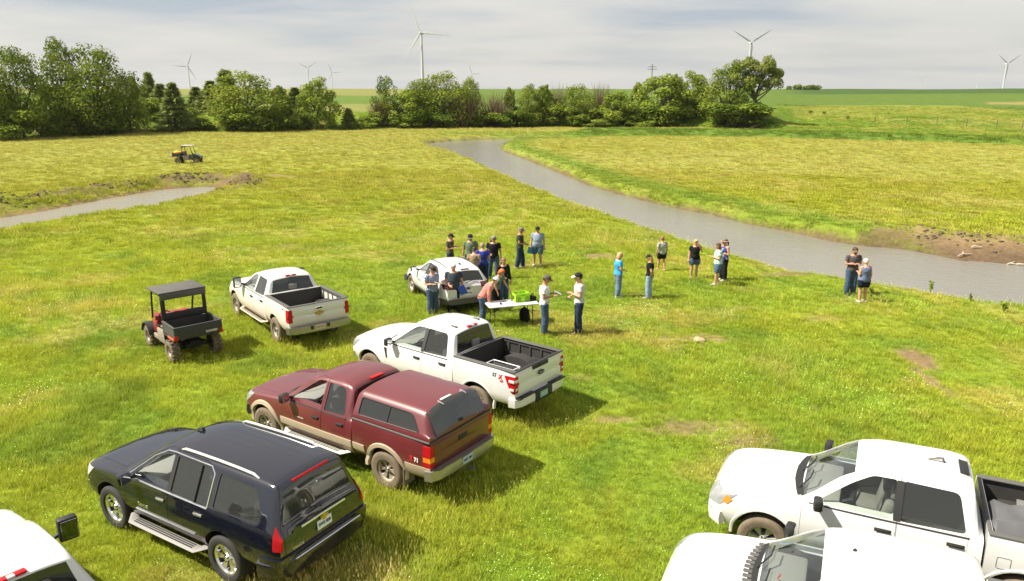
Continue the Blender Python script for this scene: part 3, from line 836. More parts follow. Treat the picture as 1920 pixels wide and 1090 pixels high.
# ---- power pole, fence, log
_x = ray(1222, 150).x / ray(1222, 150).y * 400; up_ = empty('power_pole', (_x, 400, gz(_x, 400)), .2, 'power pole with crossarms behind the wide pale tree', 'power pole')
_h = 7.53 + (172 - 124) / FPX * 400 - gz(_x, 400); WOODP = pm('pole_wood', (.16, .13, .10), .9)
b = MB(); b.tube([(0, 0, -.5), (0, 0, _h)], [.28, .20], 8); b.obj('pole', [WOODP], up_, 50)
for dz_, l in ((1.4, 2.2), (2.6, 2.6)):
    b = MB(); b.box((0, 0, _h - dz_), (2 * l, .18, .22), 0); b.obj('crossarm', [WOODP], up_)
fn = empty('wire_fence', (88, 150, gz(88, 150)), 0, 'thin wire fence with posts on the right slope', 'fence')
prev = None
for u, v in ((1640, 232), (1700, 234), (1756, 235), (1812, 238), (1868, 240), (1916, 242)):
    P = ground_at(u, v) - fn.location
    b = MB(); b.tube([P - Vector((0, 0, .2)), P + Vector((0, 0, 1.5))], .07, 6); b.obj('post', [pm('fence_post_wood', (.14, .11, .08), .9)], fn, 50)
    if prev is not None:
        for hz in (.6, 1.2):
            b = MB(); b.tube([prev + Vector((0, 0, hz)), P + Vector((0, 0, hz))], .008, 4); b.obj('wire', [pm('fence_wire', (.2, .2, .2), .5, metal=.8)], fn)
    prev = P
P = ground_at(1418, 241); lg = empty('fallen_log', P, .5, 'pale fallen log at the foot of the leaning tree', 'log')
b = MB(); b.tube([(-1.6, 0, .15), (0, .05, .55), (1.7, 0, 1.0)], [.22, .20, .14], 8); b.obj('log_stem', [pm('bleached_wood', (.36, .28, .20), .9, vary=.3)], lg, 50)
b = MB(); b.tube([(.2, .05, .6), (.7, .4, .9)], [.08, .04], 6); b.obj('log_branch', [pm('bleached_wood', (.36, .28, .20), .9, vary=.3)], lg, 50)

# ---- bank debris: driftwood, stone, clods, tall weeds
DRIFT = pm('driftwood', (.50, .42, .32), .9, vary=.3, vscale=4)
for x, y, a, L_, lab, f in [(23.0, 37.0, .3, .9, 'long pale driftwood branch lying on the muddy far bank', 1), (24.6, 35.7, -.3, .5, 'forked bleached driftwood near the water at the right edge', 2), (23.9, 37.6, -.1, .5, 'short driftwood stick higher on the muddy far bank', 0)]:
    d = empty('driftwood', (x, y, gz(x, y) + .04), a, lab, 'driftwood', 'driftwood on the muddy bank')
    b = MB(); b.tube([(-L_ / 2, 0, .03), (-.1, .06, .10), (L_ / 2, 0, .06)], [.03, .045, .02], 7); b.obj('branch', [DRIFT], d, 50)
    for k in range(f):
        b = MB(); b.tube([(-.1 + .3 * k, .05, .09), (.15 + .3 * k, .28 * (-1) ** k, .16)], [.04, .015], 6); b.obj('twig', [DRIFT], d, 50)
def rock(seed, c, r, mat, b, squash=.6):
    rg = random.Random(seed); bm = bmesh.new(); bmesh.ops.create_icosphere(bm, subdivisions=1, radius=1)
    s = Vector((rg.uniform(.7, 1.3), rg.uniform(.7, 1.3), squash * rg.uniform(.7, 1.2))) * r; rz = Matrix.Rotation(rg.uniform(0, 6), 3, 'Z')
    bm.verts.index_update(); V = [rz @ Vector((v.co.x * s.x, v.co.y * s.y, v.co.z * s.z)) * rg.uniform(.75, 1.2) + Vector(c) for v in bm.verts]; F = [[v.index for v in f.verts] for f in bm.faces]; bm.free(); b.add(V, F)
b = MB(); rock(5, (0, 0, .03), .22, None, b, .45); st = b.obj('field_stone', [pm('tan_stone', (.42, .30, .17), .9, vary=.2)], None, 25); st.location = (5.84, 22.12, gz(5.84, 22.12)); tag(st, 'tan flat stone lying alone in the trodden grass', 'stone')
CLODM = pm('dark_clods', (.060, .042, .028), .95, vary=.5, vscale=3); CLODT = pm('brown_clods', (.10, .072, .046), .95, vary=.4, vscale=3)
rg = random.Random(8); b = MB(); n = 0
xs = np.array([rg.uniform(-46, -18) for _ in range(14000)]); ys = np.array([rg.uniform(36, 74) for _ in range(14000)]); Lq = land(xs, ys)
for x, y, z, sp_, dp_ in zip(xs, ys, Lq['z'], Lq['spoil'], Lq['dp']):
    if sp_ > .45 and vnoise([x * .5], [y * .5], 9)[0] > .42 and rg.random() < .95: rock(n, (x, y, z + .0), rg.uniform(.04, .14), None, b, .5); n += 1
tag(b.obj('pond_clods', [CLODM], None, 30, fix=False), 'dark earth clods heaped along the far bank of the pond', 'clods', kind='stuff')
b = MB()
xs = np.array([rg.uniform(16, 40) for _ in range(5000)]); ys = np.array([rg.uniform(31, 48) for _ in range(5000)]); Lq = land(xs, ys)
for x, y, z, m_, dr_ in zip(xs, ys, Lq['z'], Lq['mudbank'], Lq['dr']):
    if m_ > .5 and .7 < dr_ < 4.6 and rg.random() < .42 * math.exp(-((dr_ - 2.6) / 1.3) ** 2): rock(n, (x, y, z + .02), rg.uniform(.05, .15), None, b, .6); n += 1
tag(b.obj('bank_clods', [CLODT], None, 30, fix=False), 'brown earth clods on the muddy far bank of the river', 'clods', kind='stuff')
def weed(x, y, h, lab, seed):
    rg2 = random.Random(seed); r = empty('tall_weed', (x, y, gz(x, y)), rg2.uniform(0, 6), lab, 'weed', 'tall weeds on the near river bank')
    b = MB(); cl = []
    for i in range(6):
        a = rg2.uniform(0, 6.28); q = rg2.uniform(.05, .28) * h; tp = (q * math.cos(a), q * math.sin(a), h * rg2.uniform(.6, 1)); b.tube([(0, 0, -.02), (tp[0] * .4, tp[1] * .4, tp[2] * .6), tp], [.012, .009, .004], 5)
        for k in range(3): f = .45 + .25 * k; cl.append(((tp[0] * f, tp[1] * f, tp[2] * f), (.11 * h, .11 * h, .10 * h), rg2.uniform(.3, .8)))
    b.obj('stem', [pm('weed_stem', (.12, .14, .04), .9)], r, 50); put('foliage', crown_mesh('foliage', cl, 150, .05 * h + .015, LEAFL, rg2), r)
for x, y, h, lab in [(16.15, 27.75, .48, 'leafy weed on the river bank right of the pair at the water'), (17.3, 25.1, .55, 'tall weed by the water near the right edge of the picture'), (13.45, 26.9, .5, 'dark bushy weed right behind the pair standing at the water'), (17.0, 26.6, .32, 'low weed between the two taller weeds on the near bank')]: weed(x, y, h, lab, int(x * 10))
# ------------------------------------------------------------------ vehicle materials
def paint(name, col, rough=0.35, coat=1.0, metal=0.0, dust=0.0, dust_z=1.0, dust_col=(.36, .27, .17), flake=0.0, spec=.5):
    """car paint; road dust sits low on the panels (a noise-broken layer by height)"""
    m, nt, b = nodes(name)
    b.inputs['Roughness'].default_value = rough
    b.inputs['Metallic'].default_value = metal
    b.inputs['Specular IOR Level'].default_value = spec
    b.inputs['Coat Weight'].default_value = coat
    b.inputs['Coat Roughness'].default_value = 0.05
    t = nt.nodes.new('ShaderNodeTexCoord')
    s = nt.nodes.new('ShaderNodeSeparateXYZ'); nt.links.new(t.outputs['Object'], s.inputs[0])
    n = nt.nodes.new('ShaderNodeTexNoise'); n.inputs['Scale'].default_value = 3.0; n.inputs['Detail'].default_value = 6; n.inputs['Roughness'].default_value = .65
    nt.links.new(t.outputs['Object'], n.inputs['Vector'])
    def mth(op, a, b2):
        q = nt.nodes.new('ShaderNodeMath'); q.operation = op; q.use_clamp = False
        for i, v in enumerate((a, b2)):
            if isinstance(v, (int, float)): q.inputs[i].default_value = v
            else: nt.links.new(v, q.inputs[i])
        return q.outputs[0]
    h = mth('SUBTRACT', dust_z, s.outputs[2])
    h = mth('ADD', h, mth('MULTIPLY', mth('SUBTRACT', n.outputs['Fac'], 0.5), 0.9))
    mr = nt.nodes.new('ShaderNodeMapRange'); mr.interpolation_type = 'SMOOTHSTEP'
    mr.inputs[1].default_value = -0.15; mr.inputs[2].default_value = 0.75; mr.inputs[3].default_value = 0.0; mr.inputs[4].default_value = dust
    nt.links.new(h, mr.inputs[0])
    mx = nt.nodes.new('ShaderNodeMix'); mx.data_type = 'RGBA'
    nt.links.new(mr.outputs[0], mx.inputs[0])
    mx.inputs[6].default_value = (*col, 1); mx.inputs[7].default_value = (*dust_col, 1)
    if flake:
        n3 = nt.nodes.new('ShaderNodeTexNoise'); n3.inputs['Scale'].default_value = 1.3; n3.inputs['Detail'].default_value = 5
        nt.links.new(t.outputs['Object'], n3.inputs['Vector'])
        m3 = nt.nodes.new('ShaderNodeMix'); m3.data_type = 'RGBA'
        nt.links.new(n3.outputs['Fac'], m3.inputs[0])
        m3.inputs[6].default_value = (*[c * (1 - flake) for c in col], 1); m3.inputs[7].default_value = (*[c * (1 + flake) + flake * .03 for c in col], 1)
        nt.links.new(m3.outputs[2], mx.inputs[6])
    nt.links.new(mx.outputs[2], b.inputs['Base Color'])
    inv = mth('SUBTRACT', 1.0, mr.outputs[0]); nt.links.new(mth('MULTIPLY', inv, coat), b.inputs['Coat Weight'])
    ro = mth('ADD', mth('MULTIPLY', mr.outputs[0], 0.9 - rough), rough); nt.links.new(ro, b.inputs['Roughness'])
    return m

def glass(name, tint, thru):
    m = bpy.data.materials.new(name); m.use_nodes = True
    nt = m.node_tree; nt.nodes.clear()
    out = nt.nodes.new('ShaderNodeOutputMaterial')
    p = nt.nodes.new('ShaderNodeBsdfPrincipled'); p.inputs['Base Color'].default_value = (.055, .058, .052, 1); p.inputs['Roughness'].default_value = .03
    p.inputs['IOR'].default_value = 1.6
    tr = nt.nodes.new('ShaderNodeBsdfTransparent'); tr.inputs['Color'].default_value = (*tint, 1)
    gl = nt.nodes.new('ShaderNodeBsdfGlossy'); gl.inputs['Roughness'].default_value = .02
    lw = nt.nodes.new('ShaderNodeLayerWeight'); lw.inputs['Blend'].default_value = .5      # same reflection from either face of the pane
    pw = nt.nodes.new('ShaderNodeMath'); pw.operation = 'POWER'; nt.links.new(lw.outputs['Facing'], pw.inputs[0]); pw.inputs[1].default_value = 4.0
    fr = nt.nodes.new('ShaderNodeMath'); fr.operation = 'MULTIPLY_ADD'; nt.links.new(pw.outputs[0], fr.inputs[0]); fr.inputs[1].default_value = .9; fr.inputs[2].default_value = .05
    m1 = nt.nodes.new('ShaderNodeMixShader'); m1.inputs[0].default_value = thru
    nt.links.new(p.outputs[0], m1.inputs[1]); nt.links.new(tr.outputs[0], m1.inputs[2])
    m2 = nt.nodes.new('ShaderNodeMixShader'); nt.links.new(fr.outputs[0], m2.inputs[0])
    nt.links.new(m1.outputs[0], m2.inputs[1]); nt.links.new(gl.outputs[0], m2.inputs[2])
    nt.links.new(m2.outputs[0], out.inputs[0])
    return m
G_CLEAR = glass('clear_glass', (.86, .92, .88), .90)
G_TINT = glass('privacy_glass', (.34, .36, .34), .60)
G_MID = glass('tinted_glass', (.94, .97, .95), .93)
BLACKP = pm('black_plastic', (.018, .018, .018), .55, bump=.15, bscale=120)
GREYP = pm('grey_plastic', (.09, .088, .082), .7, vary=.15, vscale=5)
LINER = pm('bed_liner_coat', (.030, .029, .027), .75, vary=.4, vscale=4, bump=.4, bscale=90)
INTER = pm('dark_cabin', (.07, .067, .062), .8)
SEATM = pm('grey_seat_cloth', (.10, .095, .088), .9, vary=.15)
SEATD = pm('dark_seat_cloth', (.20, .19, .175), .9, vary=.15)
CHROME = pm('chrome', (.85, .85, .83), .16, metal=.9)
ALU = pm('alloy', (.50, .48, .46), .4, metal=.5, vary=.1)
ALUD = pm('dusty_alloy', (.44, .39, .32), .55, metal=.55, vary=.2, vscale=6)
HOLE = pm('wheel_gap', (.03, .027, .024), .8)
RUBBER = pm('tyre_rubber', (.030, .029, .027), .85, vary=.25, vscale=7, bump=.3, bscale=60)
RUBBERD = pm('dusty_tyre_rubber', (.16, .125, .085), .95, vary=.35, vscale=9, bump=.3, bscale=60)
LENSR = pm('red_lens', (.40, .006, .010), .35, spec=.35)
LENSRD = pm('dark_red_lens', (.10, .010, .012), .12, coat=1.0)
LENSA = pm('amber_lens', (.75, .22, .02), .12, coat=1.0)
LENSW = pm('clear_lens', (.62, .62, .60), .10, coat=1.0)
LENSH = pm('headlight_lens', (.26, .27, .27), .12, coat=1.0, vary=.5, vscale=14)
MIRROR = pm('mirror_glass', (.75, .77, .78), .03, metal=1.0)
PLATEW = pm('plate_white', (.74, .77, .80), .4, vary=.1, vscale=20)
PLATEB = pm('plate_blue_green', (.22, .42, .45), .4)
INKD = pm('dark_ink', (.02, .025, .05), .5)
GOLD = pm('gold_badge', (.55, .36, .07), .3, metal=.7)
BADGE_RED = pm('badge_red', (.50, .02, .02), .4)
FRAMEM = pm('chassis_black', (.012, .011, .010), .8)

# ------------------------------------------------------------------ lofted bodies
def pchip(pts):
    xs = np.array([p[0] for p in pts], float); ys = np.array([p[1] for p in pts], float)
    o = np.argsort(xs); xs, ys = xs[o], ys[o]
    if len(xs) == 1: return lambda x: float(ys[0])
    h = np.diff(xs); d = np.diff(ys) / h
    m = np.zeros(len(xs)); m[0], m[-1] = d[0], d[-1]
    for i in range(1, len(xs) - 1):
        if d[i - 1] * d[i] > 0:
            w1, w2 = 2 * h[i] + h[i - 1], h[i] + 2 * h[i - 1]
            m[i] = (w1 + w2) / (w1 / d[i - 1] + w2 / d[i])
    def f(x):
        x = min(max(x, xs[0]), xs[-1])
        i = min(int(np.searchsorted(xs, x, side='right')) - 1, len(xs) - 2); i = max(i, 0)
        t = (x - xs[i]) / h[i]
        return float((1 + 2 * t) * (1 - t) ** 2 * ys[i] + t * (1 - t) ** 2 * h[i] * m[i] + t * t * (3 - 2 * t) * ys[i + 1] + t * t * (t - 1) * h[i] * m[i + 1])
    return f

class Loft:
    """half sections (bottom centre, bottom corner, rocker, waist, shoulder, top edge, crown, top centre) swept along x"""
    NB = 4
    def __init__(s, x0, x1, p, step=0.07, off=0.0, flat=False):
        s.x0, s.x1, s.off, s.flat = x0 - off, x1 + off, off, flat
        s.p = {k: pchip(v if isinstance(v, list) else [(0, v)]) for k, v in p.items()}
        xs = set(np.round(np.linspace(s.x0, s.x1, int((s.x1 - s.x0) / step) + 1), 4))
        for v in p.values():
            if isinstance(v, list):
                for q in v:
                    if s.x0 < q[0] < s.x1: xs.add(round(q[0], 4))
        xs = sorted(xs); out = [xs[0]]
        for x in xs[1:]:
            if x - out[-1] > 0.012: out.append(x)
        if out[-1] < s.x1 - 1e-6: out[-1] = s.x1
        s.xs = out
        s.cache = {}
    def ctrl(s, x):
        g = {k: f(min(max(x, s.x0 + s.off), s.x1 - s.off)) for k, f in s.p.items()}
        o = s.off
        hw, zb, zs, zt, wt = g['hw'] + o, g['zb'] - o, g['zs'], g['zt'] + o, g['wt'] + o * .7
        tk = g.get('tuck', .05); cr = g.get('crown', .05)
        zm = zb + (zs - zb) * .62
        return [(0, zb), (hw - .13, zb), (hw - .02, zb + .20), (hw, zm), (hw - tk, zs), (wt, zt - cr), (wt * .55, zt - cr * .22), (0, zt)]
    RAD = [0, .06, .12, .16, .05, .07, .3, 0]
    def sec(s, x):
        k = round(x, 4)
        if k in s.cache: return s.cache[k]
        c = [Vector(q) for q in s.ctrl(x)]
        out = [c[0]]
        for i in range(1, len(c) - 1):
            a, b, d = c[i - 1], c[i], c[i + 1]
            la, ld = (a - b).length, (d - b).length
            ra = min(s.RAD[i], la * .45, ld * .45)
            p0 = b + (a - b) * (ra / max(la, 1e-6)); p2 = b + (d - b) * (ra / max(ld, 1e-6))
            for j in range(s.NB):
                t = j / (s.NB - 1)
                out.append(p0 * (1 - t) ** 2 + b * 2 * t * (1 - t) + p2 * t * t)
        out.append(c[-1])
        s.cache[k] = out
        return out
    def yside(s, x, z):
        pts = s.sec(min(max(x, s.x0), s.x1))
        for a, b in zip(pts, pts[1:]):
            if a.y <= z <= b.y and b.y > a.y + 1e-6 and a.x > .2:
                t = (z - a.y) / (b.y - a.y)
                return a.x + (b.x - a.x) * t
        return pts[-8].x
    def ztop(s, x, y):
        pts = s.sec(min(max(x, s.x0), s.x1)); y = abs(y)
        for a, b in zip(reversed(pts), list(reversed(pts))[1:]):
            if a.x <= y <= b.x + 1e-9:
                t = (y - a.x) / max(b.x - a.x, 1e-9)
                return a.y + (b.y - a.y) * t
            if b.x < a.x: break
        return pts[-2].y
    def wtop(s, x): return s.ctrl(x)[5]
    def mesh(s, name, mats):
        V, F = [], []
        ring = None
        for x in s.xs:
            h = s.sec(x)
            r = [(x, q.x, q.y) for q in h] + [(x, -q.x, q.y) for q in reversed(h[1:-1])]
            ring = len(r); V += r
        k = len(s.xs)
        for i in range(k - 1):
            for j in range(ring):
                F.append((i * ring + j, i * ring + (j + 1) % ring, (i + 1) * ring + (j + 1) % ring, (i + 1) * ring + j))
        F.append(tuple(range(ring))); F.append(tuple((k - 1) * ring + j for j in range(ring - 1, -1, -1)))
        me = mesh_from(name, V, F, mats)
        bm = bmesh.new(); bm.from_mesh(me)
        bmesh.ops.recalc_face_normals(bm, faces=bm.faces)
        bm.to_mesh(me); bm.free()
        return me

def rounded(poly, r, n=4):
    out = []
    k = len(poly)
    for i in range(k):
        a, b, d = Vector(poly[i - 1]), Vector(poly[i]), Vector(poly[(i + 1) % k])
        rr = r[i] if isinstance(r, (list, tuple)) else r
        rr = min(rr, (a - b).length * .45, (d - b).length * .45)
        if rr < 1e-4: out.append(tuple(b)); continue
        p0, p2 = b + (a - b).normalized() * rr, b + (d - b).normalized() * rr
        for j in range(n):
            t = j / (n - 1); q = p0 * (1 - t) ** 2 + b * 2 * t * (1 - t) + p2 * t * t
            out.append(tuple(q))
    return out
def inset(poly, d):
    c = Vector((sum(p[0] for p in poly) / len(poly), sum(p[1] for p in poly) / len(poly)))
    w = (max(p[0] for p in poly) - min(p[0] for p in poly)) / 2; h = (max(p[1] for p in poly) - min(p[1] for p in poly)) / 2
    return [(c.x + (p[0] - c.x) * (1 - d / w), c.y + (p[1] - c.y) * (1 - d / h)) for p in poly]
def prism_mesh(items, mats=()):
    """items: (poly, a0, a1, axis)"""
    b = MB()
    for poly, a0, a1, ax in items: b.prism(poly, a0, a1, ax)
    return b.mesh('cutter', list(mats))
def side_pair(poly, y0=.45, y1=1.5):
    return prism_mesh([(poly, y0, y1, 'y'), (poly, -y1, -y0, 'y')])

def text_mesh(s, size, mat, ext=.003, bold=0.0):
    cu = bpy.data.curves.new('t', 'FONT'); cu.body = s; cu.size = size; cu.extrude = ext; cu.align_x = 'CENTER'; cu.align_y = 'CENTER'; cu.offset = bold
    cu.resolution_u = 2
    o = bpy.data.objects.new('t', cu); COL.objects.link(o)
    dg = bpy.context.evaluated_depsgraph_get()
    me = bpy.data.meshes.new_from_object(o.evaluated_get(dg), depsgraph=dg)
    bpy.data.objects.remove(o); me.materials.clear(); me.materials.append(mat)
    return me
def place_text(name, s, size, mat, parent, loc, right, up, bold=0.0):
    me = text_mesh(s, size, mat, bold=bold)
    rx, u = Vector(right).normalized(), Vector(up).normalized()
    n = rx.cross(u).normalized(); u = n.cross(rx)
    me.transform(Matrix(((rx.x, u.x, n.x, loc[0]), (rx.y, u.y, n.y, loc[1]), (rx.z, u.z, n.z, loc[2]), (0, 0, 0, 1))))
    me.update()
    return put(name, me, parent)

# ------------------------------------------------------------------ wheels
def tyre_mesh(r, w, rim_r, mat, lug=0):
    b = MB()
    hw = w / 2
    n = 48
    prof = [(rim_r - .005, -hw * .72), (rim_r + .012, -hw * .92), ((r + rim_r) / 2, -hw), (r - .035, -hw * .97), (r - .010, -hw * .82), (r, -hw * .70),
            (r, -hw * .42), (r - .012, -hw * .40), (r - .012, -hw * .34), (r, -hw * .32), (r, -.012), (r - .012, -.008),
            (r - .012, .008), (r, .012), (r, hw * .32), (r - .012, hw * .34), (r - .012, hw * .40), (r, hw * .42), (r, hw * .70), (r - .010, hw * .82), (r - .035, hw * .97), ((r + rim_r) / 2, hw), (rim_r + .012, hw * .92), (rim_r - .005, hw * .72)]
    b.lathe(prof, n)
    if lug:
        for i in range(lug):
            for sd in (-1, 1):
                a = 2 * PI * (i + (.5 if sd > 0 else 0)) / lug
                m = Matrix.Rotation(-a, 3, 'Y')
                b.box(m @ Vector((r + .006, sd * hw * .48, 0)), (.034, hw * .95, .05), 0, m @ Matrix.Rotation(sd * .35, 3, 'X'))
    return b.mesh('tyre', [mat], 40, fix=True)
def rim_mesh(rr, w, spokes, mat, style=0):
    """outer face towards +y"""
    V, F, M = [], [], []
    nt_, nr_ = spokes * 12, 9
    rads = [0.0, .16, .24, .34, .55, .78, .88, .93, 1.0]
    for i, q in enumerate(rads):
        for j in range(nt_):
            a = 2 * PI * j / nt_
            ph = (j % 12) / 12.0
            gap = abs(ph - .5) < (.20 if style == 0 else .20 if style == 1 else .17) and .30 < q < .86
            d = -.015 - .02 * (1 - q)
            if q >= .93: d = .012
            if q >= .99: d = .018
            if q < .2: d = .004
            if gap: d -= .055
            V.append((rr * q * math.cos(a), d, rr * q * math.sin(a)))
    for i in range(nr_ - 1):
        for j in range(nt_):
            ph = ((j + .5) % 12) / 12.0; qm = (rads[i] + rads[i + 1]) / 2
            gap = abs(ph - .5) < (.20 if style == 0 else .20 if style == 1 else .17) and .30 < qm < .86
            F.append((i * nt_ + j, (i + 1) * nt_ + j, (i + 1) * nt_ + (j + 1) % nt_, i * nt_ + (j + 1) % nt_)); M.append(1 if gap else 0)
    b = MB(); b.v, b.f, b.m = V, F, M
    b.lathe([(rr, .018), (rr + .008, .0), (rr, -.03), (rr * .93, -w * .6)], nt_, mi=0)
    for k in range(5):
        a = 2 * PI * k / 5
        b.lathe([(.001, .012), (.011, .010), (.012, -.02)], 8, 'y', (rr * .21 * math.cos(a), .006, rr * .21 * math.sin(a)), 1)
    return b.mesh('rim', [mat, HOLE], 35)
def add_wheel(root, x, y, r, w, rim_r, tm, rm, side):
    wh = empty('wheel', (x, y, r), 0, parent=root)
    t = put('tyre', tm, wh); q = put('rim', rm, wh)
    q.location = (0, side * (w * .30), 0)
    if side < 0: q.rotation_euler = (0, 0, PI)
    return wh

# ------------------------------------------------------------------ assembling one vehicle
def smooth_mesh(me, ang=32):
    bm = bmesh.new(); bm.from_mesh(me)
    bmesh.ops.dissolve_degenerate(bm, dist=1e-5, edges=bm.edges)
    bm.to_mesh(me); bm.free()
    return finish(me, ang)
def mirror_mesh(me, name):
    m = me.copy(); m.name = name
    m.transform(Matrix.Scale(-1, 4, (0, 1, 0))); m.flip_normals(); m.update()
    return m

def top_pane(loft, xb, xt, mg, nu=9, nv=5, sink=-.006):
    """grid of points over the sloping top surface between xb (bottom) and xt (top)"""
    G = []
    for i in range(nv):
        x = xb + (xt - xb) * i / (nv - 1)
        w, zc = loft.wtop(x); w -= mg
        row = []
        for j in range(nu):
            y = -w + 2 * w * j / (nu - 1)
            row.append(Vector((x, y, loft.ztop(x, y) + sink)))
        G.append(row)
    return G
def slab(G, n, d0, d1, name, mats):
    """closed solid from a point grid offset along n by d0..d1"""
    b = MB(); nv, nu = len(G), len(G[0])
    V = [p + n * d0 for r in G for p in r] + [p + n * d1 for r in G for p in r]
    N = nv * nu; F = []
    for i in range(nv - 1):
        for j in range(nu - 1):
            q = (i * nu + j, i * nu + j + 1, (i + 1) * nu + j + 1, (i + 1) * nu + j)
            F.append(q); F.append(tuple(N + t for t in reversed(q)))
    ring = [j for j in range(nu)] + [i * nu + nu - 1 for i in range(1, nv)] + [(nv - 1) * nu + j for j in range(nu - 2, -1, -1)] + [i * nu for i in range(nv - 2, 0, -1)]
    for a, c in zip(ring, ring[1:] + ring[:1]): F.append((a, c, N + c, N + a))
    b.add(V, F)
    return b.mesh(name, mats, 40)

def plate(root, loc, right, up, w, h, txt, mat, ink, flip=False):
    b = MB()
    rx, u = Vector(right).normalized(), Vector(up).normalized(); n = rx.cross(u).normalized(); u = n.cross(rx)
    M3 = Matrix((rx, u, n)).transposed()
    b.box(Vector(loc), (w, h, .008), 0, M3, .002)
    o = b.obj('license_plate', [mat], root)
    place_text('plate_lettering', txt, h * .44, ink, o, Vector(loc) + n * .006, rx, u, bold=.002)
    return o

def side_pane(loft, poly, name, mat, parent, sgn, sink=.014):
    V = [(p[0], sgn * (loft.yside(p[0], p[1]) - sink), p[1]) for p in poly]
    area = sum(p[0] * q[1] - q[0] * p[1] for p, q in zip(poly, poly[1:] + poly[:1]))
    if area * sgn > 0: V.reverse()                   # faces look outwards
    me = mesh_from(name, V, [tuple(range(len(V)))], [mat])
    return put(name, me, parent)

def trim_line(loft, pts, rad, mat, name, parent, sgn=1, out=.004, ell=.45):
    P = [Vector((x, sgn * (loft.yside(x, z) + out), z)) for x, z in pts]
    b = MB(); b.tube(P, rad, 6)
    return b.obj(name, [mat], parent, 50)
def densify(pts, n=8):
    out = []
    for a, b in zip(pts, pts[1:]):
        for i in range(n): t = i / n; out.append((a[0] + (b[0] - a[0]) * t, a[1] + (b[1] - a[1]) * t))
    return out + [pts[-1]]

def sweep_bumper(path, sec, mat, name, parent, smooth=40):
    """path: (x, y) points of the +y half from the centre outwards; sec: closed (depth, z) polygon, depth pointing outwards"""
    full = [(x, -y) for x, y in reversed(path[1:])] + list(path)
    b = MB(); V, F = [], []
    n, k = len(full), len(sec)
    for i, (x, y) in enumerate(full):
        a, c = Vector(full[max(i - 1, 0)]), Vector(full[min(i + 1, n - 1)])
        t = (c - a).normalized(); nr = Vector((-t.y, t.x))
        sg = -1 if path[0][0] < 0 else 1
        if nr.x * sg < 0 and abs(nr.x) > .05: nr = -nr
        elif abs(nr.x) <= .05 and nr.y * y < 0: nr = -nr
        for d, z in sec: V.append((x + nr.x * d, y + nr.y * d, z))
    for i in range(n - 1):
        for j in range(k): F.append((i * k + j, i * k + (j + 1) % k, (i + 1) * k + (j + 1) % k, (i + 1) * k + j))
    F.append(tuple(range(k))); F.append(tuple((n - 1) * k + j for j in range(k)))
    b.add(V, F)
    return b.obj(name, [mat], parent, smooth)

def seat(parent, x, y, w, mat, z=.72):
    e = empty('seat', (0, 0, 0), parent=parent)
    b = MB(); b.box((x + .05, y, z + .12), (.50, w, .18), 0, None, .05)
    b.obj('seat_cushion', [mat], e, 40)
    b = MB(); b.box((x - .24, y, z + .46), (.16, w, .60), 0, Matrix.Rotation(-.20, 3, 'Y'), .05)
    b.obj('seat_back', [mat], e, 40)
    b = MB(); b.box((x - .33, y, z + .86), (.10, min(w, .28), .18), 0, Matrix.Rotation(-.15, 3, 'Y'), .04)
    b.obj('headrest', [mat], e, 40)

def wing_mirror(root, x, y, z, sgn, mat, big=False):
    w, h, d = (.26, .36, .14) if big else (.22, .19, .13)
    m = empty('wing_mirror', (0, 0, 0), parent=root)
    b = MB()
    cy = sgn * (y + .10 + w / 2)
    b.box((x, cy, z + h * .25), (d, w, h), 0, Matrix.Rotation(sgn * .12, 3, 'Z'), .035)
    b.tube([(x + .03, sgn * (y - .03), z - .02), (x + .02, sgn * (y + .14), z + .03)], [.035, .028], 8)
    b.obj('mirror_housing', [mat], m, 40)
    b = MB(); b.box((x - d / 2 - .002, cy, z + h * .25), (.008, w * .82, h * .80), 0, Matrix.Rotation(sgn * .12, 3, 'Z'), .003)
    b.obj('mirror_face', [MIRROR], m)
    return m

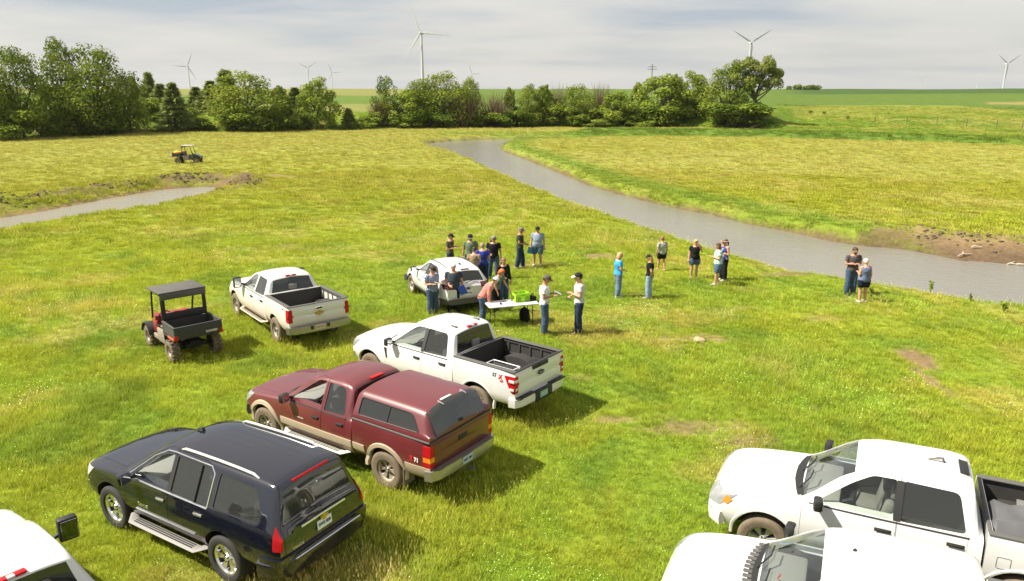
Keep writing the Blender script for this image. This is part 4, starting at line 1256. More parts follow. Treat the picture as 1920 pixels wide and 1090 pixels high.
PARKED = []
def vehicle(S):
    X, Y, yaw = S['pos']
    yaw = R(yaw)
    root = empty(S['name'], (X, Y, S.get('z', gz(X, Y))), yaw, S['label'], S['cat'], S.get('group'))
    PARKED.append((X, Y, yaw, S['len'] / 2, .95))
    bodym = S['paint']
    mats = [bodym, INTER, BLACKP]
    xf, xr, wr = S['xf'], S['xr'], S['wr']          # axles, wheel radius
    L = Loft(S['x0'], S['x1'], S['p'])
    base = L.mesh('body', mats)
    def arch(x, rad):
        b = MB()
        for sg in (1, -1):
            n = 28
            poly = [(x + rad * math.cos(2 * PI * i / n), wr + .03 + rad * math.sin(2 * PI * i / n)) for i in range(n)]
            b.prism(poly, sg * .58, sg * 1.4, 'y', 2)
        return b.mesh('arch', mats)
    ar = S.get('arch', wr + .085)
    ops = []
    for ax in (xf, xr):
        if S['x0'] - .3 < ax < S['x1'] + .3: ops.append((arch(ax, ar), 'DIFFERENCE'))
    # hollow cabin
    cab = S['cabin']                                # (xf_low, xf_belt, x_roof_front, x_roof_rear, x_rear, z_floor, z_belt)
    V = []
    for (x, z) in [(cab[0], cab[5]), (cab[1], cab[6]), (cab[2], L.p['zt'](cab[2]) - .07), (cab[3], L.p['zt'](cab[3]) - .07), (cab[4], cab[6]), (cab[4], cab[5])]:
        hw = min(L.yside(x, min(z, L.ctrl(x)[5][1] - .03)) - .075, .92) if z < cab[6] + .1 else L.wtop(x)[0] - .075
        V.append((x, hw, z))
    n = len(V)
    VV = V + [(x, -y, z) for x, y, z in V]
    F = [(0, 1, 2), (0, 2, 3), (0, 3, 4), (0, 4, 5), (n, n + 2, n + 1), (n, n + 3, n + 2), (n, n + 4, n + 3), (n, n + 5, n + 4)]
    for i in range(n): F.append((i, i + n, (i + 1) % n + n, (i + 1) % n))
    cb = MB(); cb.add(VV, F, 1)
    ops.append((cb.mesh('cavity', mats), 'DIFFERENCE'))
    # glazing openings
    wins = S['windows']                              # list of (outline, glass material or None, sides)
    for poly, gm, _ in wins:
        ops.append((side_pair(poly, .35, 1.4), 'DIFFERENCE'))
    ws = S.get('windscreen'); rg = S.get('rearglass')
    for q in (ws, rg):
        if not q: continue
        G = top_pane(L, q[0], q[1], q[2], sink=0)
        nrm = (G[0][4] - G[-1][4]).cross(Vector((0, 1, 0))).normalized()
        if nrm.z < 0: nrm = -nrm
        ops.append((slab(G, nrm, -.35, .2, 'cut', mats), 'DIFFERENCE'))
    B1 = boolean(base, ops)
    # doors, bonnet, liftgate cut out of the shell as parts of their own
    cuts = []
    parts = []
    for poly, nm in S['doors']:
        parts.append((nm, boolean(B1.copy(), [(prism_mesh([(inset(poly, .006), .45, 1.5, 'y')]), 'INTERSECT')])))
        cuts.append((side_pair(poly, .44, 1.51), 'DIFFERENCE'))
    if S.get('hood'):
        poly, zc = S['hood']
        hp = [(x, y) for x, y in poly] + [(x, -y) for x, y in reversed(poly)]
        hm = boolean(B1.copy(), [(prism_mesh([(inset(hp, .006), zc, 3, 'z')]), 'INTERSECT')])
        put('hood', smooth_mesh(hm), root)
        cuts.append((prism_mesh([(hp, zc - .01, 3.1, 'z')]), 'DIFFERENCE'))
    if S.get('liftgate'):
        poly, xc = S['liftgate']                     # (y,z) half outline
        hp = [(y, z) for y, z in poly] + [(-y, z) for y, z in reversed(poly)]
        lm = boolean(B1.copy(), [(prism_mesh([(inset(hp, .006), -4, xc, 'x')]), 'INTERSECT')])
        put('liftgate', smooth_mesh(lm), root)
        cuts.append((prism_mesh([(hp, -4.1, xc + .006, 'x')]), 'DIFFERENCE'))
    body = boolean(B1, cuts)
    put(S.get('bodyname', 'body'), smooth_mesh(body), root)
    doors = []
    for nm, me in parts:
        smooth_mesh(me)
        dl = put(nm, me, root)
        dr = put(nm, mirror_mesh(me, nm), root)
        doors.append((dl, dr))
    # glass
    for i, (poly, gm, sides) in enumerate(wins):
        if gm is None: continue
        di = S.get('winparent', {}).get(i)
        for k, sg in enumerate((1, -1)):
            if sg not in sides: continue
            side_pane(L, inset(poly, -.006), 'window', gm, root if di is None else doors[di][k], sg)
    if ws:
        G = top_pane(L, ws[0], ws[1], ws[2] - .012)
        nrm = (G[0][4] - G[-1][4]).cross(Vector((0, 1, 0))).normalized(); nrm = nrm if nrm.z > 0 else -nrm
        put('windshield', slab(G, nrm, -.012, -.004, 'windshield', [ws[3]]), root)
    if rg:
        G = top_pane(L, rg[0], rg[1], rg[2] - .012)
        nrm = (G[0][4] - G[-1][4]).cross(Vector((0, 1, 0))).normalized(); nrm = nrm if nrm.z > 0 else -nrm
        put('rear_window', slab(G, nrm, -.012, -.004, 'rear_window', [rg[3]]), root)
    # proud patches of the same skin (cladding, lamps, pillars)
    for nm, poly, off, mat, ax, rng_ in S.get('patches', []):
        LO = Loft(S['x0'], S['x1'], S['p'], off=off, step=.10)
        pmesh = LO.mesh(nm, [mat])
        items = [(poly, rng_[0], rng_[1], ax)]
        pc = boolean(pmesh, [(prism_mesh(items), 'INTERSECT')])
        smooth_mesh(pc)
        put(nm, pc, root)
        if S.get('mirror_patch', True) and ax in ('y', 'z', 'x') and rng_[0] != -rng_[1] and len(rng_) < 3:
            put(nm, mirror_mesh(pc, nm), root)
    # wheels
    tm = S['tyre']; rm = S['rim']
    tw = S['tw']
    for ax in (xf, xr):
        for sg in (1, -1):
            add_wheel(root, ax, sg * S['track'], wr, tw, S['rimr'], tm, rm, sg)
    # chassis under the body
    b = MB()
    zc = S.get('zchassis', .42)
    for sg in (1, -1): b.box(((S['rear'] + S['front']) / 2, sg * .42, zc), (S['front'] - S['rear'] - .4, .10, .16), 0)
    for ax in (xf, xr):
        b.tube([(ax, -S['track'] + .08, wr), (ax, S['track'] - .08, wr)], .06, 8)
        b.ellipsoid((ax, 0, wr), (.17, .17, .16), 10, 6)
    b.obj('chassis', [FRAMEM], root, 40)
    # seats, dashboard, steering wheel
    zf = cab[5]
    for sx in S.get('seats', []):
        if sx[1] == 'pair':
            seat(root, sx[0], .40, .52, S.get('seatm', SEATD), zf); seat(root, sx[0], -.40, .52, S.get('seatm', SEATD), zf)
        else:
            seat(root, sx[0], 0, 1.30, S.get('seatm', SEATD), zf)
    xd = S.get('dash', cab[1] - .25)
    b = MB(); b.box((xd + .12, 0, cab[6] - .10), (.60, 1.46, .18), 0, None, .05)
    b.obj('dashboard', [pm('dash_plastic', (.30, .29, .27), .7)], root, 40)
    b = MB()
    n = 20; c = Vector((xd - .36, .40, cab[6] - .02)); rot = Matrix.Rotation(-.45, 3, 'Y')
    b.tube([c + rot @ Vector((0, .19 * math.cos(2 * PI * i / n), .19 * math.sin(2 * PI * i / n))) for i in range(n + 1)], .016, 6, cap=False)
    b.tube([c + rot @ Vector((0, -.19, 0)), c + rot @ Vector((0, .19, 0))], .018, 6)
    b.tube([c, c + Vector((.3, 0, -.14))], .03, 6)
    b.obj('steering_wheel', [BLACKP], root, 40)
    # mirrors and handles
    mx, mz = S['mirror'][:2]
    for sg in (1, -1):
        wing_mirror(root, mx, L.yside(mx, mz), mz, sg, S['mirror'][2], len(S['mirror']) > 3)
    for k, hd in enumerate(S.get('handles', [])):
        x, z, mat = hd
        for j, sg in enumerate((1, -1)):
            y = sg * (L.yside(x, z) + .018)
            b = MB(); b.box((x, y, z), (.20, .030, .040), 0, None, .012)
            b.box((x, y - sg * .016, z), (.23, .010, .06), 1, None, .004)
            b.obj('handle', [mat, BLACKP], doors[min(k, len(doors) - 1)][j], 40)
    for f in S.get('extra', []): f(root, L, S)
    return root, L

# ------------------------------------------------------------------ pickup bed
def pickup_bed(root, S):
    """separate load bed behind the cab"""
    bd = S['bed']
    x1, x0, rail, hw, zb = bd['x1'], bd['x0'], bd['rail'], bd['hw'], bd['zb']
    bm_ = [S['paint'], bd.get('inner', S['paint']), BLACKP]
    class BL(Loft):
        RAD = [0, .05, .12, .16, .05, .02, .02, 0]
        def ctrl(s, x):
            o = s.off; h = s.p['hw'](min(max(x, x0), x1)) + o
            return [(0, zb - o), (h - .10, zb - o), (h - .02, zb + .18), (h + s.p['flare'](x), zb + .46), (h - .015, rail - .10), (h - .035, rail + o), (h - .30, rail + o), (0, rail + o)]
    q = dict(hw=[(x1, hw - .005), ((x0 + x1) / 2, hw), (x0 + .5, hw), (x0, hw - .035)], flare=[(x1, 0), (S['xr'] + .6, .0), (S['xr'], .018), (S['xr'] - .6, .0), (x0, 0)])
    B = BL(x0, x1, q, step=.08)
    base = B.mesh('cargo_bed', bm_)
    b = MB()
    n = 28; ar = S.get('arch', S['wr'] + .085); wr = S['wr']
    for sg in (1, -1):
        b.prism([(S['xr'] + ar * math.cos(2 * PI * i / n), wr + .03 + ar * math.sin(2 * PI * i / n)) for i in range(n)], sg * .60, sg * 1.4, 'y', 2)
    archm = b.mesh('arch', bm_)
    fl = bd.get('floor', .80); iw = hw - .105
    b = MB(); b.box(((x1 + x0) / 2 - .06, 0, fl + .5), (x1 - x0 - .02, iw * 2, 1.0), 1)
    inner = b.mesh('inner', bm_)
    ops = [(inner, 'DIFFERENCE'), (archm, 'DIFFERENCE')]
    me = boolean(base, ops)
    bed = put('cargo_bed', smooth_mesh(me), root)
    # wheel boxes inside, floor ribs, pockets in the side
    b = MB()
    for sg in (1, -1):
        nn = 12; rr = .54
        poly = [(S['xr'] + rr * math.cos(PI * i / nn), fl - .02 + .26 * math.sin(PI * i / nn)) for i in range(nn + 1)]
        b = MB(); b.prism(poly, sg * (iw - .33), sg * (iw + .02), 'y')
        b.obj('wheel_box', [LINER if bd.get('inner') is LINER else bd.get('liner', LINER)], bed, 40)
    b = MB()
    for k in range(9):
        b.box(((x0 + x1) / 2 - .03, -iw + .18 + k * (2 * iw - .36) / 8, fl + .008), (x1 - x0 - .14, .07, .022), 0)
    b.obj('floor_rib', [bd.get('liner', LINER)], bed)
    if bd.get('pockets'):
        b = MB()
        for sg in (1, -1):
            for xx in np.linspace(x0 + .25, x1 - .25, 5):
                b.box((xx, sg * (iw - .012), rail - .22), (.05, .03, .30), 0, None, .008)
            b.box(((x0 + x1) / 2, sg * (iw - .012), rail - .36), (x1 - x0 - .2, .03, .04), 0, None, .01)
            b.box(((x0 + x1) / 2, sg * (iw - .012), rail - .07), (x1 - x0 - .2, .03, .04), 0, None, .01)
        b.obj('bed_side_rib', [LINER], bed, 40, fix=False)
        if bd.get('liner', LINER) is not LINER:
            for sg in (1, -1):
                b = MB(); b.box(((x0 + x1) / 2, sg * (iw - .004), rail - .20), (x1 - x0 - .12, .006, .36), 0); b.obj('bed_side_panel', [bd['liner']], bed)
    # rail caps
    for sg in (1, -1):
        b = MB(); b.box(((x0 + x1) / 2, sg * (hw - .085), rail + .006), (x1 - x0 - .01, .13, .030), 0, None, .012)
        b.obj('bed_rail', [bd.get('railm', GREYP)], root, 40)
    b = MB(); b.box((x1 - .03, 0, rail + .004), (.055, iw * 2, .03), 0, None, .01)
    b.obj('bed_front_rail', [bd.get('railm', GREYP) if not bd.get('frontm') else bd['frontm']], root, 40)
    # tailgate
    tg = empty('tailgate', (0, 0, 0), parent=root)
    zt0, zt1 = bd.get('tg0', zb + .28), rail - .005
    b = MB()
    b.box((x0 + .035, 0, (zt0 + zt1) / 2), (.075, iw * 2 + .055, zt1 - zt0), 0, None, .018)
    b.box((x0 - .006, 0, zt1 - .16), (.02, iw * 2 - .10, .20), 0, None, .009)
    b.box((x0 - .006, 0, zt0 + .17), (.02, iw * 2 - .10, .26), 0, None, .009)
    b.obj('tailgate_panel', [S['paint']], tg, 40)
    b = MB(); b.box((x0 + .03, 0, zt1 + .010), (.09, iw * 2 + .05, .025), 0, None, .01)
    b.obj('tailgate_cap', [bd.get('capm', BLACKP)], tg, 40)
    hz = bd.get('handle', zt1 - .16)
    b = MB(); b.box((x0 - .018, 0, hz), (.02, bd.get('handw', .30), .095), 0, None, .008); b.box((x0 - .03, 0, hz - .006), (.012, .20, .05), 1, None, .005)
    b.obj('handle', [bd.get('handm', BLACKP), BLACKP], tg, 40)
    # tail lamps at the rear corners
    LO = BL(x0, x1, q, off=.010, step=.08)
    for poly, mat in bd['lamps']:
        me = boolean(LO.mesh('taillight', [mat]), [(prism_mesh([(poly, hw - .19, 1.3, 'y')]), 'INTERSECT')])
        smooth_mesh(me)
        put('taillight', me, root); put('taillight', mirror_mesh(me, 'taillight'), root)
    for nm, poly, off, mat in bd.get('patches', []):
        LO2 = BL(x0, x1, q, off=off, step=.08)
        me = boolean(LO2.mesh(nm, [mat]), [(prism_mesh([(poly, .6, 1.3, 'y')]), 'INTERSECT')])
        smooth_mesh(me)
        put(nm, me, root); put(nm, mirror_mesh(me, nm), root)
    return bed, B

def arch_ring(x, zc, r0, r1, a0=-8, a1=188, n=16):
    o = [(x + r1 * math.cos(R(a0 + (a1 - a0) * i / n)), zc + r1 * math.sin(R(a0 + (a1 - a0) * i / n))) for i in range(n + 1)]
    i_ = [(x + r0 * math.cos(R(a0 + (a1 - a0) * i / n)), zc + r0 * math.sin(R(a0 + (a1 - a0) * i / n))) for i in range(n + 1)]
    return o + list(reversed(i_))
def flare_ring(loftY, x, zc, r0, r1, mat, name, parent, off=.02, a0=-5, a1=185, n=18):
    """wheel-arch lip laid on the side of a body"""
    for sg in (1, -1):
        V, F = [], []
        for i in range(n + 1):
            a = R(a0 + (a1 - a0) * i / n)
            for rr, oo in ((r1, .002), (r1 - .012, off), (r0 + .01, off), (r0 - .004, off * .2), (r0 - .004, -.05), (r1, -.05)):
                xx, z = x + rr * math.cos(a), zc + rr * math.sin(a)
                V.append((xx, sg * (loftY(xx, z) + oo), z))
        k = 6
        for i in range(n):
            for j in range(k): F.append((i * k + j, i * k + (j + 1) % k, (i + 1) * k + (j + 1) % k, (i + 1) * k + j))
        F.append(tuple(range(k))); F.append(tuple(n * k + j for j in range(k)))
        b = MB(); b.add(V, F); b.obj(name, [mat], parent, 40)
def step_bar(root, x0, x1, y, z, mat, w=.16, h=.06, pad=None):
    for sg in (1, -1):
        b = MB()
        b.tube([(x0, sg * (y - .12), z + .03), (x0 + .12, sg * y, z), (x1 - .12, sg * y, z), (x1, sg * (y - .12), z + .03)], [w * .38, w * .5, w * .5, w * .38], 10, 0, True, h / w)
        o = b.obj('running_board', [mat], root, 40)
        b = MB()
        for k in range(3):
            b.box(((x0 + x1) / 2, sg * (y - .04 + k * .04), z + h / 2 + .001), (x1 - x0 - .4, .018, .008), 0)
        b.obj('step_tread', [pad or BLACKP], o)
def flat_badge(name, parent, loc, right, up, poly, depth, mats, mi=0):
    rx, u = Vector(right).normalized(), Vector(up).normalized(); n = rx.cross(u).normalized(); u = n.cross(rx)
    b = MB(); k = len(poly)
    V = [Vector(loc) + rx * p[0] + u * p[1] + n * d for d in (-.002, depth) for p in poly]
    F = [tuple(range(k)), tuple(range(2 * k - 1, k - 1, -1))] + [(i, i + k, (i + 1) % k + k, (i + 1) % k) for i in range(k)]
    b.add(V, F); return b.obj(name, mats, parent)
BOWTIE = [(-.5, -.1), (-.42, .1), (-.16, .1), (-.10, .2), (.16, .2), (.18, .1), (.5, .1), (.42, -.1), (.16, -.1), (.10, -.2), (-.16, -.2), (-.18, -.1)]
OVAL = [(math.cos(2 * PI * i / 24) * .5, math.sin(2 * PI * i / 24) * .5) for i in range(24)]
# ------------------------------------------------------------------ the parked vehicles
T_ROAD = tyre_mesh(.405, .275, .265, RUBBER)
T_ROADD = tyre_mesh(.40, .27, .225, RUBBERD)
T_TRUCK = tyre_mesh(.405, .275, .24, RUBBERD)
R_CHROME6 = rim_mesh(.265, .27, 6, CHROME, 2)
R_DUST6 = rim_mesh(.225, .26, 6, ALUD, 0)
R_ALU6 = rim_mesh(.24, .26, 6, ALU, 1)
R_DUST5 = rim_mesh(.24, .26, 5, ALUD, 1)

def front_end(root, L, S):
    """grille, front bumper and headlamps"""
    xf = S['x1']; fb = S.get('frontm', CHROME)
    w = L.ctrl(xf)[3][0]
    zb = S.get('zbump', .62)
    sweep_bumper([(xf + .06, 0), (xf + .05, .5), (xf - .02, .80), (xf - .22, .97)], [(0, zb - .12), (.02, zb), (0, zb + .12), (-.10, zb + .12), (-.10, zb - .12)], fb, 'front_bumper', root)
    b = MB(); b.box((xf - .01, 0, zb + .20), (.04, 1.15, .16), 0, None, .015)
    for k in range(2): b.box((xf + .012, 0, zb + .165 + k * .07), (.015, 1.10, .025), 1, None, .006)
    b.obj('grille', [BLACKP, S.get('grillem', CHROME)], root, 40)

def lamp_insert(root, xs, y, z, size, mat, name='lamp_insert'):
    for sg in (1, -1):
        b = MB(); b.box((xs, sg * y, z), size, 0, None, .008); b.obj(name, [mat], root, 40)

def truck(S, ext=False, bed=True):
    """a full-size pickup; numbers in metres, origin on the ground midway between the axles"""
    dz = S.get('dz', 0.0)
    c0 = S.get('c0', -1.08 if not ext else -.90)
    fx = S['fx']                                     # nose x
    zr = S['roof']
    bel = S.get('belt', 1.22) + dz
    hd = S.get('hood', 1.29) + dz
    wsx = S.get('wsx', 1.30)                          # foot of the windscreen
    rf = wsx - .82                                   # front of the roof
    sh = S.get('shift', 0.0)
    p = dict(
        hw=[(fx, .80), (fx - .15, .925), (fx - .45, .985), (1.6, 1.005), (0, 1.0), (c0, .985)],
        zb=[(fx, .52 + dz), (fx - .5, .44 + dz), (1, .42 + dz), (c0, .42 + dz)],
        zs=[(fx, bel - .30), (fx - .25, bel - .14), (wsx + .2, bel - .02), (wsx - .1, bel), (c0, bel + .03)],
        zt=[(fx, hd - .30), (fx - .06, hd - .20), (fx - .25, hd - .11), (fx - .65, hd - .06), (wsx + .2, hd - .005), (wsx + .02, hd + .01), (wsx - .14, hd + .10), (rf + .14, zr - .15), (rf - .04, zr - .07), (rf - .45, zr - .008), (c0 + .55, zr), (c0 + .25, zr - .035), (c0 + .16, zr - .085), (c0 + .05, bel + .15), (c0, bel + .11)],
        wt=[(fx, .70), (fx - .25, .79), (wsx + .15, .845), (wsx + .02, .84), (rf + .07, .675), (rf - .25, .665), (c0 + .30, .66), (c0 + .16, .665), (c0 + .05, .80), (c0, .84)],
        tuck=[(fx, .06), (wsx, .06), (c0, .055)],
        crown=[(fx, .06), (wsx, .055), (rf, .06), (c0, .05)])
    S['p'] = p; S['x0'] = c0; S['x1'] = fx
    zl = .52 + dz
    wz0, wz1 = bel + .055, zr - .125
    ed = zr - .07                                    # top of the doors
    pil = lambda x: hd + .01 + (zr - .10 - hd) * (wsx - x) / (wsx - rf) * .97
    md = S.get('mid', -.05)
    wf = rounded([(wsx - .24, wz0), (rf + .06, pil(rf + .06) - .13), (rf - .20, wz1), (md + .05, wz1 + .01), (md + .05, wz0 - .005)], [.03, .10, .08, .04, .04])
    r_end = c0 + .17
    wrr = rounded([(md - .05, wz0), (md - .05, wz1 + .01), (r_end + .12 + .06, wz1 - .005), (r_end + .05, wz0 + .02)], [.04, .04, .09, .06])
    S.setdefault('gf', G_CLEAR); S.setdefault('gr', G_TINT)
    S['windows'] = [(wf, S['gf'], (1, -1) if not S.get('open_window') else (-1,)), (wrr, S['gr'], (1, -1))]
    S['winparent'] = {0: 0, 1: 1}
    df = rounded([(wsx - .06, zl), (wsx - .06, bel - .02), (wsx - .12, bel + .10), (rf + .07, pil(rf + .07) - .045), (rf - .20, ed), (md, ed + .005), (md, zl)], [.05, .03, .05, .08, .06, .01, .05])
    dr = rounded([(md - .005, zl), (md - .005, ed + .005), (r_end + .15, ed - .005), (r_end + .02, bel + .05), (r_end + .02, zl + .30 if not ext else zl), (r_end + .10 if not ext else r_end + .02, zl)], [.05, .01, .08, .05, .10, .05])
    S['doors'] = [(df, 'door'), (dr, 'door')]
    S['windscreen'] = (wsx - .03, rf + .06, .055, S.get('gws', G_MID))
    S['rearglass'] = (c0 + .060, c0 + .150, .075, S['gr'])
    S['cabin'] = (wsx - .12, wsx - .18, rf - .05, c0 + .22, c0 + .08, .62 + dz, bel)
    S['hood'] = ([(fx - .07, .66), (wsx + .12, .80)], hd - .42)
    S['seats'] = [(.28 + sh, 'pair'), (c0 + .42, 'bench')] if not ext else [(.25, 'pair')]
    S['dash'] = wsx - .42
    S['mirror'] = (S.get('mirx', wsx - .30), bel + .09, S.get('mirm', BLACKP)) + (('big',) if S.get('bigmirror') else ())
    S['handles'] = [(md + .17, bel - .13, S.get('handm', BLACKP)), (r_end + .17, bel - .11, S.get('handm', BLACKP))]
    S.setdefault('zchassis', .50 + dz)
    S.setdefault('track', .86); S.setdefault('tw', .275); S.setdefault('rimr', .24)
    S['front'] = fx; S.setdefault('rear', -3.0); S['len'] = fx + 3.0
    hl = [(fx - .48, bel - .10), (fx + .2, bel - .16), (fx + .2, bel - .40), (fx - .20, bel - .34)]
    S.setdefault('patches', []).append(('headlight', hl, .010, LENSH, 'y', (.50, 1.3)))
    # dark pillar between the side windows
    if not ext:
        S['patches'].append(('door_pillar', [(md + .052, wz0), (md + .052, wz1 + .005), (md - .052, wz1 + .005), (md - .052, wz0)], .004, S.get('pillm', BLACKP), 'y', (.5, 1.3)))
    root, L = vehicle(S)
    front_end(root, L, S)
    # cowl below the windscreen, wipers
    b = MB()
    n = 10; V = []; F = []
    for i in range(n + 1):
        y = -.74 + 1.48 * i / n
        for x in (wsx + .13 - .10 * (y / .74) ** 2 * 1.0, wsx + .00 - .06 * (y / .74) ** 2):
            V.append((x, y, L.ztop(x, y) + .006))
    for i in range(n): F.append((2 * i, 2 * i + 2, 2 * i + 3, 2 * i + 1))
    b.add(V, F); b.obj('cowl', [BLACKP], root, 40)
    for y0 in (.55, -.05):
        b = MB(); P = [(wsx + .03, y0, L.ztop(wsx + .03, y0) + .02), (wsx - .12, y0 - .25, L.ztop(wsx - .12, y0 - .25) + .02), (wsx - .14, y0 - .5, L.ztop(wsx - .14, y0 - .5) + .02)]
        b.tube(P, .012, 6); b.obj('wiper', [BLACKP], root, 40)
    # belt moulding along the window foot
    for sg in (1, -1):
        trim_line(L, densify([(wsx - .16, bel + .03), (c0 + .18, bel + .035)]), .012, S.get('beltm', BLACKP), 'window_trim', root, sg)
    # high brake lamp on the trailing edge of the roof
    xz = c0 + .215
    if S.get('nobrake'): return root, L
    b = MB(); b.box((xz - .03, 0, L.ztop(xz - .02, 0) + .012), (.10, .34, .035), 0, None, .012)
    b.box((xz - .045, 0, L.ztop(xz - .02, 0) + .014), (.075, .09, .036), 1, None, .01)
    b.obj('brake_light', [LENSR, S.get('chm', LENSW)], root, 40)
    return root, L

# ---- the white pickup with the empty black-lined bed (centre)
WHITE = paint('white_paint', (.68, .672, .66), .35, dust=.35, dust_z=.72)
def stx(root, L, S):
    bed = S['_bed']; x0 = -2.99
    flare_ring(lambda x, z: max(L.yside(x, z), .9), S['xf'], S['wr'] + .03, S['arch'], S['arch'] + .05, S['paint'], 'wheel_lip', root)
    flare_ring(bed.yside, S['xr'], S['wr'] + .03, S['arch'], S['arch'] + .05, S['paint'], 'wheel_lip', root)
    sweep_bumper([(-3.10, 0), (-3.10, .40), (-3.07, .80), (-3.00, .97), (-2.84, 1.01)], [(0, .56), (.01, .66), (0, .76), (-.11, .77), (-.11, .55)], S['paint'], 'rear_bumper', root)
    b = MB()
    for sg in (1, -1): b.box((-3.04, sg * .62, .775), (.13, .60, .035), 0, None, .012)
    b.box((-3.08, 0, .66), (.10, .66, .26), 0, None, .02)
    b.obj('bumper_step', [BLACKP], root, 40)
    plate(root, (-3.135, .02, .67), (0, -1, 0), (0, 0, 1), .30, .15, 'KVS 418', PLATEB, pm('plate_yellow', (.60, .60, .20), .4))
    for sg in (1, -1):
        b = MB(); b.box((-3.006, sg * .90, 1.20), (.02, .11, .07), 0, None, .008); b.box((-3.006, sg * .915, 1.0), (.02, .08, .06), 0, None, .008)
        b.box((-2.93, sg * 1.005, 1.20), (.16, .02, .07), 0, None, .008); b.box((-2.93, sg * 1.005, 1.0), (.12, .02, .06), 0, None, .008)
        b.obj('reversing_lens', [LENSW], root, 40)
    em = flat_badge('oval_badge', root, (-3.026, .0, 1.17), (0, -1, 0), (0, 0, 1), [(a * .24, b2 * .11) for a, b2 in OVAL], .012, [pm('badge_navy', (.03, .035, .05), .35)])
    place_text('badge_lettering', 'Ford', .062, pm('badge_silver', (.55, .56, .58), .3, metal=.6), em, (-3.040, 0, 1.17), (0, -1, 0), (0, 0, 1))
    for sg in (1, -1):
        rt = (-1, 0, 0) if sg > 0 else (1, 0, 0)
        t1 = place_text('decal', 'ST', .115, pm('decal_grey', (.06, .06, .065), .5), root, (-2.42, sg * (bed.yside(-2.42, 1.24) + .004), 1.25), rt, (0, sg * -.12, 1), .004)
        t2 = place_text('decal', 'X', .145, BADGE_RED, root, (-2.42 - .17, sg * (bed.yside(-2.56, 1.24) + .004), 1.235), rt, (0, sg * -.12, 1), .006)
        t3 = place_text('decal', '4x4', .06, BADGE_RED, root, (-2.42 - .20, sg * (bed.yside(-2.6, 1.15) + .004), 1.145), rt, (0, sg * -.12, 1), .003)
    for sg in (1, -1):                               # side vent behind the front wheel
        b = MB(); P = [(1.30, 1.12), (1.20, 1.12), (1.16, .88), (1.20, .86)]
        V = [(x, sg * (L.yside(x, z) + o), z) for o in (-.01, .012) for x, z in P]
        b.add(V, [(0, 1, 2, 3), (7, 6, 5, 4), (0, 4, 5, 1), (1, 5, 6, 2), (2, 6, 7, 3), (3, 7, 4, 0)]); b.obj('fender_vent', [BLACKP], root)
    for y, in ((.42,), (-.42,)):                     # clearance lamps on the roof edge
        b = MB(); z = L.ztop(-.66, y); b.box((-.68, y, z + .012), (.20, .055, .03), 0, None, .01); b.obj('roof_marker', [GREYP], root, 40)

S = dict(name='pickup_truck', label='white crew cab pickup with empty black-lined bed beside the red truck', cat='pickup truck', pos=(-1.704, 18.265, 142.11),
         group='pickup trucks parked in the meadow', paint=WHITE, fx=2.74, roof=1.945, belt=1.22, hood=1.29, xf=1.845, xr=-1.845, wr=.405, arch=.50, tyre=T_TRUCK, rim=R_ALU6,
         bed=dict(x1=-1.12, x0=-2.985, rail=1.405, hw=1.0, zb=.55, floor=.86, inner=LINER, pockets=True, handw=.62, handle=1.345, tg0=.78,
                  lamps=[(rounded([(-2.70, 1.30), (-3.2, 1.30), (-3.2, .90), (-2.89, .90)], [.03, .02, .02, .05]), LENSR)]))
F150, FL = truck(S)
_b, BL_ = pickup_bed(F150, S); S['_bed'] = BL_
stx(F150, FL, S)

# ---- maroon pickup with a topper
MAROON = paint('faded_maroon_paint', (.118, .014, .017), .42, coat=.7, dust=.75, dust_z=.80, dust_col=(.20, .15, .09), flake=.22)
BEIGE = pm('beige_cladding', (.42, .34, .24), .6, vary=.15, vscale=4)
S = dict(name='pickup_truck', label='faded maroon pickup with matching topper and beige wheel flares', cat='pickup truck', pos=(-3.398, 14.922, 145.34),
         group='pickup trucks parked in the meadow', paint=MAROON, fx=2.66, roof=1.86, belt=1.15, hood=1.21, xf=1.82, xr=-1.82, wr=.40, arch=.47, tyre=T_ROADD, rim=R_DUST6, rimr=.225, wsx=1.26, mid=-.02,
         open_window=True, gr=G_TINT, seatm=SEATD, frontm=GREYP, chm=LENSR,
         patches=[('side_moulding', [(1.24, .63), (1.24, .78), (-.895, .78), (-.895, .63)], .022, BEIGE, 'y', (.6, 1.3))],
         bed=dict(x1=-.935, x0=-2.955, rail=1.275, hw=.995, zb=.50, floor=.80, handle=1.08, handm=BLACKP, tg0=.72, handw=.26,
                  lamps=[([(-2.80, 1.20), (-3.2, 1.20), (-3.2, .98), (-2.80, .98)], LENSR), ([(-2.80, .975), (-3.2, .975), (-3.2, .88), (-2.80, .88)], LENSA), ([(-2.80, .875), (-3.2, .875), (-3.2, .78), (-2.80, .78)], LENSR)],
                  patches=[('side_moulding', [(-.94, .63), (-.94, .78), (-1.26, .78), (-1.26, .63)], .022, BEIGE), ('rear_cladding', [(-2.34, .45), (-2.34, .76), (-2.95, .76), (-2.95, .45)], .014, BEIGE)]))
RED, RL = truck(S, ext=True)
_b, RB = pickup_bed(RED, S)
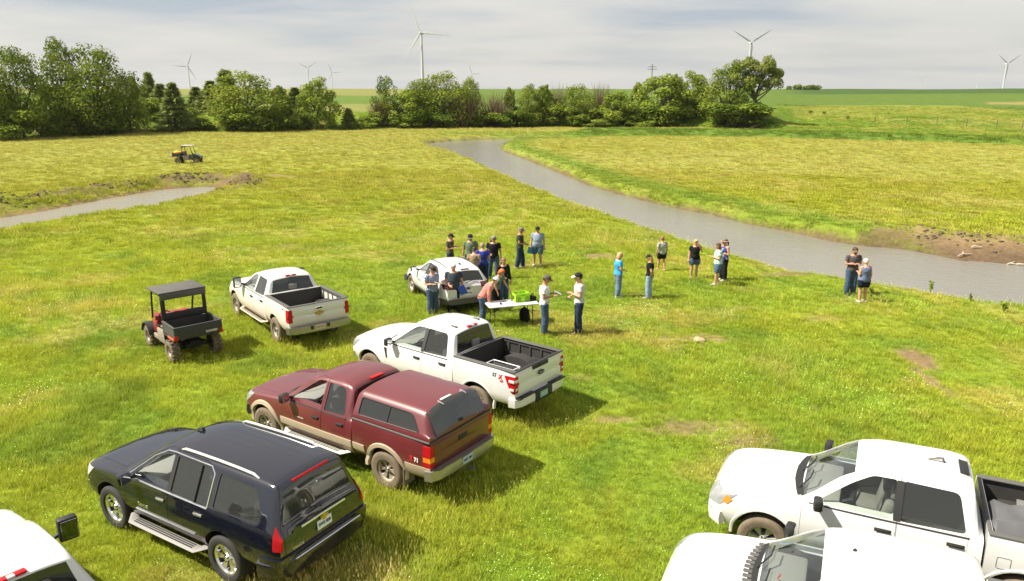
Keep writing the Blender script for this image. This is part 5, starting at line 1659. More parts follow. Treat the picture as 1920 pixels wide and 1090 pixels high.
def topper(root):
    x1, x0, z0, z1 = -.955, -2.95, 1.295, 1.865
    class TL(Loft):
        RAD = [0, .02, .02, .02, .05, .10, .3, 0]
        def ctrl(s, x):
            o = s.off; zt, wt, hw = s.p['zt'](x), s.p['wt'](x), s.p['hw'](x)
            return [(0, z0), (hw - .03, z0), (hw, z0 + .012), (hw, z0 + .03), (hw - .02, z0 + .10), (wt, zt - .07), (wt * .55, zt - .012), (0, zt)]
        def sec(s, x): return Loft.sec(s, x)
    q = dict(hw=[(x1, .955), (x0, .945)], wt=[(x1, .74), (-2.6, .735), (x0 + .05, .72), (x0, .71)], zt=[(x1, z1 - .05), (x1 - .06, z1), (-2.3, z1 - .01), (-2.68, z1 - .03), (-2.73, z1 - .05), (-2.90, 1.45), (x0, 1.335)])
    T = TL(x0, x1, q)
    mats = [MAROON, INTER, BLACKP]
    me = T.mesh('topper', mats)
    cav = MB(); V = [(x1 - .06, z0 - .1), (x1 - .06, z1 - .11), (-2.62, z1 - .13), (-2.86, z0 - .1)]
    nv = len(V); VV = [(x, w, z) for (x, z), w in zip(V, (.86, .66, .66, .86))]; VV += [(x, -y, z) for x, y, z in VV]
    cav.add(VV, [(0, 1, 2, 3), (7, 6, 5, 4)] + [(i, i + 4, (i + 1) % 4 + 4, (i + 1) % 4) for i in range(4)], 1)
    win = rounded([(-1.10, z0 + .10), (-1.10, z1 - .17), (-2.42, z1 - .19), (-2.66, z0 + .12)], [.05, .06, .10, .06])
    G = top_pane(T, -2.895, -2.735, .03, sink=0)
    nrm = Vector((-.9, 0, .35)).normalized()
    me = boolean(me, [(cav.mesh('c', mats), 'DIFFERENCE'), (side_pair(win, .4, 1.4), 'DIFFERENCE'), (slab(G, nrm, -.3, .2, 'c', mats), 'DIFFERENCE')])
    tp = empty('topper', (0, 0, 0), parent=root)
    put('topper_shell', smooth_mesh(me), tp)
    for sg in (1, -1):
        side_pane(T, inset(win, -.006), 'window', G_TINT, tp, sg, .008)
        for a, b_ in (((-1.85, z0 + .11), (-1.85, z1 - .18)),):
            trim_line(T, densify([a, b_], 4), .012, BLACKP, 'window_divider', tp, sg, -.002)
        trim_line(T, densify(list(inset(win, -.008)) + [inset(win, -.008)[0]], 2), .011, BLACKP, 'window_seal', tp, sg, .0)
    G2 = top_pane(T, -2.93, -2.70, -.012, sink=.012)
    rg = put('rear_hatch', slab(G2, nrm, -.004, .008, 'h', [glass('hatch_glass', (.10, .11, .11), .2)]), tp)
    for sg in (1, -1):
        b = MB(); c = T.ztop(-2.70, sg * .34); b.box((-2.72, sg * .34, c + .01), (.15, .025, .02), 0, Matrix.Rotation(-.25, 3, 'Y'), .006); b.obj('hatch_hinge', [CHROME], rg, 40)
    b = MB(); b.box((-2.665, .12, T.ztop(-2.665, .12) + .014), (.06, .30, .028), 0, None, .01); b.obj('brake_light', [LENSW], tp, 40)
    b = MB(); b.box((-2.93, 0, 1.42), (.03, .13, .05), 0, None, .01); b.tube([(-2.95, 0, 1.42), (-2.975, 0, 1.42)], .02, 8); b.obj('hatch_handle', [BLACKP], rg, 40)
topper(RED)
flare_ring(lambda x, z: max(RL.yside(x, z), .9), 1.82, .43, .46, .555, BEIGE, 'wheel_flare', RED, .028)
flare_ring(RB.yside, -1.82, .43, .46, .555, BEIGE, 'wheel_flare', RED, .028)
DUSTCHR = pm('dusty_chrome', (.42, .40, .35), .35, metal=.7, vary=.2)
sweep_bumper([(-3.09, 0), (-3.09, .45), (-3.06, .80), (-2.99, .98), (-2.86, 1.02)], [(0, .52), (.012, .62), (0, .72), (-.13, .73), (-.13, .51)], DUSTCHR, 'rear_bumper', RED)
b = MB(); b.box((-3.03, 0, .735), (.12, 1.7, .02), 0, None, .006); b.obj('bumper_step', [pm('worn_step_pad', (.14, .11, .09), .8)], RED)
plate(RED, (-3.105, .02, .64), (0, -1, 0), (0, 0, 1), .30, .15, 'NGT 207', pm('plate_faded_blue', (.42, .52, .55), .4), INKD)
step_bar(RED, -.75, 1.20, .98, .44, pm('worn_white_step', (.62, .58, .50), .6))
for sg in (1, -1):
    rt = (-1, 0, 0) if sg > 0 else (1, 0, 0)
    place_text('decal', 'Z', .115, BADGE_RED, RED, (-2.52, sg * (RB.yside(-2.52, .90) + .004), .885), rt, (0, 0, 1), .008)
    place_text('decal', '71', .115, pm('decal_white', (.72, .70, .66), .5), RED, (-2.64, sg * (RB.yside(-2.64, .90) + .004), .875), rt, (0, 0, 1), .006)
    b = MB(); b.box((-2.32, sg * .86, .42), (.02, .30, .34), 0); b.obj('mud_flap', [pm('dusty_rubber_flap', (.14, .12, .09), .9)], RED)
    b = MB(); b.box((.62, sg * (RL.yside(.8, .90) + .004), .90), (.24, .006, .022), 0); b.obj('door_badge', [pm('pale_badge', (.40, .36, .32), .5)], RED)
b = MB(); b.tube([(-3.10, .0, .44), (-3.22, .0, .44)], .035, 8); b.ellipsoid((-3.22, 0, .50), (.03, .03, .03)); b.obj('tow_hitch', [GREYP], RED, 40)

# ---- dusty pickup at the back
SILVER = paint('dusty_white_paint', (.66, .65, .61), .38, dust=.80, dust_z=1.02, dust_col=(.55, .40, .27))
S = dict(name='pickup_truck', label='dusty off-white pickup with open bed behind the red utility cart', cat='pickup truck', pos=(-7.671, 23.955, 128.14),
         group='pickup trucks parked in the meadow', paint=SILVER, fx=2.70, roof=1.875, belt=1.20, hood=1.28, xf=1.82, xr=-1.82, wr=.40, arch=.49, tyre=T_ROADD, rim=R_DUST6, rimr=.225, bigmirror=True, pillm=SILVER,
         bed=dict(x1=-1.11, x0=-2.96, rail=1.36, hw=1.0, zb=.54, floor=.84, inner=LINER, pockets=True, liner=SILVER, railm=GREYP, capm=GREYP, frontm=SILVER, handle=1.22, handw=.26, handm=CHROME, tg0=.74,
                  lamps=[(rounded([(-2.80, 1.27), (-3.2, 1.27), (-3.2, .88), (-2.80, .88)], .03), LENSR)]))
CHEV, CL = truck(S)
_b, CB = pickup_bed(CHEV, S)
DCHR = pm('dull_chrome', (.36, .35, .32), .38, metal=.8, vary=.2)
sweep_bumper([(-3.10, 0), (-3.10, .45), (-3.07, .80), (-3.0, .98), (-2.86, 1.02)], [(0, .53), (.012, .63), (0, .74), (-.13, .75), (-.13, .52)], DCHR, 'rear_bumper', CHEV)
plate(CHEV, (-3.115, .05, .66), (0, -1, 0), (0, 0, 1), .30, .15, 'HBR 563', pm('plate_dusty', (.55, .46, .36), .5), pm('faded_ink', (.30, .22, .16), .6))
for sg in (1, -1):
    b = MB(); b.box((-3.105, sg * .26 + .05, .67), (.02, .10, .12), 0, None, .008); b.obj('bumper_slot', [BLACKP], CHEV)
flat_badge('bowtie_badge', CHEV, (-2.99, 0, 1.06), (0, -1, 0), (0, 0, 1), [(x * .28, y * .36) for x, y in BOWTIE], .012, [GOLD])
step_bar(CHEV, -1.0, 1.22, 1.0, .44, pm('dusty_step', (.50, .40, .30), .7))
for sg in (1, -1):
    b = MB(); b.box((-2.935, sg * 1.003, 1.075), (.12, .02, .03), 0); b.obj('lamp_divider', [LENSRD], CHEV)
    place_text('decal', '4x4', .07, BADGE_RED, CHEV, (-2.60, sg * (CB.yside(-2.6, 1.25) + .004), 1.25), (-sg, 0, 0), (0, 0, 1), .002)

# ---- white pickup at the right with sheeted bed
S = dict(name='pickup_truck', label='white crew cab pickup with folded cover and boxes in its bed', cat='pickup truck', pos=(6.124, 10.826, 153.35), c0=-1.23, mid=-.10,
         group='pickup trucks parked in the meadow', paint=WHITE, fx=2.70, roof=1.94, belt=1.21, hood=1.27, xf=1.775, xr=-1.775, wr=.405, arch=.50, tyre=T_TRUCK, rim=R_ALU6, frontm=WHITE, grillem=BLACKP, nobrake=True, gr=G_TINT,
         bed=dict(x1=-1.262, x0=-2.94, rail=1.40, hw=1.0, zb=.55, floor=.85, inner=LINER, railm=GREYP, handle=1.22,
                  lamps=[(rounded([(-2.70, 1.30), (-3.2, 1.30), (-3.2, .95), (-2.70, .95)], .03), LENSR)]))
S['rear'] = -2.9
TITAN, TL_ = truck(S)
_b, TB = pickup_bed(TITAN, S)
flare_ring(lambda x, z: max(TL_.yside(x, z), .9), 1.775, .435, .495, .55, WHITE, 'wheel_lip', TITAN, .018)
flare_ring(TB.yside, -1.775, .435, .495, .55, WHITE, 'wheel_lip', TITAN, .018)
for sg in (1, -1):
    b = MB()
    V = [(x, sg * (TL_.yside(x, z) + o), z) for o in (-.01, .016) for x, z in ((2.40, 1.06), (2.30, 1.00), (2.38, .92), (2.46, .94))]
    b.add(V, [(0, 1, 2, 3), (7, 6, 5, 4), (0, 4, 5, 1), (1, 5, 6, 2), (2, 6, 7, 3), (3, 7, 4, 0)]); b.obj('turn_signal', [LENSA], TITAN)
    P = [(2.50, .70), (2.66, .72), (2.66, .62), (2.54, .60)]
    b = MB(); V = [(x, sg * (TL_.yside(x, z) + o), z) for o in (-.01, .012) for x, z in P]
    b.add(V, [(0, 1, 2, 3), (7, 6, 5, 4), (0, 4, 5, 1), (1, 5, 6, 2), (2, 6, 7, 3), (3, 7, 4, 0)]); b.obj('bumper_vent', [BLACKP], TITAN)
    trim_line(TB, densify(rounded([(-1.58, 1.10), (-1.58, .92), (-1.41, .92), (-1.41, 1.10), (-1.58, 1.10)], .03), 3), .004, GREYP, 'fuel_door', TITAN, sg, .001)
b = MB(); z = TL_.ztop(-.62, 0); b.tube([(-.46, 0, z + .01), (-.60, 0, z + .055), (-.66, 0, z + .065), (-.68, 0, z + .0)], [.012, .03, .03, .03], 8, ell=.6); b.obj('roof_antenna', [GREYP], TITAN, 40)
b = MB(); z = TL_.ztop(-.95, 0); b.box((-.95, 0, z + .012), (.13, .46, .03), 0, Matrix.Rotation(-.18, 3, 'Y'), .01); b.obj('rear_roof_panel', [BLACKP], TITAN, 40)
COVER = pm('grey_vinyl_cover', (.10, .10, .105), .55, vary=.3, vscale=3)

# ---- white pickup in the bottom right corner
S = dict(name='pickup_truck', label='white pickup cut off by the bottom edge, black cowl under its windshield', cat='pickup truck', pos=(4.45, 8.25, 155.3), c0=-1.50,
         group='pickup trucks parked in the meadow', paint=WHITE, fx=2.46, roof=1.93, belt=1.21, hood=1.27, xf=1.6, xr=-2.1, wr=.405, arch=.50, tyre=T_TRUCK, rim=R_DUST5, wsx=1.22, mid=-.25, frontm=WHITE, grillem=BLACKP, nobrake=True,
         bed=dict(x1=-1.53, x0=-3.25, rail=1.36, hw=1.0, zb=.55, floor=.85, inner=WHITE, lamps=[([(-3.05, 1.28), (-3.6, 1.28), (-3.6, .92), (-3.05, .92)], LENSR)]))
S['rear'] = -3.2
WB, WBL = truck(S)
_b, WBB = pickup_bed(WB, S)
# wide louvred cowl
for k in range(14):
    y = -.70 + 1.40 * k / 13
    x = 1.36 - .12 * (y / .7) ** 2
    b = MB(); b.box((x, y, WBL.ztop(x, y) + .010), (.12, .075, .008), 0, None, .004); b.obj('cowl_louvre', [GREYP], WB)
b = MB(); z = WBL.ztop(.16, 0); b.lathe([(.001, .035), (.02, .03), (.032, .0)], 10, 'z', (.10, 0, z)); b.obj('roof_antenna', [BLACKP], WB, 40)
b = MB(); b.box((.95, .22, 1.42), (.005, .07, .06), 0, Matrix.Rotation(-.6, 3, 'Y')); b.obj('windshield_sticker', [BADGE_RED], WB)

# ---- pickup in the bottom left corner
S = dict(name='pickup_truck', label='white pickup with black towing mirror cut off by the left edge', cat='pickup truck', mirx=.62, pos=(-6.70, 8.30, 140.5),
         group='pickup trucks parked in the meadow', paint=WHITE, fx=2.74, roof=1.96, belt=1.22, hood=1.30, xf=1.845, xr=-1.845, wr=.405, arch=.50, tyre=T_TRUCK, rim=R_ALU6, bigmirror=True, gr=G_TINT,
         bed=dict(x1=-1.12, x0=-2.98, rail=1.40, hw=1.0, zb=.55, floor=.85, inner=LINER, railm=GREYP, lamps=[([(-2.80, 1.28), (-3.2, 1.28), (-3.2, .90), (-2.80, .90)], LENSR)]))
WL, WLL = truck(S)
pickup_bed(WL, S)
b = MB(); b.box((-1.0, -.56, 1.48), (.005, .12, .10), 0, Matrix.Rotation(.24, 3, 'Y')); b.obj('window_sticker', [PLATEW], WL)

# ---- the dark SUV
NAVY = paint('navy_black_paint', (.0030, .0038, .0110), .50, spec=.08, coat=1.0, dust=.25, dust_z=.62)
NAVY.node_tree.nodes['Principled BSDF'].inputs['Coat IOR'].default_value = 1.85
p = dict(hw=[(2.42, .80), (2.25, .94), (1.9, 1.0), (1.2, 1.012), (-1.9, 1.012), (-2.40, .99), (-2.60, .95), (-2.68, .91)],
         zb=[(2.42, .38), (1.9, .36), (1, .40), (-2.0, .42), (-2.68, .46)],
         zs=[(2.42, .90), (2.2, 1.02), (1.2, 1.12), (0, 1.15), (-2.4, 1.18), (-2.68, 1.06)],
         zt=[(2.42, .95), (2.36, 1.05), (2.2, 1.12), (1.8, 1.19), (1.27, 1.245), (1.10, 1.265), (.95, 1.36), (.42, 1.73), (.24, 1.81), (-.3, 1.875), (-1.2, 1.885), (-2.0, 1.865), (-2.38, 1.835), (-2.46, 1.79), (-2.62, 1.25), (-2.68, 1.12)],
         wt=[(2.42, .72), (2.2, .80), (1.3, .845), (1.10, .835), (.35, .67), (0, .665), (-1.5, .66), (-2.2, .645), (-2.46, .645), (-2.62, .79), (-2.68, .82)],
         tuck=[(2.4, .06), (-2.68, .05)], crown=[(2.42, .06), (1.1, .055), (.3, .06), (-2.68, .05)])
wF = rounded([(.86, 1.20), (.36, 1.575), (.10, 1.70), (-.10, 1.735), (-.10, 1.20)], [.03, .12, .1, .03, .04])
wR = rounded([(-.20, 1.20), (-.20, 1.735), (-.96, 1.745), (-1.07, 1.66), (-1.07, 1.21)], [.04, .03, .08, .08, .04])
wQ = rounded([(-1.24, 1.22), (-1.24, 1.725), (-2.06, 1.70), (-2.30, 1.32), (-2.22, 1.23)], [.05, .06, .08, .06, .05])
S = dict(name='suv', label='black SUV with chrome roof rails and chrome wheels', cat='SUV', pos=(-5.279, 11.826, 149.15), paint=NAVY, p=p, x0=-2.68, x1=2.42, xf=1.473, xr=-1.473, wr=.405, arch=.475, len=5.1,
         cabin=(1.0, .95, .22, -2.30, -2.50, .62, 1.16), windows=[(wF, G_MID, (1, -1)), (wR, G_TINT, (1, -1)), (wQ, G_TINT, (1, -1))], winparent={0: 0, 1: 1},
         windscreen=(1.07, .40, .055, G_MID), rearglass=(-2.595, -2.475, .06, glass('rear_privacy_glass', (.10, .11, .12), .25)),
         doors=[(rounded([(1.0, .50), (1.0, 1.08), (.95, 1.23), (.38, 1.665), (.10, 1.795), (-.145, 1.81), (-.145, .50)], [.05, .03, .05, .1, .06, .01, .05]), 'door'),
                (rounded([(-.15, .50), (-.15, 1.81), (-.95, 1.812), (-1.13, 1.72), (-1.16, 1.16), (-1.10, .95), (-.93, .72), (-.90, .50)], [.05, .01, .08, .08, .06, .1, .1, .04]), 'door')],
         hood=([(2.34, .66), (1.20, .80)], .86), liftgate=([(.60, 1.90), (.615, 1.80), (.80, 1.22), (.80, .64)], -2.34), tyre=T_ROAD, rim=R_CHROME6, tw=.275, rimr=.265, track=.87, front=2.42, rear=-2.6, zchassis=.42,
         seats=[(.22, 'pair'), (-.75, 'pair'), (-1.65, 'bench')], seatm=pm('light_grey_seat', (.22, .21, .20), .9), mirror=(.78, 1.20, NAVY), handles=[(.03, 1.02, CHROME), (-.93, 1.04, CHROME)], dash=.66,
         patches=[('taillight', rounded([(-2.55, 1.33), (-2.9, 1.33), (-2.9, .91), (-2.57, .91)], .03), .010, LENSR, 'y', (.84, 1.3)), ('headlight', [(2.0, 1.03), (2.6, .98), (2.6, .82), (2.2, .84)], .01, LENSW, 'y', (.55, 1.3)),
                  ('door_pillar', [(-.102, 1.20), (-.102, 1.735), (-.198, 1.735), (-.198, 1.20)], .004, BLACKP, 'y', (.5, 1.3)),
                  ('rear_fascia', [(-2.34, .40), (-2.34, .78), (-2.9, .78), (-2.9, .40)], .035, NAVY, 'y', (-1.4, 1.4, 0))])
TAHOE, HL = vehicle(S)
front_end(TAHOE, HL, S)
for sg in (1, -1):
    zr_ = lambda x: HL.ztop(x, .615) + .035
    b = MB(); b.tube([(-.18, sg * .615, zr_(-.18) - .035), (-.28, sg * .615, zr_(-.28) - .005)] + [(x, sg * .615, zr_(x) - .002) for x in (-.6, -1.1, -1.6, -1.90)] + [(-2.02, sg * .615, zr_(-2.02) - .04)], [.014, .024, .024, .024, .024, .024, .014], 8)
    b.obj('roof_rail', [pm('satin_rail', (.78, .77, .75), .30, metal=.6)], TAHOE, 40)
    trim_line(HL, densify([(1.02, 1.165), (-1.13, 1.185)]), .017, CHROME, 'window_trim', TAHOE, sg, .004)
    trim_line(HL, densify([(-1.12, 1.18), (-1.12, 1.69), (-1.02, 1.775), (-.1, 1.775), (.10, 1.755), (.42, 1.60), (.95, 1.21)], 5), .010, CHROME, 'window_surround', TAHOE, sg, .003)
    trim_line(HL, densify([(.72, .66), (-.82, .66)]), .018, CHROME, 'door_moulding', TAHOE, sg, .006)
    trim_line(HL, densify([(-.80, 1.20), (-.80, 1.735)]), .016, BLACKP, 'window_divider', TAHOE, sg, .0)
    rt = (-sg, 0, 0)
    place_text('door_lettering', 'TAHOE', .085, CHROME, TAHOE, (.52, sg * (HL.yside(.52, .76) + .004), .765), rt, (0, sg * -.05, 1), .003)
step_bar(TAHOE, -.95, .98, 1.0, .38, pm('grey_step', (.22, .21, .20), .6), .20, .06)
for k in range(6):                                   # ribs along the roof
    y = -.42 + .168 * k
    b = MB(); b.tube([(x, y, HL.ztop(x, y) - .002) for x in (-.35, -.7, -1.1, -1.5, -1.9, -2.12)], [.004, .012, .012, .012, .012, .004], 6, ell=.7); b.obj('roof_rib', [NAVY], TAHOE, 40)
b = MB(); b.box((-2.455, 0, 1.775), (.07, .74, .045), 0, Matrix.Rotation(.55, 3, 'Y'), .012); b.obj('brake_light', [LENSR], TAHOE, 40)
b = MB(); z = HL.ztop(.15, 0); b.tube([(.26, 0, z - .0), (.14, 0, z + .045), (.10, 0, z + .05), (.08, 0, z)], [.012, .03, .035, .035], 8, ell=.7); b.obj('roof_antenna', [BLACKP], TAHOE, 40)
sweep_bumper([(-2.76, 0), (-2.755, .5), (-2.70, .82), (-2.52, 1.0), (-2.30, 1.035)], [(0, .44), (.02, .56), (.01, .68), (-.05, .73), (-.12, .73), (-.12, .44)], NAVY, 'rear_bumper', TAHOE)
b = MB(); b.tube([(-2.775, y, .72) for y in (-.70, -.35, 0, .35, .70)], .016, 6, ell=.6); b.obj('bumper_trim', [CHROME], TAHOE, 40)
plate(TAHOE, (-2.695, 0, .95), (0, -1, 0), (.06, 0, 1), .31, .155, 'IWG 828', PLATEW, INKD)
flat_badge('bowtie_badge', TAHOE, (-2.693, 0, 1.06), (0, -1, 0), (.1, 0, 1), [(x * .18, y * .26) for x, y in BOWTIE], .014, [GOLD])
b = MB(); b.box((-2.69, 0, 1.115), (.03, .95, .035), 0, None, .01); b.obj('liftgate_trim', [CHROME], TAHOE, 40)
place_text('tailgate_lettering', 'TAHOE', .07, CHROME, TAHOE, (-2.682, .55, .83), (0, -1, 0), (0, 0, 1), .001)
b = MB(); b.tube([(-2.64, -.02, 1.21), (-2.615, .22, 1.30), (-2.60, .34, 1.33)], .010, 6); b.obj('rear_wiper', [BLACKP], TAHOE, 40)

# ---- white crossover among the people
p = dict(hw=[(2.20, .66), (2.05, .82), (1.6, .92), (.6, .935), (-1.6, .935), (-2.0, .89), (-2.22, .78)],
         zb=[(2.2, .34), (1.5, .30), (-1.6, .32), (-2.22, .42)],
         zs=[(2.2, .72), (1.8, .86), (1.0, .98), (-1.0, 1.06), (-1.8, 1.10), (-2.22, .98)],
         zt=[(2.2, .76), (2.1, .86), (1.7, .98), (1.15, 1.06), (.98, 1.08), (.82, 1.16), (.25, 1.50), (.08, 1.57), (-.4, 1.635), (-1.0, 1.645), (-1.6, 1.60), (-1.86, 1.555), (-1.92, 1.51), (-2.15, 1.10), (-2.22, 1.0)],
         wt=[(2.2, .58), (1.8, .70), (1.1, .76), (.98, .75), (.25, .60), (-.5, .585), (-1.5, .57), (-1.90, .56), (-2.15, .70), (-2.22, .71)],
         tuck=[(2.2, .07), (-2.2, .06)], crown=[(2.2, .06), (.98, .05), (0, .06), (-2.2, .05)])
wF = rounded([(.70, 1.05), (.25, 1.33), (.02, 1.45), (-.16, 1.485), (-.16, 1.08)], [.03, .1, .08, .03, .04])
wR = rounded([(-.24, 1.08), (-.24, 1.49), (-.90, 1.49), (-1.22, 1.38), (-1.42, 1.15), (-1.30, 1.11)], [.04, .03, .08, .1, .05, .04])
S = dict(name='suv', label='white compact SUV parked among the standing people', cat='SUV', pos=(-2.489, 27.007, 116.0), paint=WHITE, p=p, x0=-2.22, x1=2.20, xf=1.355, xr=-1.355, wr=.35, arch=.40, len=4.5,
         cabin=(.85, .82, .08, -1.70, -1.95, .50, 1.03), windows=[(wF, G_MID, (1, -1)), (wR, G_TINT, (1, -1))], winparent={0: 0, 1: 1},
         windscreen=(.95, .27, .05, G_MID), rearglass=(-2.11, -1.935, .05, G_TINT),
         doors=[(rounded([(.80, .42), (.80, .95), (.75, 1.08), (.25, 1.42), (.0, 1.53), (-.195, 1.56), (-.195, .42)], [.05, .03, .05, .1, .06, .01, .05]), 'door'),
                (rounded([(-.20, .42), (-.20, 1.56), (-.95, 1.56), (-1.25, 1.46), (-1.46, 1.15), (-1.30, .95), (-.95, .75), (-.88, .42)], [.05, .01, .08, .08, .05, .1, .1, .04]), 'door')],
         hood=([(2.08, .56), (1.08, .70)], .66), liftgate=([(.50, 1.66), (.535, 1.55), (.70, 1.08), (.68, .62)], -1.80), tyre=tyre_mesh(.35, .23, .235, RUBBERD), rim=rim_mesh(.235, .22, 5, ALU, 1), tw=.23, rimr=.235, track=.80, front=2.2, rear=-2.1, zchassis=.36,
         seats=[(.10, 'pair'), (-.80, 'bench')], mirror=(.66, 1.07, BLACKP), handles=[(-.02, .95, WHITE), (-.90, .99, WHITE)], dash=.50,
         patches=[('taillight', rounded([(-1.86, 1.10), (-2.4, 1.10), (-2.4, .93), (-2.0, .95)], .03), .012, LENSRD, 'y', (.48, 1.3)), ('headlight', [(1.75, .86), (2.4, .80), (2.4, .70), (1.9, .74)], .01, LENSW, 'y', (.45, 1.3)),
                  ('door_pillar', [(-.162, 1.08), (-.162, 1.485), (-.238, 1.485), (-.238, 1.08)], .004, BLACKP, 'y', (.4, 1.3)),
                  ('sill_cladding', [(1.0, .30), (1.0, .46), (-1.0, .46), (-1.0, .30)], .012, GREYP, 'y', (.6, 1.3)),
                  ('rear_cladding', [(-1.78, .30), (-1.78, .58), (-2.4, .58), (-2.4, .30)], .030, GREYP, 'y', (-1.4, 1.4, 0))])
ESC, EL = vehicle(S)
front_end(ESC, EL, dict(x1=2.16, zbump=.50, frontm=GREYP, grillem=BLACKP))
for sg in (1, -1):
    b = MB(); b.tube([(x, sg * .54, EL.ztop(x, .54) + .02) for x in (.02, -.4, -.9, -1.4, -1.62)], .016, 6); b.obj('roof_rail', [BLACKP], ESC, 40)
    for k in range(2):
        b = MB(); y = sg * (EL.yside(.3, .78 - k * .06) + .003); b.box((.32 - k * .03, y, .80 - k * .055), (.42, .004, .022), 0); b.obj('door_lettering', [INKD], ESC)
b = MB(); b.box((-1.885, 0, 1.545), (.05, .30, .03), 0, None, .008); b.obj('brake_light', [LENSRD], ESC)
b = MB(); z = EL.ztop(-1.45, 0); b.tube([(-1.30, 0, z - .0), (-1.42, 0, z + .04), (-1.47, 0, z + .04), (-1.49, 0, z)], [.012, .028, .03, .03], 8, ell=.7); b.obj('roof_antenna', [BLACKP], ESC, 40)
b = MB(); b.tube([(-2.17, .05, 1.12), (-2.125, -.20, 1.18), (-2.12, -.36, 1.19)], .012, 6); b.obj('rear_wiper', [BLACKP], ESC, 40)
flat_badge('oval_badge', ESC, (-2.225, 0, .93), (0, -1, 0), (0, 0, 1), [(a * .16, b2 * .07) for a, b2 in OVAL], .01, [pm('badge_navy', (.03, .035, .05), .35)])
plate(ESC, (-2.228, 0, .76), (0, -1, 0), (0, 0, 1), .30, .15, 'DKP 392', PLATEW, INKD)
b = MB(); b.box((-2.262, 0, .60), (.02, 1.2, .03), 0, None, .008); b.obj('bumper_trim', [DCHR], ESC)
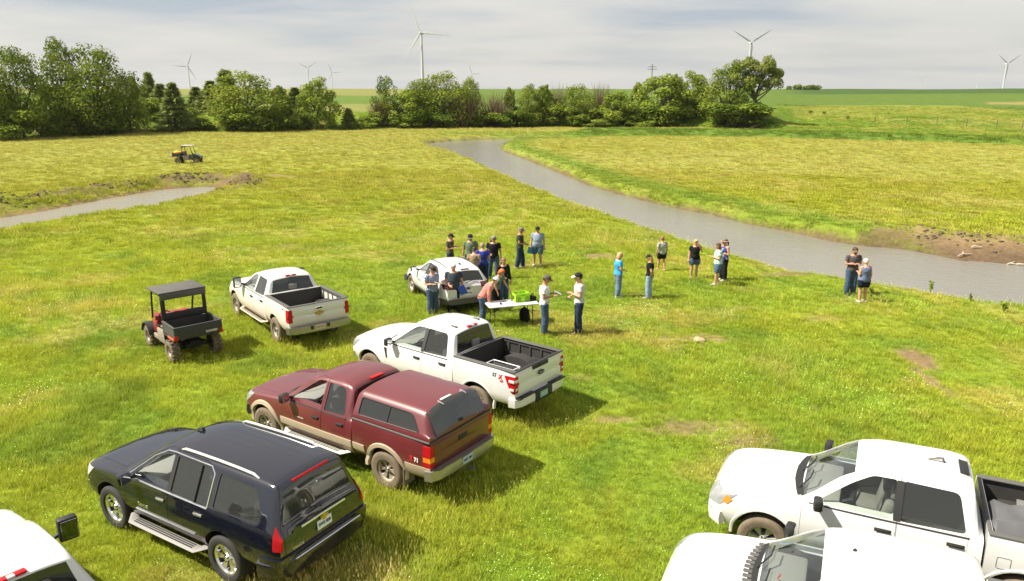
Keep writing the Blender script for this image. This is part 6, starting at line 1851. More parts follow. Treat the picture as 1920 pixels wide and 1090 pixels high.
# ------------------------------------------------------------------ utility carts
T_LUG = tyre_mesh(.32, .25, .165, RUBBERD, 16); R_CART = rim_mesh(.165, .22, 5, ALUD, 1)
def cart(pos, yaw, label, body, bedm, roofm, group, load=False):
    root = empty('utility_cart', (pos[0], pos[1], gz(*pos)), R(yaw), label, 'utility vehicle', group)
    PARKED.append((pos[0], pos[1], R(yaw), 1.5, .75))
    for x in (.95, -.95):
        for sg in (1, -1): add_wheel(root, x, sg * .60, .32, .25, .165, T_LUG, R_CART, sg)
    b = MB()
    b.box((0.05, 0, .40), (2.3, .56, .14), 0, None, .03)
    for x in (.95, -.95):
        b.tube([(x, -.52, .33), (x, .52, .33)], .04, 8); b.box((x, 0, .42), (.30, .30, .22), 0, None, .03)
        for sg in (1, -1): b.tube([(x, sg * .16, .50), (x + .02, sg * .48, .36)], .028, 6); b.tube([(x - .05, sg * .46, .38), (x - .08, sg * .36, .78)], .04, 8)
    b.obj('chassis', [FRAMEM], root, 40)
    b = MB(); b.box((.08, 0, .45), (1.15, 1.22, .07), 0, None, .02)
    for sg in (1, -1): b.box((-.10, sg * .60, .56), (.62, .07, .40), 1, None, .03); b.box((.36, sg * .60, .44), (.40, .07, .14), 1, None, .02)
    b.obj('floor_pan', [BLACKP, pm('dusty_sill', (.26, .22, .17), .8)], root, 40)
    # nose
    V = []; prof = [(.62, .50, .56), (.62, .98, .52), (.80, 1.02, .50), (1.22, .84, .46), (1.36, .66, .42), (1.34, .46, .42)]
    F = []
    for x, z, w in prof: V += [(x, w, z), (x, -w, z)]
    n = len(prof)
    for i in range(n): j = (i + 1) % n; F.append((2 * i, 2 * i + 1, 2 * j + 1, 2 * j))
    F += [tuple(2 * i for i in range(n)), tuple(2 * i + 1 for i in reversed(range(n)))]
    b = MB(); b.add(V, F); b.obj('hood', [body], root, 30)
    for sg in (1, -1):
        V = []
        n = 12
        for i in range(n + 1):
            a = R(10 + 160 * i / n)
            for rr, yy in ((.40, .46), (.40, .76), (.37, .76), (.37, .46)): V.append((.95 + rr * math.cos(a), sg * yy, .36 + rr * math.sin(a)))
        F = [(i * 4 + j, i * 4 + (j + 1) % 4, (i + 1) * 4 + (j + 1) % 4, (i + 1) * 4 + j) for i in range(n) for j in range(4)] + [(0, 1, 2, 3), (n * 4 + 3, n * 4 + 2, n * 4 + 1, n * 4)]
        b = MB(); b.add(V, F); b.obj('front_fender', [BLACKP], root, 40)
        b = MB(); b.box((1.30, sg * .30, .74), (.06, .16, .09), 0, Matrix.Rotation(.5, 3, 'Y'), .02); b.obj('headlight', [LENSW], root, 40)
        b = MB(); b.box((.42, sg * .58, .74), (.36, .06, .34), 0, Matrix.Rotation(.15, 3, 'Y'), .03); b.obj('side_panel', [body], root, 40)
    b = MB(); b.tube([(1.40, -.40, .50), (1.44, 0, .52), (1.40, .40, .50)], .03, 8); b.tube([(1.38, -.30, .72), (1.42, 0, .74), (1.38, .30, .72)], .022, 8); b.obj('bull_bar', [FRAMEM], root, 40)
    # seat, wheel
    b = MB(); b.box((-.10, 0, .74), (.48, 1.16, .16), 0, None, .04); b.box((-.10, 0, .58), (.46, 1.14, .18), 1); b.obj('bench_seat', [SEATD, BLACKP], root, 40)
    b = MB()
    for y in (.33, -.28): b.box((-.33, y, 1.06), (.12, .50, .48), 0, Matrix.Rotation(-.18, 3, 'Y'), .05)
    b.obj('seat_back', [pm('grey_vinyl_seat', (.13, .125, .12), .6)], root, 40)
    b = MB(); n = 18; c = Vector((.32, .33, 1.06)); rot = Matrix.Rotation(-.6, 3, 'Y')
    b.tube([c + rot @ Vector((0, .16 * math.cos(2 * PI * i / n), .16 * math.sin(2 * PI * i / n))) for i in range(n + 1)], .015, 6, cap=False); b.tube([c, c + Vector((.28, 0, -.20))], .02, 6); b.obj('steering_wheel', [BLACKP], root, 40)
    # cage, roof, rear panel
    for sg in (1, -1):
        b = MB()
        b.tube([(.66, sg * .58, .95), (.50, sg * .60, 1.45), (.40, sg * .60, 1.84)], .028, 8)
        b.tube([(-.46, sg * .62, .55), (-.46, sg * .62, 1.50), (-.42, sg * .61, 1.84)], .032, 8)
        b.tube([(.40, sg * .60, 1.84), (-.42, sg * .61, 1.84)], .028, 8)
        b.obj('cage_bar', [FRAMEM], root, 40)
        b = MB(); b.tube([(-.44, sg * .615, 1.02), (-.05, sg * .62, .86), (.40, sg * .61, .80)], .020, 8); b.obj('hip_rail', [FRAMEM], root, 40)
    for x, z in ((.40, 1.84), (-.42, 1.84), (-.46, 1.20)):
        b = MB(); b.tube([(x, -.60, z), (x, .60, z)], .024, 8); b.obj('cross_bar', [FRAMEM], root, 40)
    b = MB(); b.box((.06, 0, 1.895), (1.14, 1.36, .06), 0, Matrix.Rotation(.02, 3, 'Y'), .03); b.box((-.50, 0, 1.80), (.03, 1.30, .18), 0, None, .01); b.obj('roof', [roofm], root, 40)
    if not load:
        b = MB(); b.box((-.485, 0, 1.21), (.025, 1.26, .22), 0, None, .008); b.box((-.485, .58, 1.52), (.025, .10, .50), 0); b.box((-.485, -.58, 1.52), (.025, .10, .50), 0); b.obj('rear_panel', [BLACKP], root, 40)
        b = MB(); b.box((.55, .30, .98), (.02, .14, .10), 0, None, .01); b.obj('gauge_pod', [GREYP], root)
    # dump bed
    bd = empty('dump_bed', (0, 0, 0), parent=root)
    x0, x1, zf, zt, w = -1.48, -.52, .80, 1.10, .68
    b = MB(); b.box(((x0 + x1) / 2, 0, zf), (x1 - x0, 2 * w, .04), 0); b.obj('bed_floor', [bedm], bd)
    for sg in (1, -1):
        b = MB(); b.prism([(x0, zf - .06), (x1, zf - .06), (x1, zt), (x0, zt)], sg * w, sg * (w - .04), 'y', 0); b.box(((x0 + x1) / 2, sg * (w - .02), zt + .01), (x1 - x0 + .02, .07, .035), 0, None, .01)
        b.obj('bed_side', [pm('scuffed_black_plastic', (.06, .058, .052), .7, vary=.3)], bd, 40)
        b = MB(); b.box((x0 + .26, sg * (w + .012), zf - .03), (.50, .03, .07), 0, None, .01); b.obj('side_reflector', [pm('faded_red_trim', (.45, .10, .05), .5)], bd)
        b = MB(); b.box((x0 - .005, sg * (w - .055), zf + .02), (.05, .10, .16), 0, None, .015); b.obj('taillight', [LENSR], bd, 40)
    b = MB(); b.box((x1 - .02, 0, (zf + zt) / 2), (.04, 2 * w, zt - zf), 0); b.obj('bed_front', [bedm], bd)
    b = MB(); b.box((x0 - .005, 0, (zf + zt) / 2 - .02), (.045, 2 * w - .02, zt - zf + .06), 0, None, .01); b.box((x0 - .005, 0, zt + .012), (.07, 2 * w, .03), 0, None, .01); tg = b.obj('tailgate', [bedm], bd, 40)
    if not load:
        place_text('tailgate_lettering', 'RANGER', .085, pm('pale_lettering', (.55, .54, .50), .5), tg, (x0 - .034, -.36, zf + .06), (0, -1, 0), (0, 0, 1), .004)
        b = MB(); b.box((x0 + .55, .10, zf + .05), (.05, .62, .05), 0, Matrix.Rotation(.1, 3, 'Z'), .01); tag_o = b.obj('timber_batten', [pm('weathered_timber', (.30, .26, .20), .9)], None)
        tag_o.matrix_world = Matrix.Translation(root.location) @ Matrix.Rotation(R(yaw), 4, 'Z'); tag(tag_o, 'weathered timber batten lying in bed of the red utility cart', 'timber')
    return root
REDP = paint('cart_red', (.32, .016, .014), .35, coat=.7, dust=.3, dust_z=.7)
ROOFG = pm('dusty_grey_roof', (.085, .078, .070), .6, vary=.2, vscale=3)
cart((-9.96, 21.39), 132.15, 'red and black utility cart with roof parked beside the dusty pickup', REDP, pm('black_bed_plastic', (.035, .034, .032), .65, vary=.3), ROOFG, 'utility carts in the meadow')
u2 = cart((-35.4, 82.5), 8, 'black utility cart with white roof and yellow tank far across the meadow', paint('cart_green', (.02, .05, .03), .4, dust=.2, dust_z=.6), BLACKP, pm('white_roof', (.42, .42, .40), .4), 'utility carts in the meadow', load=True)
W2 = Matrix.Translation(u2.location) @ Matrix.Rotation(R(8), 4, 'Z')
tk = empty('spray_tank', W2 @ Vector((-.98, 0, .83)), R(8), 'yellow spray tank in bed of the far utility cart', 'tank')
YEL = pm('yellow_tank_plastic', (.80, .42, .03), .4)
b = MB(); b.box((0, 0, .26), (.78, .95, .46), 0, None, .12); b.obj('tank_body', [YEL], tk, 50)
b = MB(); b.lathe([(.001, .58), (.13, .58), (.14, .50), (.14, .44)], 16, 'z'); b.obj('tank_lid', [pm('orange_lid', (.60, .25, .03), .5)], tk, 40)
sb = empty('spray_boom', W2 @ Vector((-1.58, 0, .55)), R(8), 'pale spray boom folded behind the far utility cart', 'spray boom')
for sg in (1, -1):
    b = MB(); b.tube([(0, 0, .20), (-.25, sg * .55, .26), (-.30, sg * .62, .80)], .03, 8); b.obj('boom_arm', [pm('galvanised', (.50, .50, .48), .4, metal=.4)], sb, 40)
b = MB(); b.box((-.12, 0, .15), (.30, 1.0, .10), 0, None, .02); b.obj('boom_frame', [pm('galvanised', (.50, .50, .48), .4, metal=.4)], sb, 40)

# ------------------------------------------------------------------ load in the bed of the right-hand pickup
WT = Matrix.Translation(TITAN.location) @ Matrix.Rotation(R(153.35), 4, 'Z')
def bedthing(name, lx, ly, z, label, cat, rot=0):
    return empty(name, WT @ Vector((lx, ly, z)), R(153.35 + rot), label, cat)
cv = bedthing('equipment_cover', -1.62, .30, .86, 'grey vinyl cover draped over gear behind the cab of the right pickup', 'cover')
b = MB()
G = []
for i in range(9):
    row = []
    for j in range(9):
        u, v = -1 + 2 * i / 8, -1 + 2 * j / 8
        e = max(abs(u), abs(v))
        h_ = .62 * (1 - sstep(.55, 1.0, e) * .8) + .025 * math.sin(u * 7 + v * 4)
        row.append(Vector((u * .44, v * .56, float(h_))))
    G.append(row)
put('cover_sheet', slab(G, Vector((0, 0, 1)), -.02, 0, 'cover_sheet', [COVER]), cv)
b = MB(); b.box((-.30, .0, .535), (.30, .80, .012), 0, Matrix.Rotation(.55, 3, 'Y')); b.obj('cover_flap', [pm('pale_canvas', (.46, .42, .36), .8)], cv)
bx = bedthing('cardboard_box', -2.22, .22, .86, 'open cardboard box in bed of the right pickup', 'box', 8)
KRAFT = pm('kraft_card', (.30, .21, .13), .9, vary=.15)
for sx in (-1, 1):
    b = MB(); b.box((sx * .22, 0, .22), (.012, .44, .44), 0); b.obj('box_wall', [KRAFT], bx)
    b = MB(); b.box((0, sx * .22, .22), (.44, .012, .44), 0); b.obj('box_wall', [KRAFT], bx)
    b = MB(); b.box((sx * .30, 0, .47), (.18, .43, .008), 0, Matrix.Rotation(sx * .5, 3, 'Y')); b.obj('box_flap', [KRAFT], bx)
b = MB(); b.box((0, 0, .01), (.43, .43, .012), 0); b.obj('box_floor', [KRAFT], bx)
tt = bedthing('plastic_tote', -2.1, -.42, .86, 'black plastic tote beside the box in the right pickup bed', 'tote', -6)
b = MB(); b.box((0, 0, .18), (.60, .42, .36), 0, None, .03); b.obj('tote_body', [BLACKP], tt, 40)
b = MB(); b.box((0, 0, .375), (.63, .45, .04), 0, None, .015); b.obj('tote_lid', [pm('grey_tote_lid', (.16, .16, .155), .6)], tt, 40)
# wire rack in the empty bed of the centre pickup
WF = Matrix.Translation(F150.location) @ Matrix.Rotation(R(142.11), 4, 'Z')
rk = empty('wire_rack', WF @ Vector((-2.35, .62, 1.10)), R(142.11), 'white wire rack leaning inside bed of the centre white pickup', 'rack')
b = MB()
for y in (-.14, .14): b.tube([(-.42, y, .27), (.36, y, .27)], .012, 6)
for x in (-.42, .36): b.tube([(x, -.14, .27), (x, .14, .27)], .012, 6)
for x in (-.40, .34):
    for y in (-.13, .13): b.tube([(x, y, .27), (x, y, -.24)], .010, 6)
b.obj('rack_frame', [pm('white_wire', (.75, .75, .73), .4)], rk, 40)
b = MB(); b.box((-.03, 0, .20), (.66, .24, .10), 0, None, .02); b.obj('rack_tray', [BLACKP], rk, 40)
# ------------------------------------------------------------------ people
def skin_mat(nm, c): return pm(nm, c, .55, vary=.10, vscale=9)
SKIN = skin_mat('fair_skin', (.50, .27, .18)); SKIN2 = skin_mat('tanned_skin', (.40, .20, .125))
EYE = pm('eye_dark', (.03, .02, .015), .3); LIP = pm('lip', (.36, .12, .09), .5)
def cloth(nm, c, v=.18): return pm(nm, c, .9, vary=v, vscale=6, bump=.25, bscale=25, spec=.2)
def pattern(nm, cols, kind, scale):
    m, nt, b = nodes(nm); b.inputs['Roughness'].default_value = .9; b.inputs['Specular IOR Level'].default_value = .2
    t = nt.nodes.new('ShaderNodeTexCoord')
    def wave(direction, sc):
        w = nt.nodes.new('ShaderNodeTexWave'); w.wave_type = 'BANDS'; w.bands_direction = direction; w.inputs['Scale'].default_value = sc
        w.inputs['Distortion'].default_value = .6; w.inputs['Detail'].default_value = 1
        nt.links.new(t.outputs['Object'], w.inputs['Vector'])
        r = nt.nodes.new('ShaderNodeValToRGB'); r.color_ramp.interpolation = 'CONSTANT'; r.color_ramp.elements[0].position = 0; r.color_ramp.elements[1].position = .55
        nt.links.new(w.outputs['Fac'], r.inputs[0]); return r.outputs[0]
    def mix(f, a, c2):
        q = nt.nodes.new('ShaderNodeMix'); q.data_type = 'RGBA'; nt.links.new(f, q.inputs[0])
        for i, v in ((6, a), (7, c2)):
            if isinstance(v, tuple): q.inputs[i].default_value = (*v, 1)
            else: nt.links.new(v, q.inputs[i])
        return q.outputs[2]
    if kind == 'stripe': c = mix(wave('Z', scale), cols[0], cols[1])
    elif kind == 'plaid':
        a = mix(wave('Z', scale), cols[0], cols[1]); c2 = mix(wave('Z', scale * .5), cols[1], cols[2]); c = mix(wave('Y', scale), a, c2)
    else:
        v = nt.nodes.new('ShaderNodeTexVoronoi'); v.inputs['Scale'].default_value = scale; nt.links.new(t.outputs['Object'], v.inputs['Vector'])
        r = nt.nodes.new('ShaderNodeValToRGB'); r.color_ramp.interpolation = 'CONSTANT'
        for e, p_, cc in zip(list(r.color_ramp.elements) + [r.color_ramp.elements.new(.66)], (0, .33, .66), cols): e.color = (*cc, 1)
        r.color_ramp.elements[0].color = (*cols[0], 1); r.color_ramp.elements[1].position = .4; r.color_ramp.elements[1].color = (*cols[1], 1); r.color_ramp.elements[2].position = .7; r.color_ramp.elements[2].color = (*cols[2], 1)
        sp = nt.nodes.new('ShaderNodeSeparateColor'); nt.links.new(v.outputs['Color'], sp.inputs[0]); nt.links.new(sp.outputs[0], r.inputs[0]); c = r.outputs[0]
    nt.links.new(c, b.inputs['Base Color'])
    return m

def rings(b, R_, n=14, mi=0):
    """R_: list of (centre Vector, half depth, half width, 3x3 axes)"""
    V, F = [], []
    for c, rx, ry, M in R_:
        for j in range(n):
            a = 2 * PI * j / n
            V.append(c + M @ Vector((rx * math.cos(a), ry * math.sin(a), 0)))
    for i in range(len(R_) - 1):
        for j in range(n): F.append((i * n + j, i * n + (j + 1) % n, (i + 1) * n + (j + 1) % n, (i + 1) * n + j))
    F.append(tuple(range(n - 1, -1, -1))); F.append(tuple((len(R_) - 1) * n + j for j in range(n)))
    b.add(V, F, mi)

ARMS = dict(down=((-.01, .075, -.29), (.05, .085, -.54)), hold=((-.02, .06, -.29), (.22, -.04, -.24)), holdlow=((.0, .07, -.29), (.19, -.06, -.36)),
            cross=((.02, .07, -.28), (.20, -.17, -.24)), hip=((-.08, .17, -.26), (.02, .03, -.46)), face=((.12, .10, -.22), (.20, -.08, .10)),
            reach=((.16, .04, -.25), (.42, .02, -.36)), reachdown=((.10, .04, -.28), (.26, -.02, -.52)), back=((-.10, .08, -.28), (-.10, -.06, -.48)), point=((.10, .06, -.26), (.33, -.02, -.20)))

def person(x, y, yaw, h, label, top, legs, skin=None, arms=('down', 'down'), lean=0, nod=10, turn=0, hair=None, cap=None, sleeve='short', legkind='jeans',
           shoe=(.05, .045, .04), stance=(.10, .11, 0.0), bulk=1.0, female=False, group='people gathered in the meadow', z=None, voxel=.019):
    skin = skin or SKIN
    root = empty('person', (x, y, gz(x, y) if z is None else z), R(yaw), label, 'person', group)
    s = h / 1.78
    root.scale = (s * 1.14, s * 1.14, s)
    lean = R(lean)
    HIP = Vector((0, 0, .94))
    Ml = Matrix.Rotation(lean, 3, 'Y')
    up = lambda p: HIP + Ml @ (Vector(p) - HIP)
    I3 = Matrix.Identity(3)
    sl, sr, step = stance
    bk = bulk
    shw = (.185 if not female else .165)
    # ---------------- skeleton points
    hipL, hipR = Vector((0, .088 * bk, .90)), Vector((0, -.088 * bk, .90))
    ankL, ankR = Vector((step, sl, .085)), Vector((-step, -sr, .085))
    kneeL, kneeR = (hipL + ankL) / 2 + Vector((.025, .0, .03)), (hipR + ankR) / 2 + Vector((.025, 0, .03))
    shL, shR = up((0, shw, 1.43)), up((0, -shw, 1.43))
    def arm(kind, sg, sh):
        e, hnd = ARMS[kind]
        return up(Vector((e[0], sg * (shw + e[1] * .8), 1.43 + e[2]))), up(Vector((hnd[0], sg * (shw + hnd[1]), 1.43 + hnd[2]))) if not kind == 'xx' else None
    eL, hL = arm(arms[0], 1, shL); eR, hR = arm(arms[1], -1, shR)
    neck = up((.005, 0, 1.49)); hc = up((.035 + .03 * math.sin(R(nod)), 0, 1.645))
    Mh = Matrix.Rotation(R(turn), 3, 'Z') @ Matrix.Rotation(lean * .6 + R(nod), 3, 'Y')
    # ---------------- body: one continuous surface
    def torso(b, g, z0=.86, z1=1.50, mi=0):
        T = [(.86, .105, .150), (.94, .118, .168), (1.02, .105, .152), (1.10, .100, .142), (1.20, .112, .152), (1.31, .122, .165), (1.40, .112, .168), (1.45, .090, .130), (1.50, .060, .066)]
        if female: T = [(.86, .108, .158), (.94, .122, .178), (1.02, .106, .150), (1.10, .094, .128), (1.20, .108, .138), (1.29, .128, .150), (1.38, .108, .150), (1.44, .085, .118), (1.50, .052, .056)]
        rr = []
        for zz_, rx, ry in T:
            if zz_ < z0 - .001 or zz_ > z1 + .001: continue
            k = bk if zz_ < 1.40 else 1 + (bk - 1) * .4
            belly = .05 * (bk - 1) * 2 if 1.0 <= zz_ <= 1.25 else 0
            M = Ml if zz_ > .95 else I3
            c = up((belly * .5, 0, zz_)) if zz_ > .95 else Vector((0, 0, zz_))
            rr.append((c, (rx + belly) * k + g, ry * k + g, M))
        rings(b, rr, 16, mi)
    def leg(b, hp, kn, an, g, frac=1.0, ankle_extra=0.0, mi=0):
        P = [hp + Vector((0, 0, .04)), hp * .6 + kn * .4, kn, kn * .55 + an * .45, an]
        Rr = [.088 * bk + g, .078 * bk + g, .057 + g + ankle_extra * .6, .056 + g + ankle_extra, .040 + g + ankle_extra]
        if frac < 1:
            L_ = [P[0], P[1], P[1] * .45 + kn * .55] if frac < .5 else [P[0], P[1], kn + Vector((0, 0, .02))]
            Q_ = [Rr[0] + .005, Rr[1] + .022, .085 + g if frac < .5 else .075 + g]
            b.tube(L_, Q_, 12, mi)
        else: b.tube(P, Rr, 12, mi)
    def armtube(b, sh, el, hd, g, upto=1.0, mi=0):
        st = sh + (sh - up((0, 0, 1.43))) * -.25
        P = [st, sh, sh * .5 + el * .5, el, el * .5 + hd * .5, hd]
        Rr = [.060, .056, .047, .040, .037, .027]
        if upto < .5: P = P[:2] + [sh * .42 + el * .58]; Rr = [.056 + g, .054 + g, .053 + g]
        elif upto < 1: P = P[:4]; Rr = [q + g for q in Rr[:4]]
        else: Rr = [q + g for q in Rr]
        b.tube(P, Rr, 10, mi)
    b = MB()
    torso(b, 0.0)
    leg(b, hipL, kneeL, ankL, 0); leg(b, hipR, kneeR, ankR, 0)
    for an in (ankL, ankR): b.tube([an + Vector((-.05, 0, -.035)), an + Vector((.04, 0, -.035)), an + Vector((.15, 0, -.06))], [.045, .045, .03], 8)
    armtube(b, shL, eL, hL, 0); armtube(b, shR, eR, hR, 0)
    b.tube([neck - Vector((0, 0, .05)), neck, hc - Mh @ Vector((.01, 0, .06))], [.062, .056, .054], 12)
    hd_ = [(-.118, .030, .028, .045), (-.095, .062, .052, .022), (-.045, .086, .068, .006), (.015, .098, .077, 0), (.065, .092, .075, -.006), (.100, .062, .054, -.012), (.118, .02, .02, -.014)]
    rings(b, [(hc + Mh @ Vector((xo, 0, zz_)), rx, ry, Mh) for zz_, rx, ry, xo in hd_], 14)
    b.tube([hc + Mh @ Vector((.088, 0, .028)), hc + Mh @ Vector((.118, 0, -.022)), hc + Mh @ Vector((.09, 0, -.034))], [.010, .016, .010], 6)
    for sg in (1, -1): b.ellipsoid(hc + Mh @ Vector((-.005, sg * .079, .0)), (.022, .012, .034), 8, 6, rot=Mh)
    me = remesh(b.mesh('body', [skin]), voxel)
    # hands and face go onto the same surface
    b2 = MB()
    for hd, el, sg in ((hL, eL, 1), (hR, eR, -1)):
        d = (hd - el).normalized(); side = d.cross(Vector((0, 0, 1)))
        side = side.normalized() if side.length > .2 else Vector((1, 0, 0)); nn_ = side.cross(d).normalized()
        M = Matrix((d, side, nn_)).transposed()
        b2.ellipsoid(hd + d * .045, (.058, .040, .020), 10, 6, rot=M)
        for k, ln in enumerate((.066, .075, .070, .054)):
            o = hd + d * .088 + side * ((k - 1.5) * .019)
            cr = -nn_ if nn_.z > 0 else nn_
            b2.tube([o - d * .02, o + d * ln * .45 + cr * .008, o + d * ln * .80 + cr * .026], [.0095, .009, .007], 5)
        o = hd + d * .03 + side * (sg * .036)
        b2.tube([o, o + side * sg * .022 + d * .03, o + side * sg * .022 + d * .062], [.012, .011, .008], 5)
    for sg in (1, -1): b2.ellipsoid(hc + Mh @ Vector((.087, sg * .031, .022)), (.010, .014, .008), 6, 5, 1, Mh)
    b2.ellipsoid(hc + Mh @ Vector((.086, 0, -.058)), (.010, .025, .007), 6, 5, 2, Mh)
    m2 = b2.mesh('x', [skin, EYE, LIP])
    bm = bmesh.new(); bm.from_mesh(me); bm.from_mesh(m2)
    me3 = bpy.data.meshes.new('body'); bm.to_mesh(me3); bm.free()
    for m in (skin, EYE, LIP): me3.materials.append(m)
    n1 = len(me.polygons); mi = [0] * n1 + [p.material_index for p in m2.polygons]
    me3.polygons.foreach_set('material_index', mi)
    put('body', finish(me3, 180), root)
    # ---------------- clothes
    def folds(me, amp, seed):
        for v in me.vertices:
            c = v.co
            k = math.sin(c.z * 23 + c.y * 31 + math.sin(c.x * 19 + c.z * 11 + seed) * 2.2 + seed) * .6 + math.sin(c.z * 41 - c.x * 57 + c.y * 37 + math.sin(c.z * 17) * 2 + seed * 2.1) * .4
            v.co += v.normal * (k * amp)
    b = MB(); torso(b, .014, .86 if sleeve != 'tank' else .86, 1.47)
    if sleeve in ('short', 'long'):
        armtube(b, shL, eL, hL, .013, .3 if sleeve == 'short' else 1); armtube(b, shR, eR, hR, .013, .3 if sleeve == 'short' else 1)
    me = remesh(b.mesh('shirt', [top]), voxel); folds(me, .0055, x * 3); me.materials.clear(); me.materials.append(top)
    put('shirt', finish(me, 180), root)
    b = MB()
    rings(b, [(Vector((0, 0, zz_)), rx * bk + .010, ry * bk + .010, I3) for zz_, rx, ry in ((.83, .09, .135), (.88, .108, .158), (.94, .116, .166), (.985, .106, .154))], 14)
    if legkind in ('jeans', 'trousers'):
        leg(b, hipL, kneeL, ankL, .019, 1, .022); leg(b, hipR, kneeR, ankR, .019, 1, .022)
    else:
        leg(b, hipL, kneeL, ankL, .016, .7 if legkind == 'shorts' else .4); leg(b, hipR, kneeR, ankR, .016, .7 if legkind == 'shorts' else .4)
    me = remesh(b.mesh(legkind, [legs]), voxel); folds(me, .0042, y * 2); me.materials.clear(); me.materials.append(legs)
    put('trousers' if legkind == 'trousers' else 'jeans' if legkind == 'jeans' else 'shorts', finish(me, 180), root)
    sm = pm('shoe_%d_%d_%d' % tuple(int(q * 255) for q in shoe), shoe, .7, vary=.2)
    for an in (ankL, ankR):
        b = MB()
        b.tube([an + Vector((-.075, 0, -.045)), an + Vector((-.03, 0, -.035)), an + Vector((.07, 0, -.045)), an + Vector((.165, 0, -.060)), an + Vector((.19, 0, -.066))], [.034, .046, .046, .034, .018], 10, ell=.95)
        b.box(an + Vector((.06, 0, -.079)), (.255, .085, .018), 0, None, .006)
        b.obj('shoe', [sm], root, 50)
    if legkind in ('jeans', 'trousers') and not female:
        b = MB(); rings(b, [(Vector((0, 0, zz_)), .122 * bk, .172 * bk, I3) for zz_ in (.955, .99)], 16); b.obj('belt', [pm('leather_belt', (.05, .03, .02), .5)], root, 50)
    # ---------------- hair and cap
    if hair:
        hcol, hk = hair
        hm = pm('hair_%d_%d_%d' % tuple(int(q * 255) for q in hcol), hcol, .55, vary=.35, vscale=30, bump=.5, bscale=90)
        b = MB()
        hr = [(-.050, .060, .074, -.038), (-.01, .082, .084, -.024), (.03, .098, .087, -.012), (.075, .100, .083, -.008), (.108, .072, .062, -.012), (.128, .025, .025, -.014)]
        rings(b, [(hc + Mh @ Vector((xo, 0, zz_)), rx, ry, Mh) for zz_, rx, ry, xo in hr], 14)
        if hk == 'long':
            rings(b, [(hc + Mh @ Vector((-.055, 0, zz_)), rx, ry, Mh) for zz_, rx, ry in ((-.26, .03, .05), (-.20, .045, .085), (-.10, .055, .095), (0, .06, .09), (.05, .05, .07))], 12)
        elif hk == 'bob':
            rings(b, [(hc + Mh @ Vector((-.035, 0, zz_)), rx, ry, Mh) for zz_, rx, ry in ((-.14, .05, .08), (-.08, .07, .10), (0, .078, .098), (.05, .07, .085))], 12)
        elif hk == 'tail':
            b.tube([hc + Mh @ Vector((-.09, 0, .04)), hc + Mh @ Vector((-.13, 0, -.03)), hc + Mh @ Vector((-.125, 0, -.14)), hc + Mh @ Vector((-.11, 0, -.22))], [.03, .036, .03, .008], 8)
        me = remesh(b.mesh('hair', [hm]), .016); me.materials.clear(); me.materials.append(hm)
        put('hair', finish(me, 180), root)
    if cap:
        ccol, brim = cap[:2]
        b = MB()
        cr = [(.030, .104, .090), (.060, .103, .089), (.095, .086, .077), (.122, .052, .048), (.132, .012, .012)]
        rings(b, [(hc + Mh @ Vector((-.006, 0, zz_)), rx, ry, Mh) for zz_, rx, ry in cr], 16, 0)
        V = []
        for o in (0, -.010):
            for i in range(9):
                a = -PI / 2 + PI * i / 8
                V.append(hc + Mh @ Vector((.078 + .098 * math.cos(a), .078 * math.sin(a), .040 + o - .022 * math.cos(a))))
        F = [tuple(range(9)), tuple(range(17, 8, -1))] + [(i, i + 9, i + 10, i + 1) for i in range(8)] + [(0, 8, 17, 9)]
        b.add(V, F, 1)
        if len(cap) > 2:                              # wide brim hat
            b.lathe([(.09, .030), (.16, .022), (.162, .016), (.09, .020)], 20, 'z', tuple(hc), 1)
        o = b.obj('cap', [cloth('cap_%d_%d_%d' % tuple(int(q * 255) for q in ccol), ccol), cloth('brim_%d_%d_%d' % tuple(int(q * 255) for q in brim), brim)], root, 60)
    W = Matrix.Translation(root.location) @ Matrix.Rotation(R(yaw), 4, 'Z') @ Matrix.Diagonal((s * 1.14, s * 1.14, s, 1))
    fL, fR = (hL - eL).normalized(), (hR - eR).normalized()
    return dict(root=root, L=W @ (hL + fL * .08), R=W @ (hR + fR * .08), head=W @ hc, s=s)

JEANS = cloth('blue_denim', (.055, .085, .15)); JEANSD = cloth('dark_denim', (.022, .036, .075)); JEANSL = cloth('light_denim', (.22, .31, .42)); DENIMS = cloth('denim_shorts_cloth', (.075, .12, .20))
BLACKC = cloth('black_cloth', (.012, .012, .014)); NAVYC = cloth('navy_cloth', (.018, .028, .050)); GREYN = cloth('slate_work_shirt', (.040, .058, .078))
CAPB, CAPG = (.02, .02, .022), (.10, .095, .095)
def folder(loc, yaw, tilt, label, col=(.03, .10, .42), size=(.23, .012, .30), name='folder', cat='folder', roll=0, group=None):
    b = MB(); M = Matrix.Rotation(R(yaw), 3, 'Z') @ Matrix.Rotation(R(tilt), 3, 'X') @ Matrix.Rotation(R(roll), 3, 'Y')
    b.box((0, 0, 0), size, 0, M, .003)
    if name != 'folder': b.box(M @ Vector((.0, -size[1] * .5 - .0025, .0)), (size[0] * .9, .003, size[2] * .9), 1, M)
    else: b.box(M @ Vector((.0, size[1] * .5 + .0025, .006)), (size[0] * .9, .003, size[2] * .9), 1, M)
    o = b.obj(name, [pm(name + '_%d%d%d' % tuple(int(q * 99) for q in col), col, .45), pm('paper_sheet', (.74, .74, .72), .8)], None)
    o.location = loc
    return tag(o, label, cat, group)

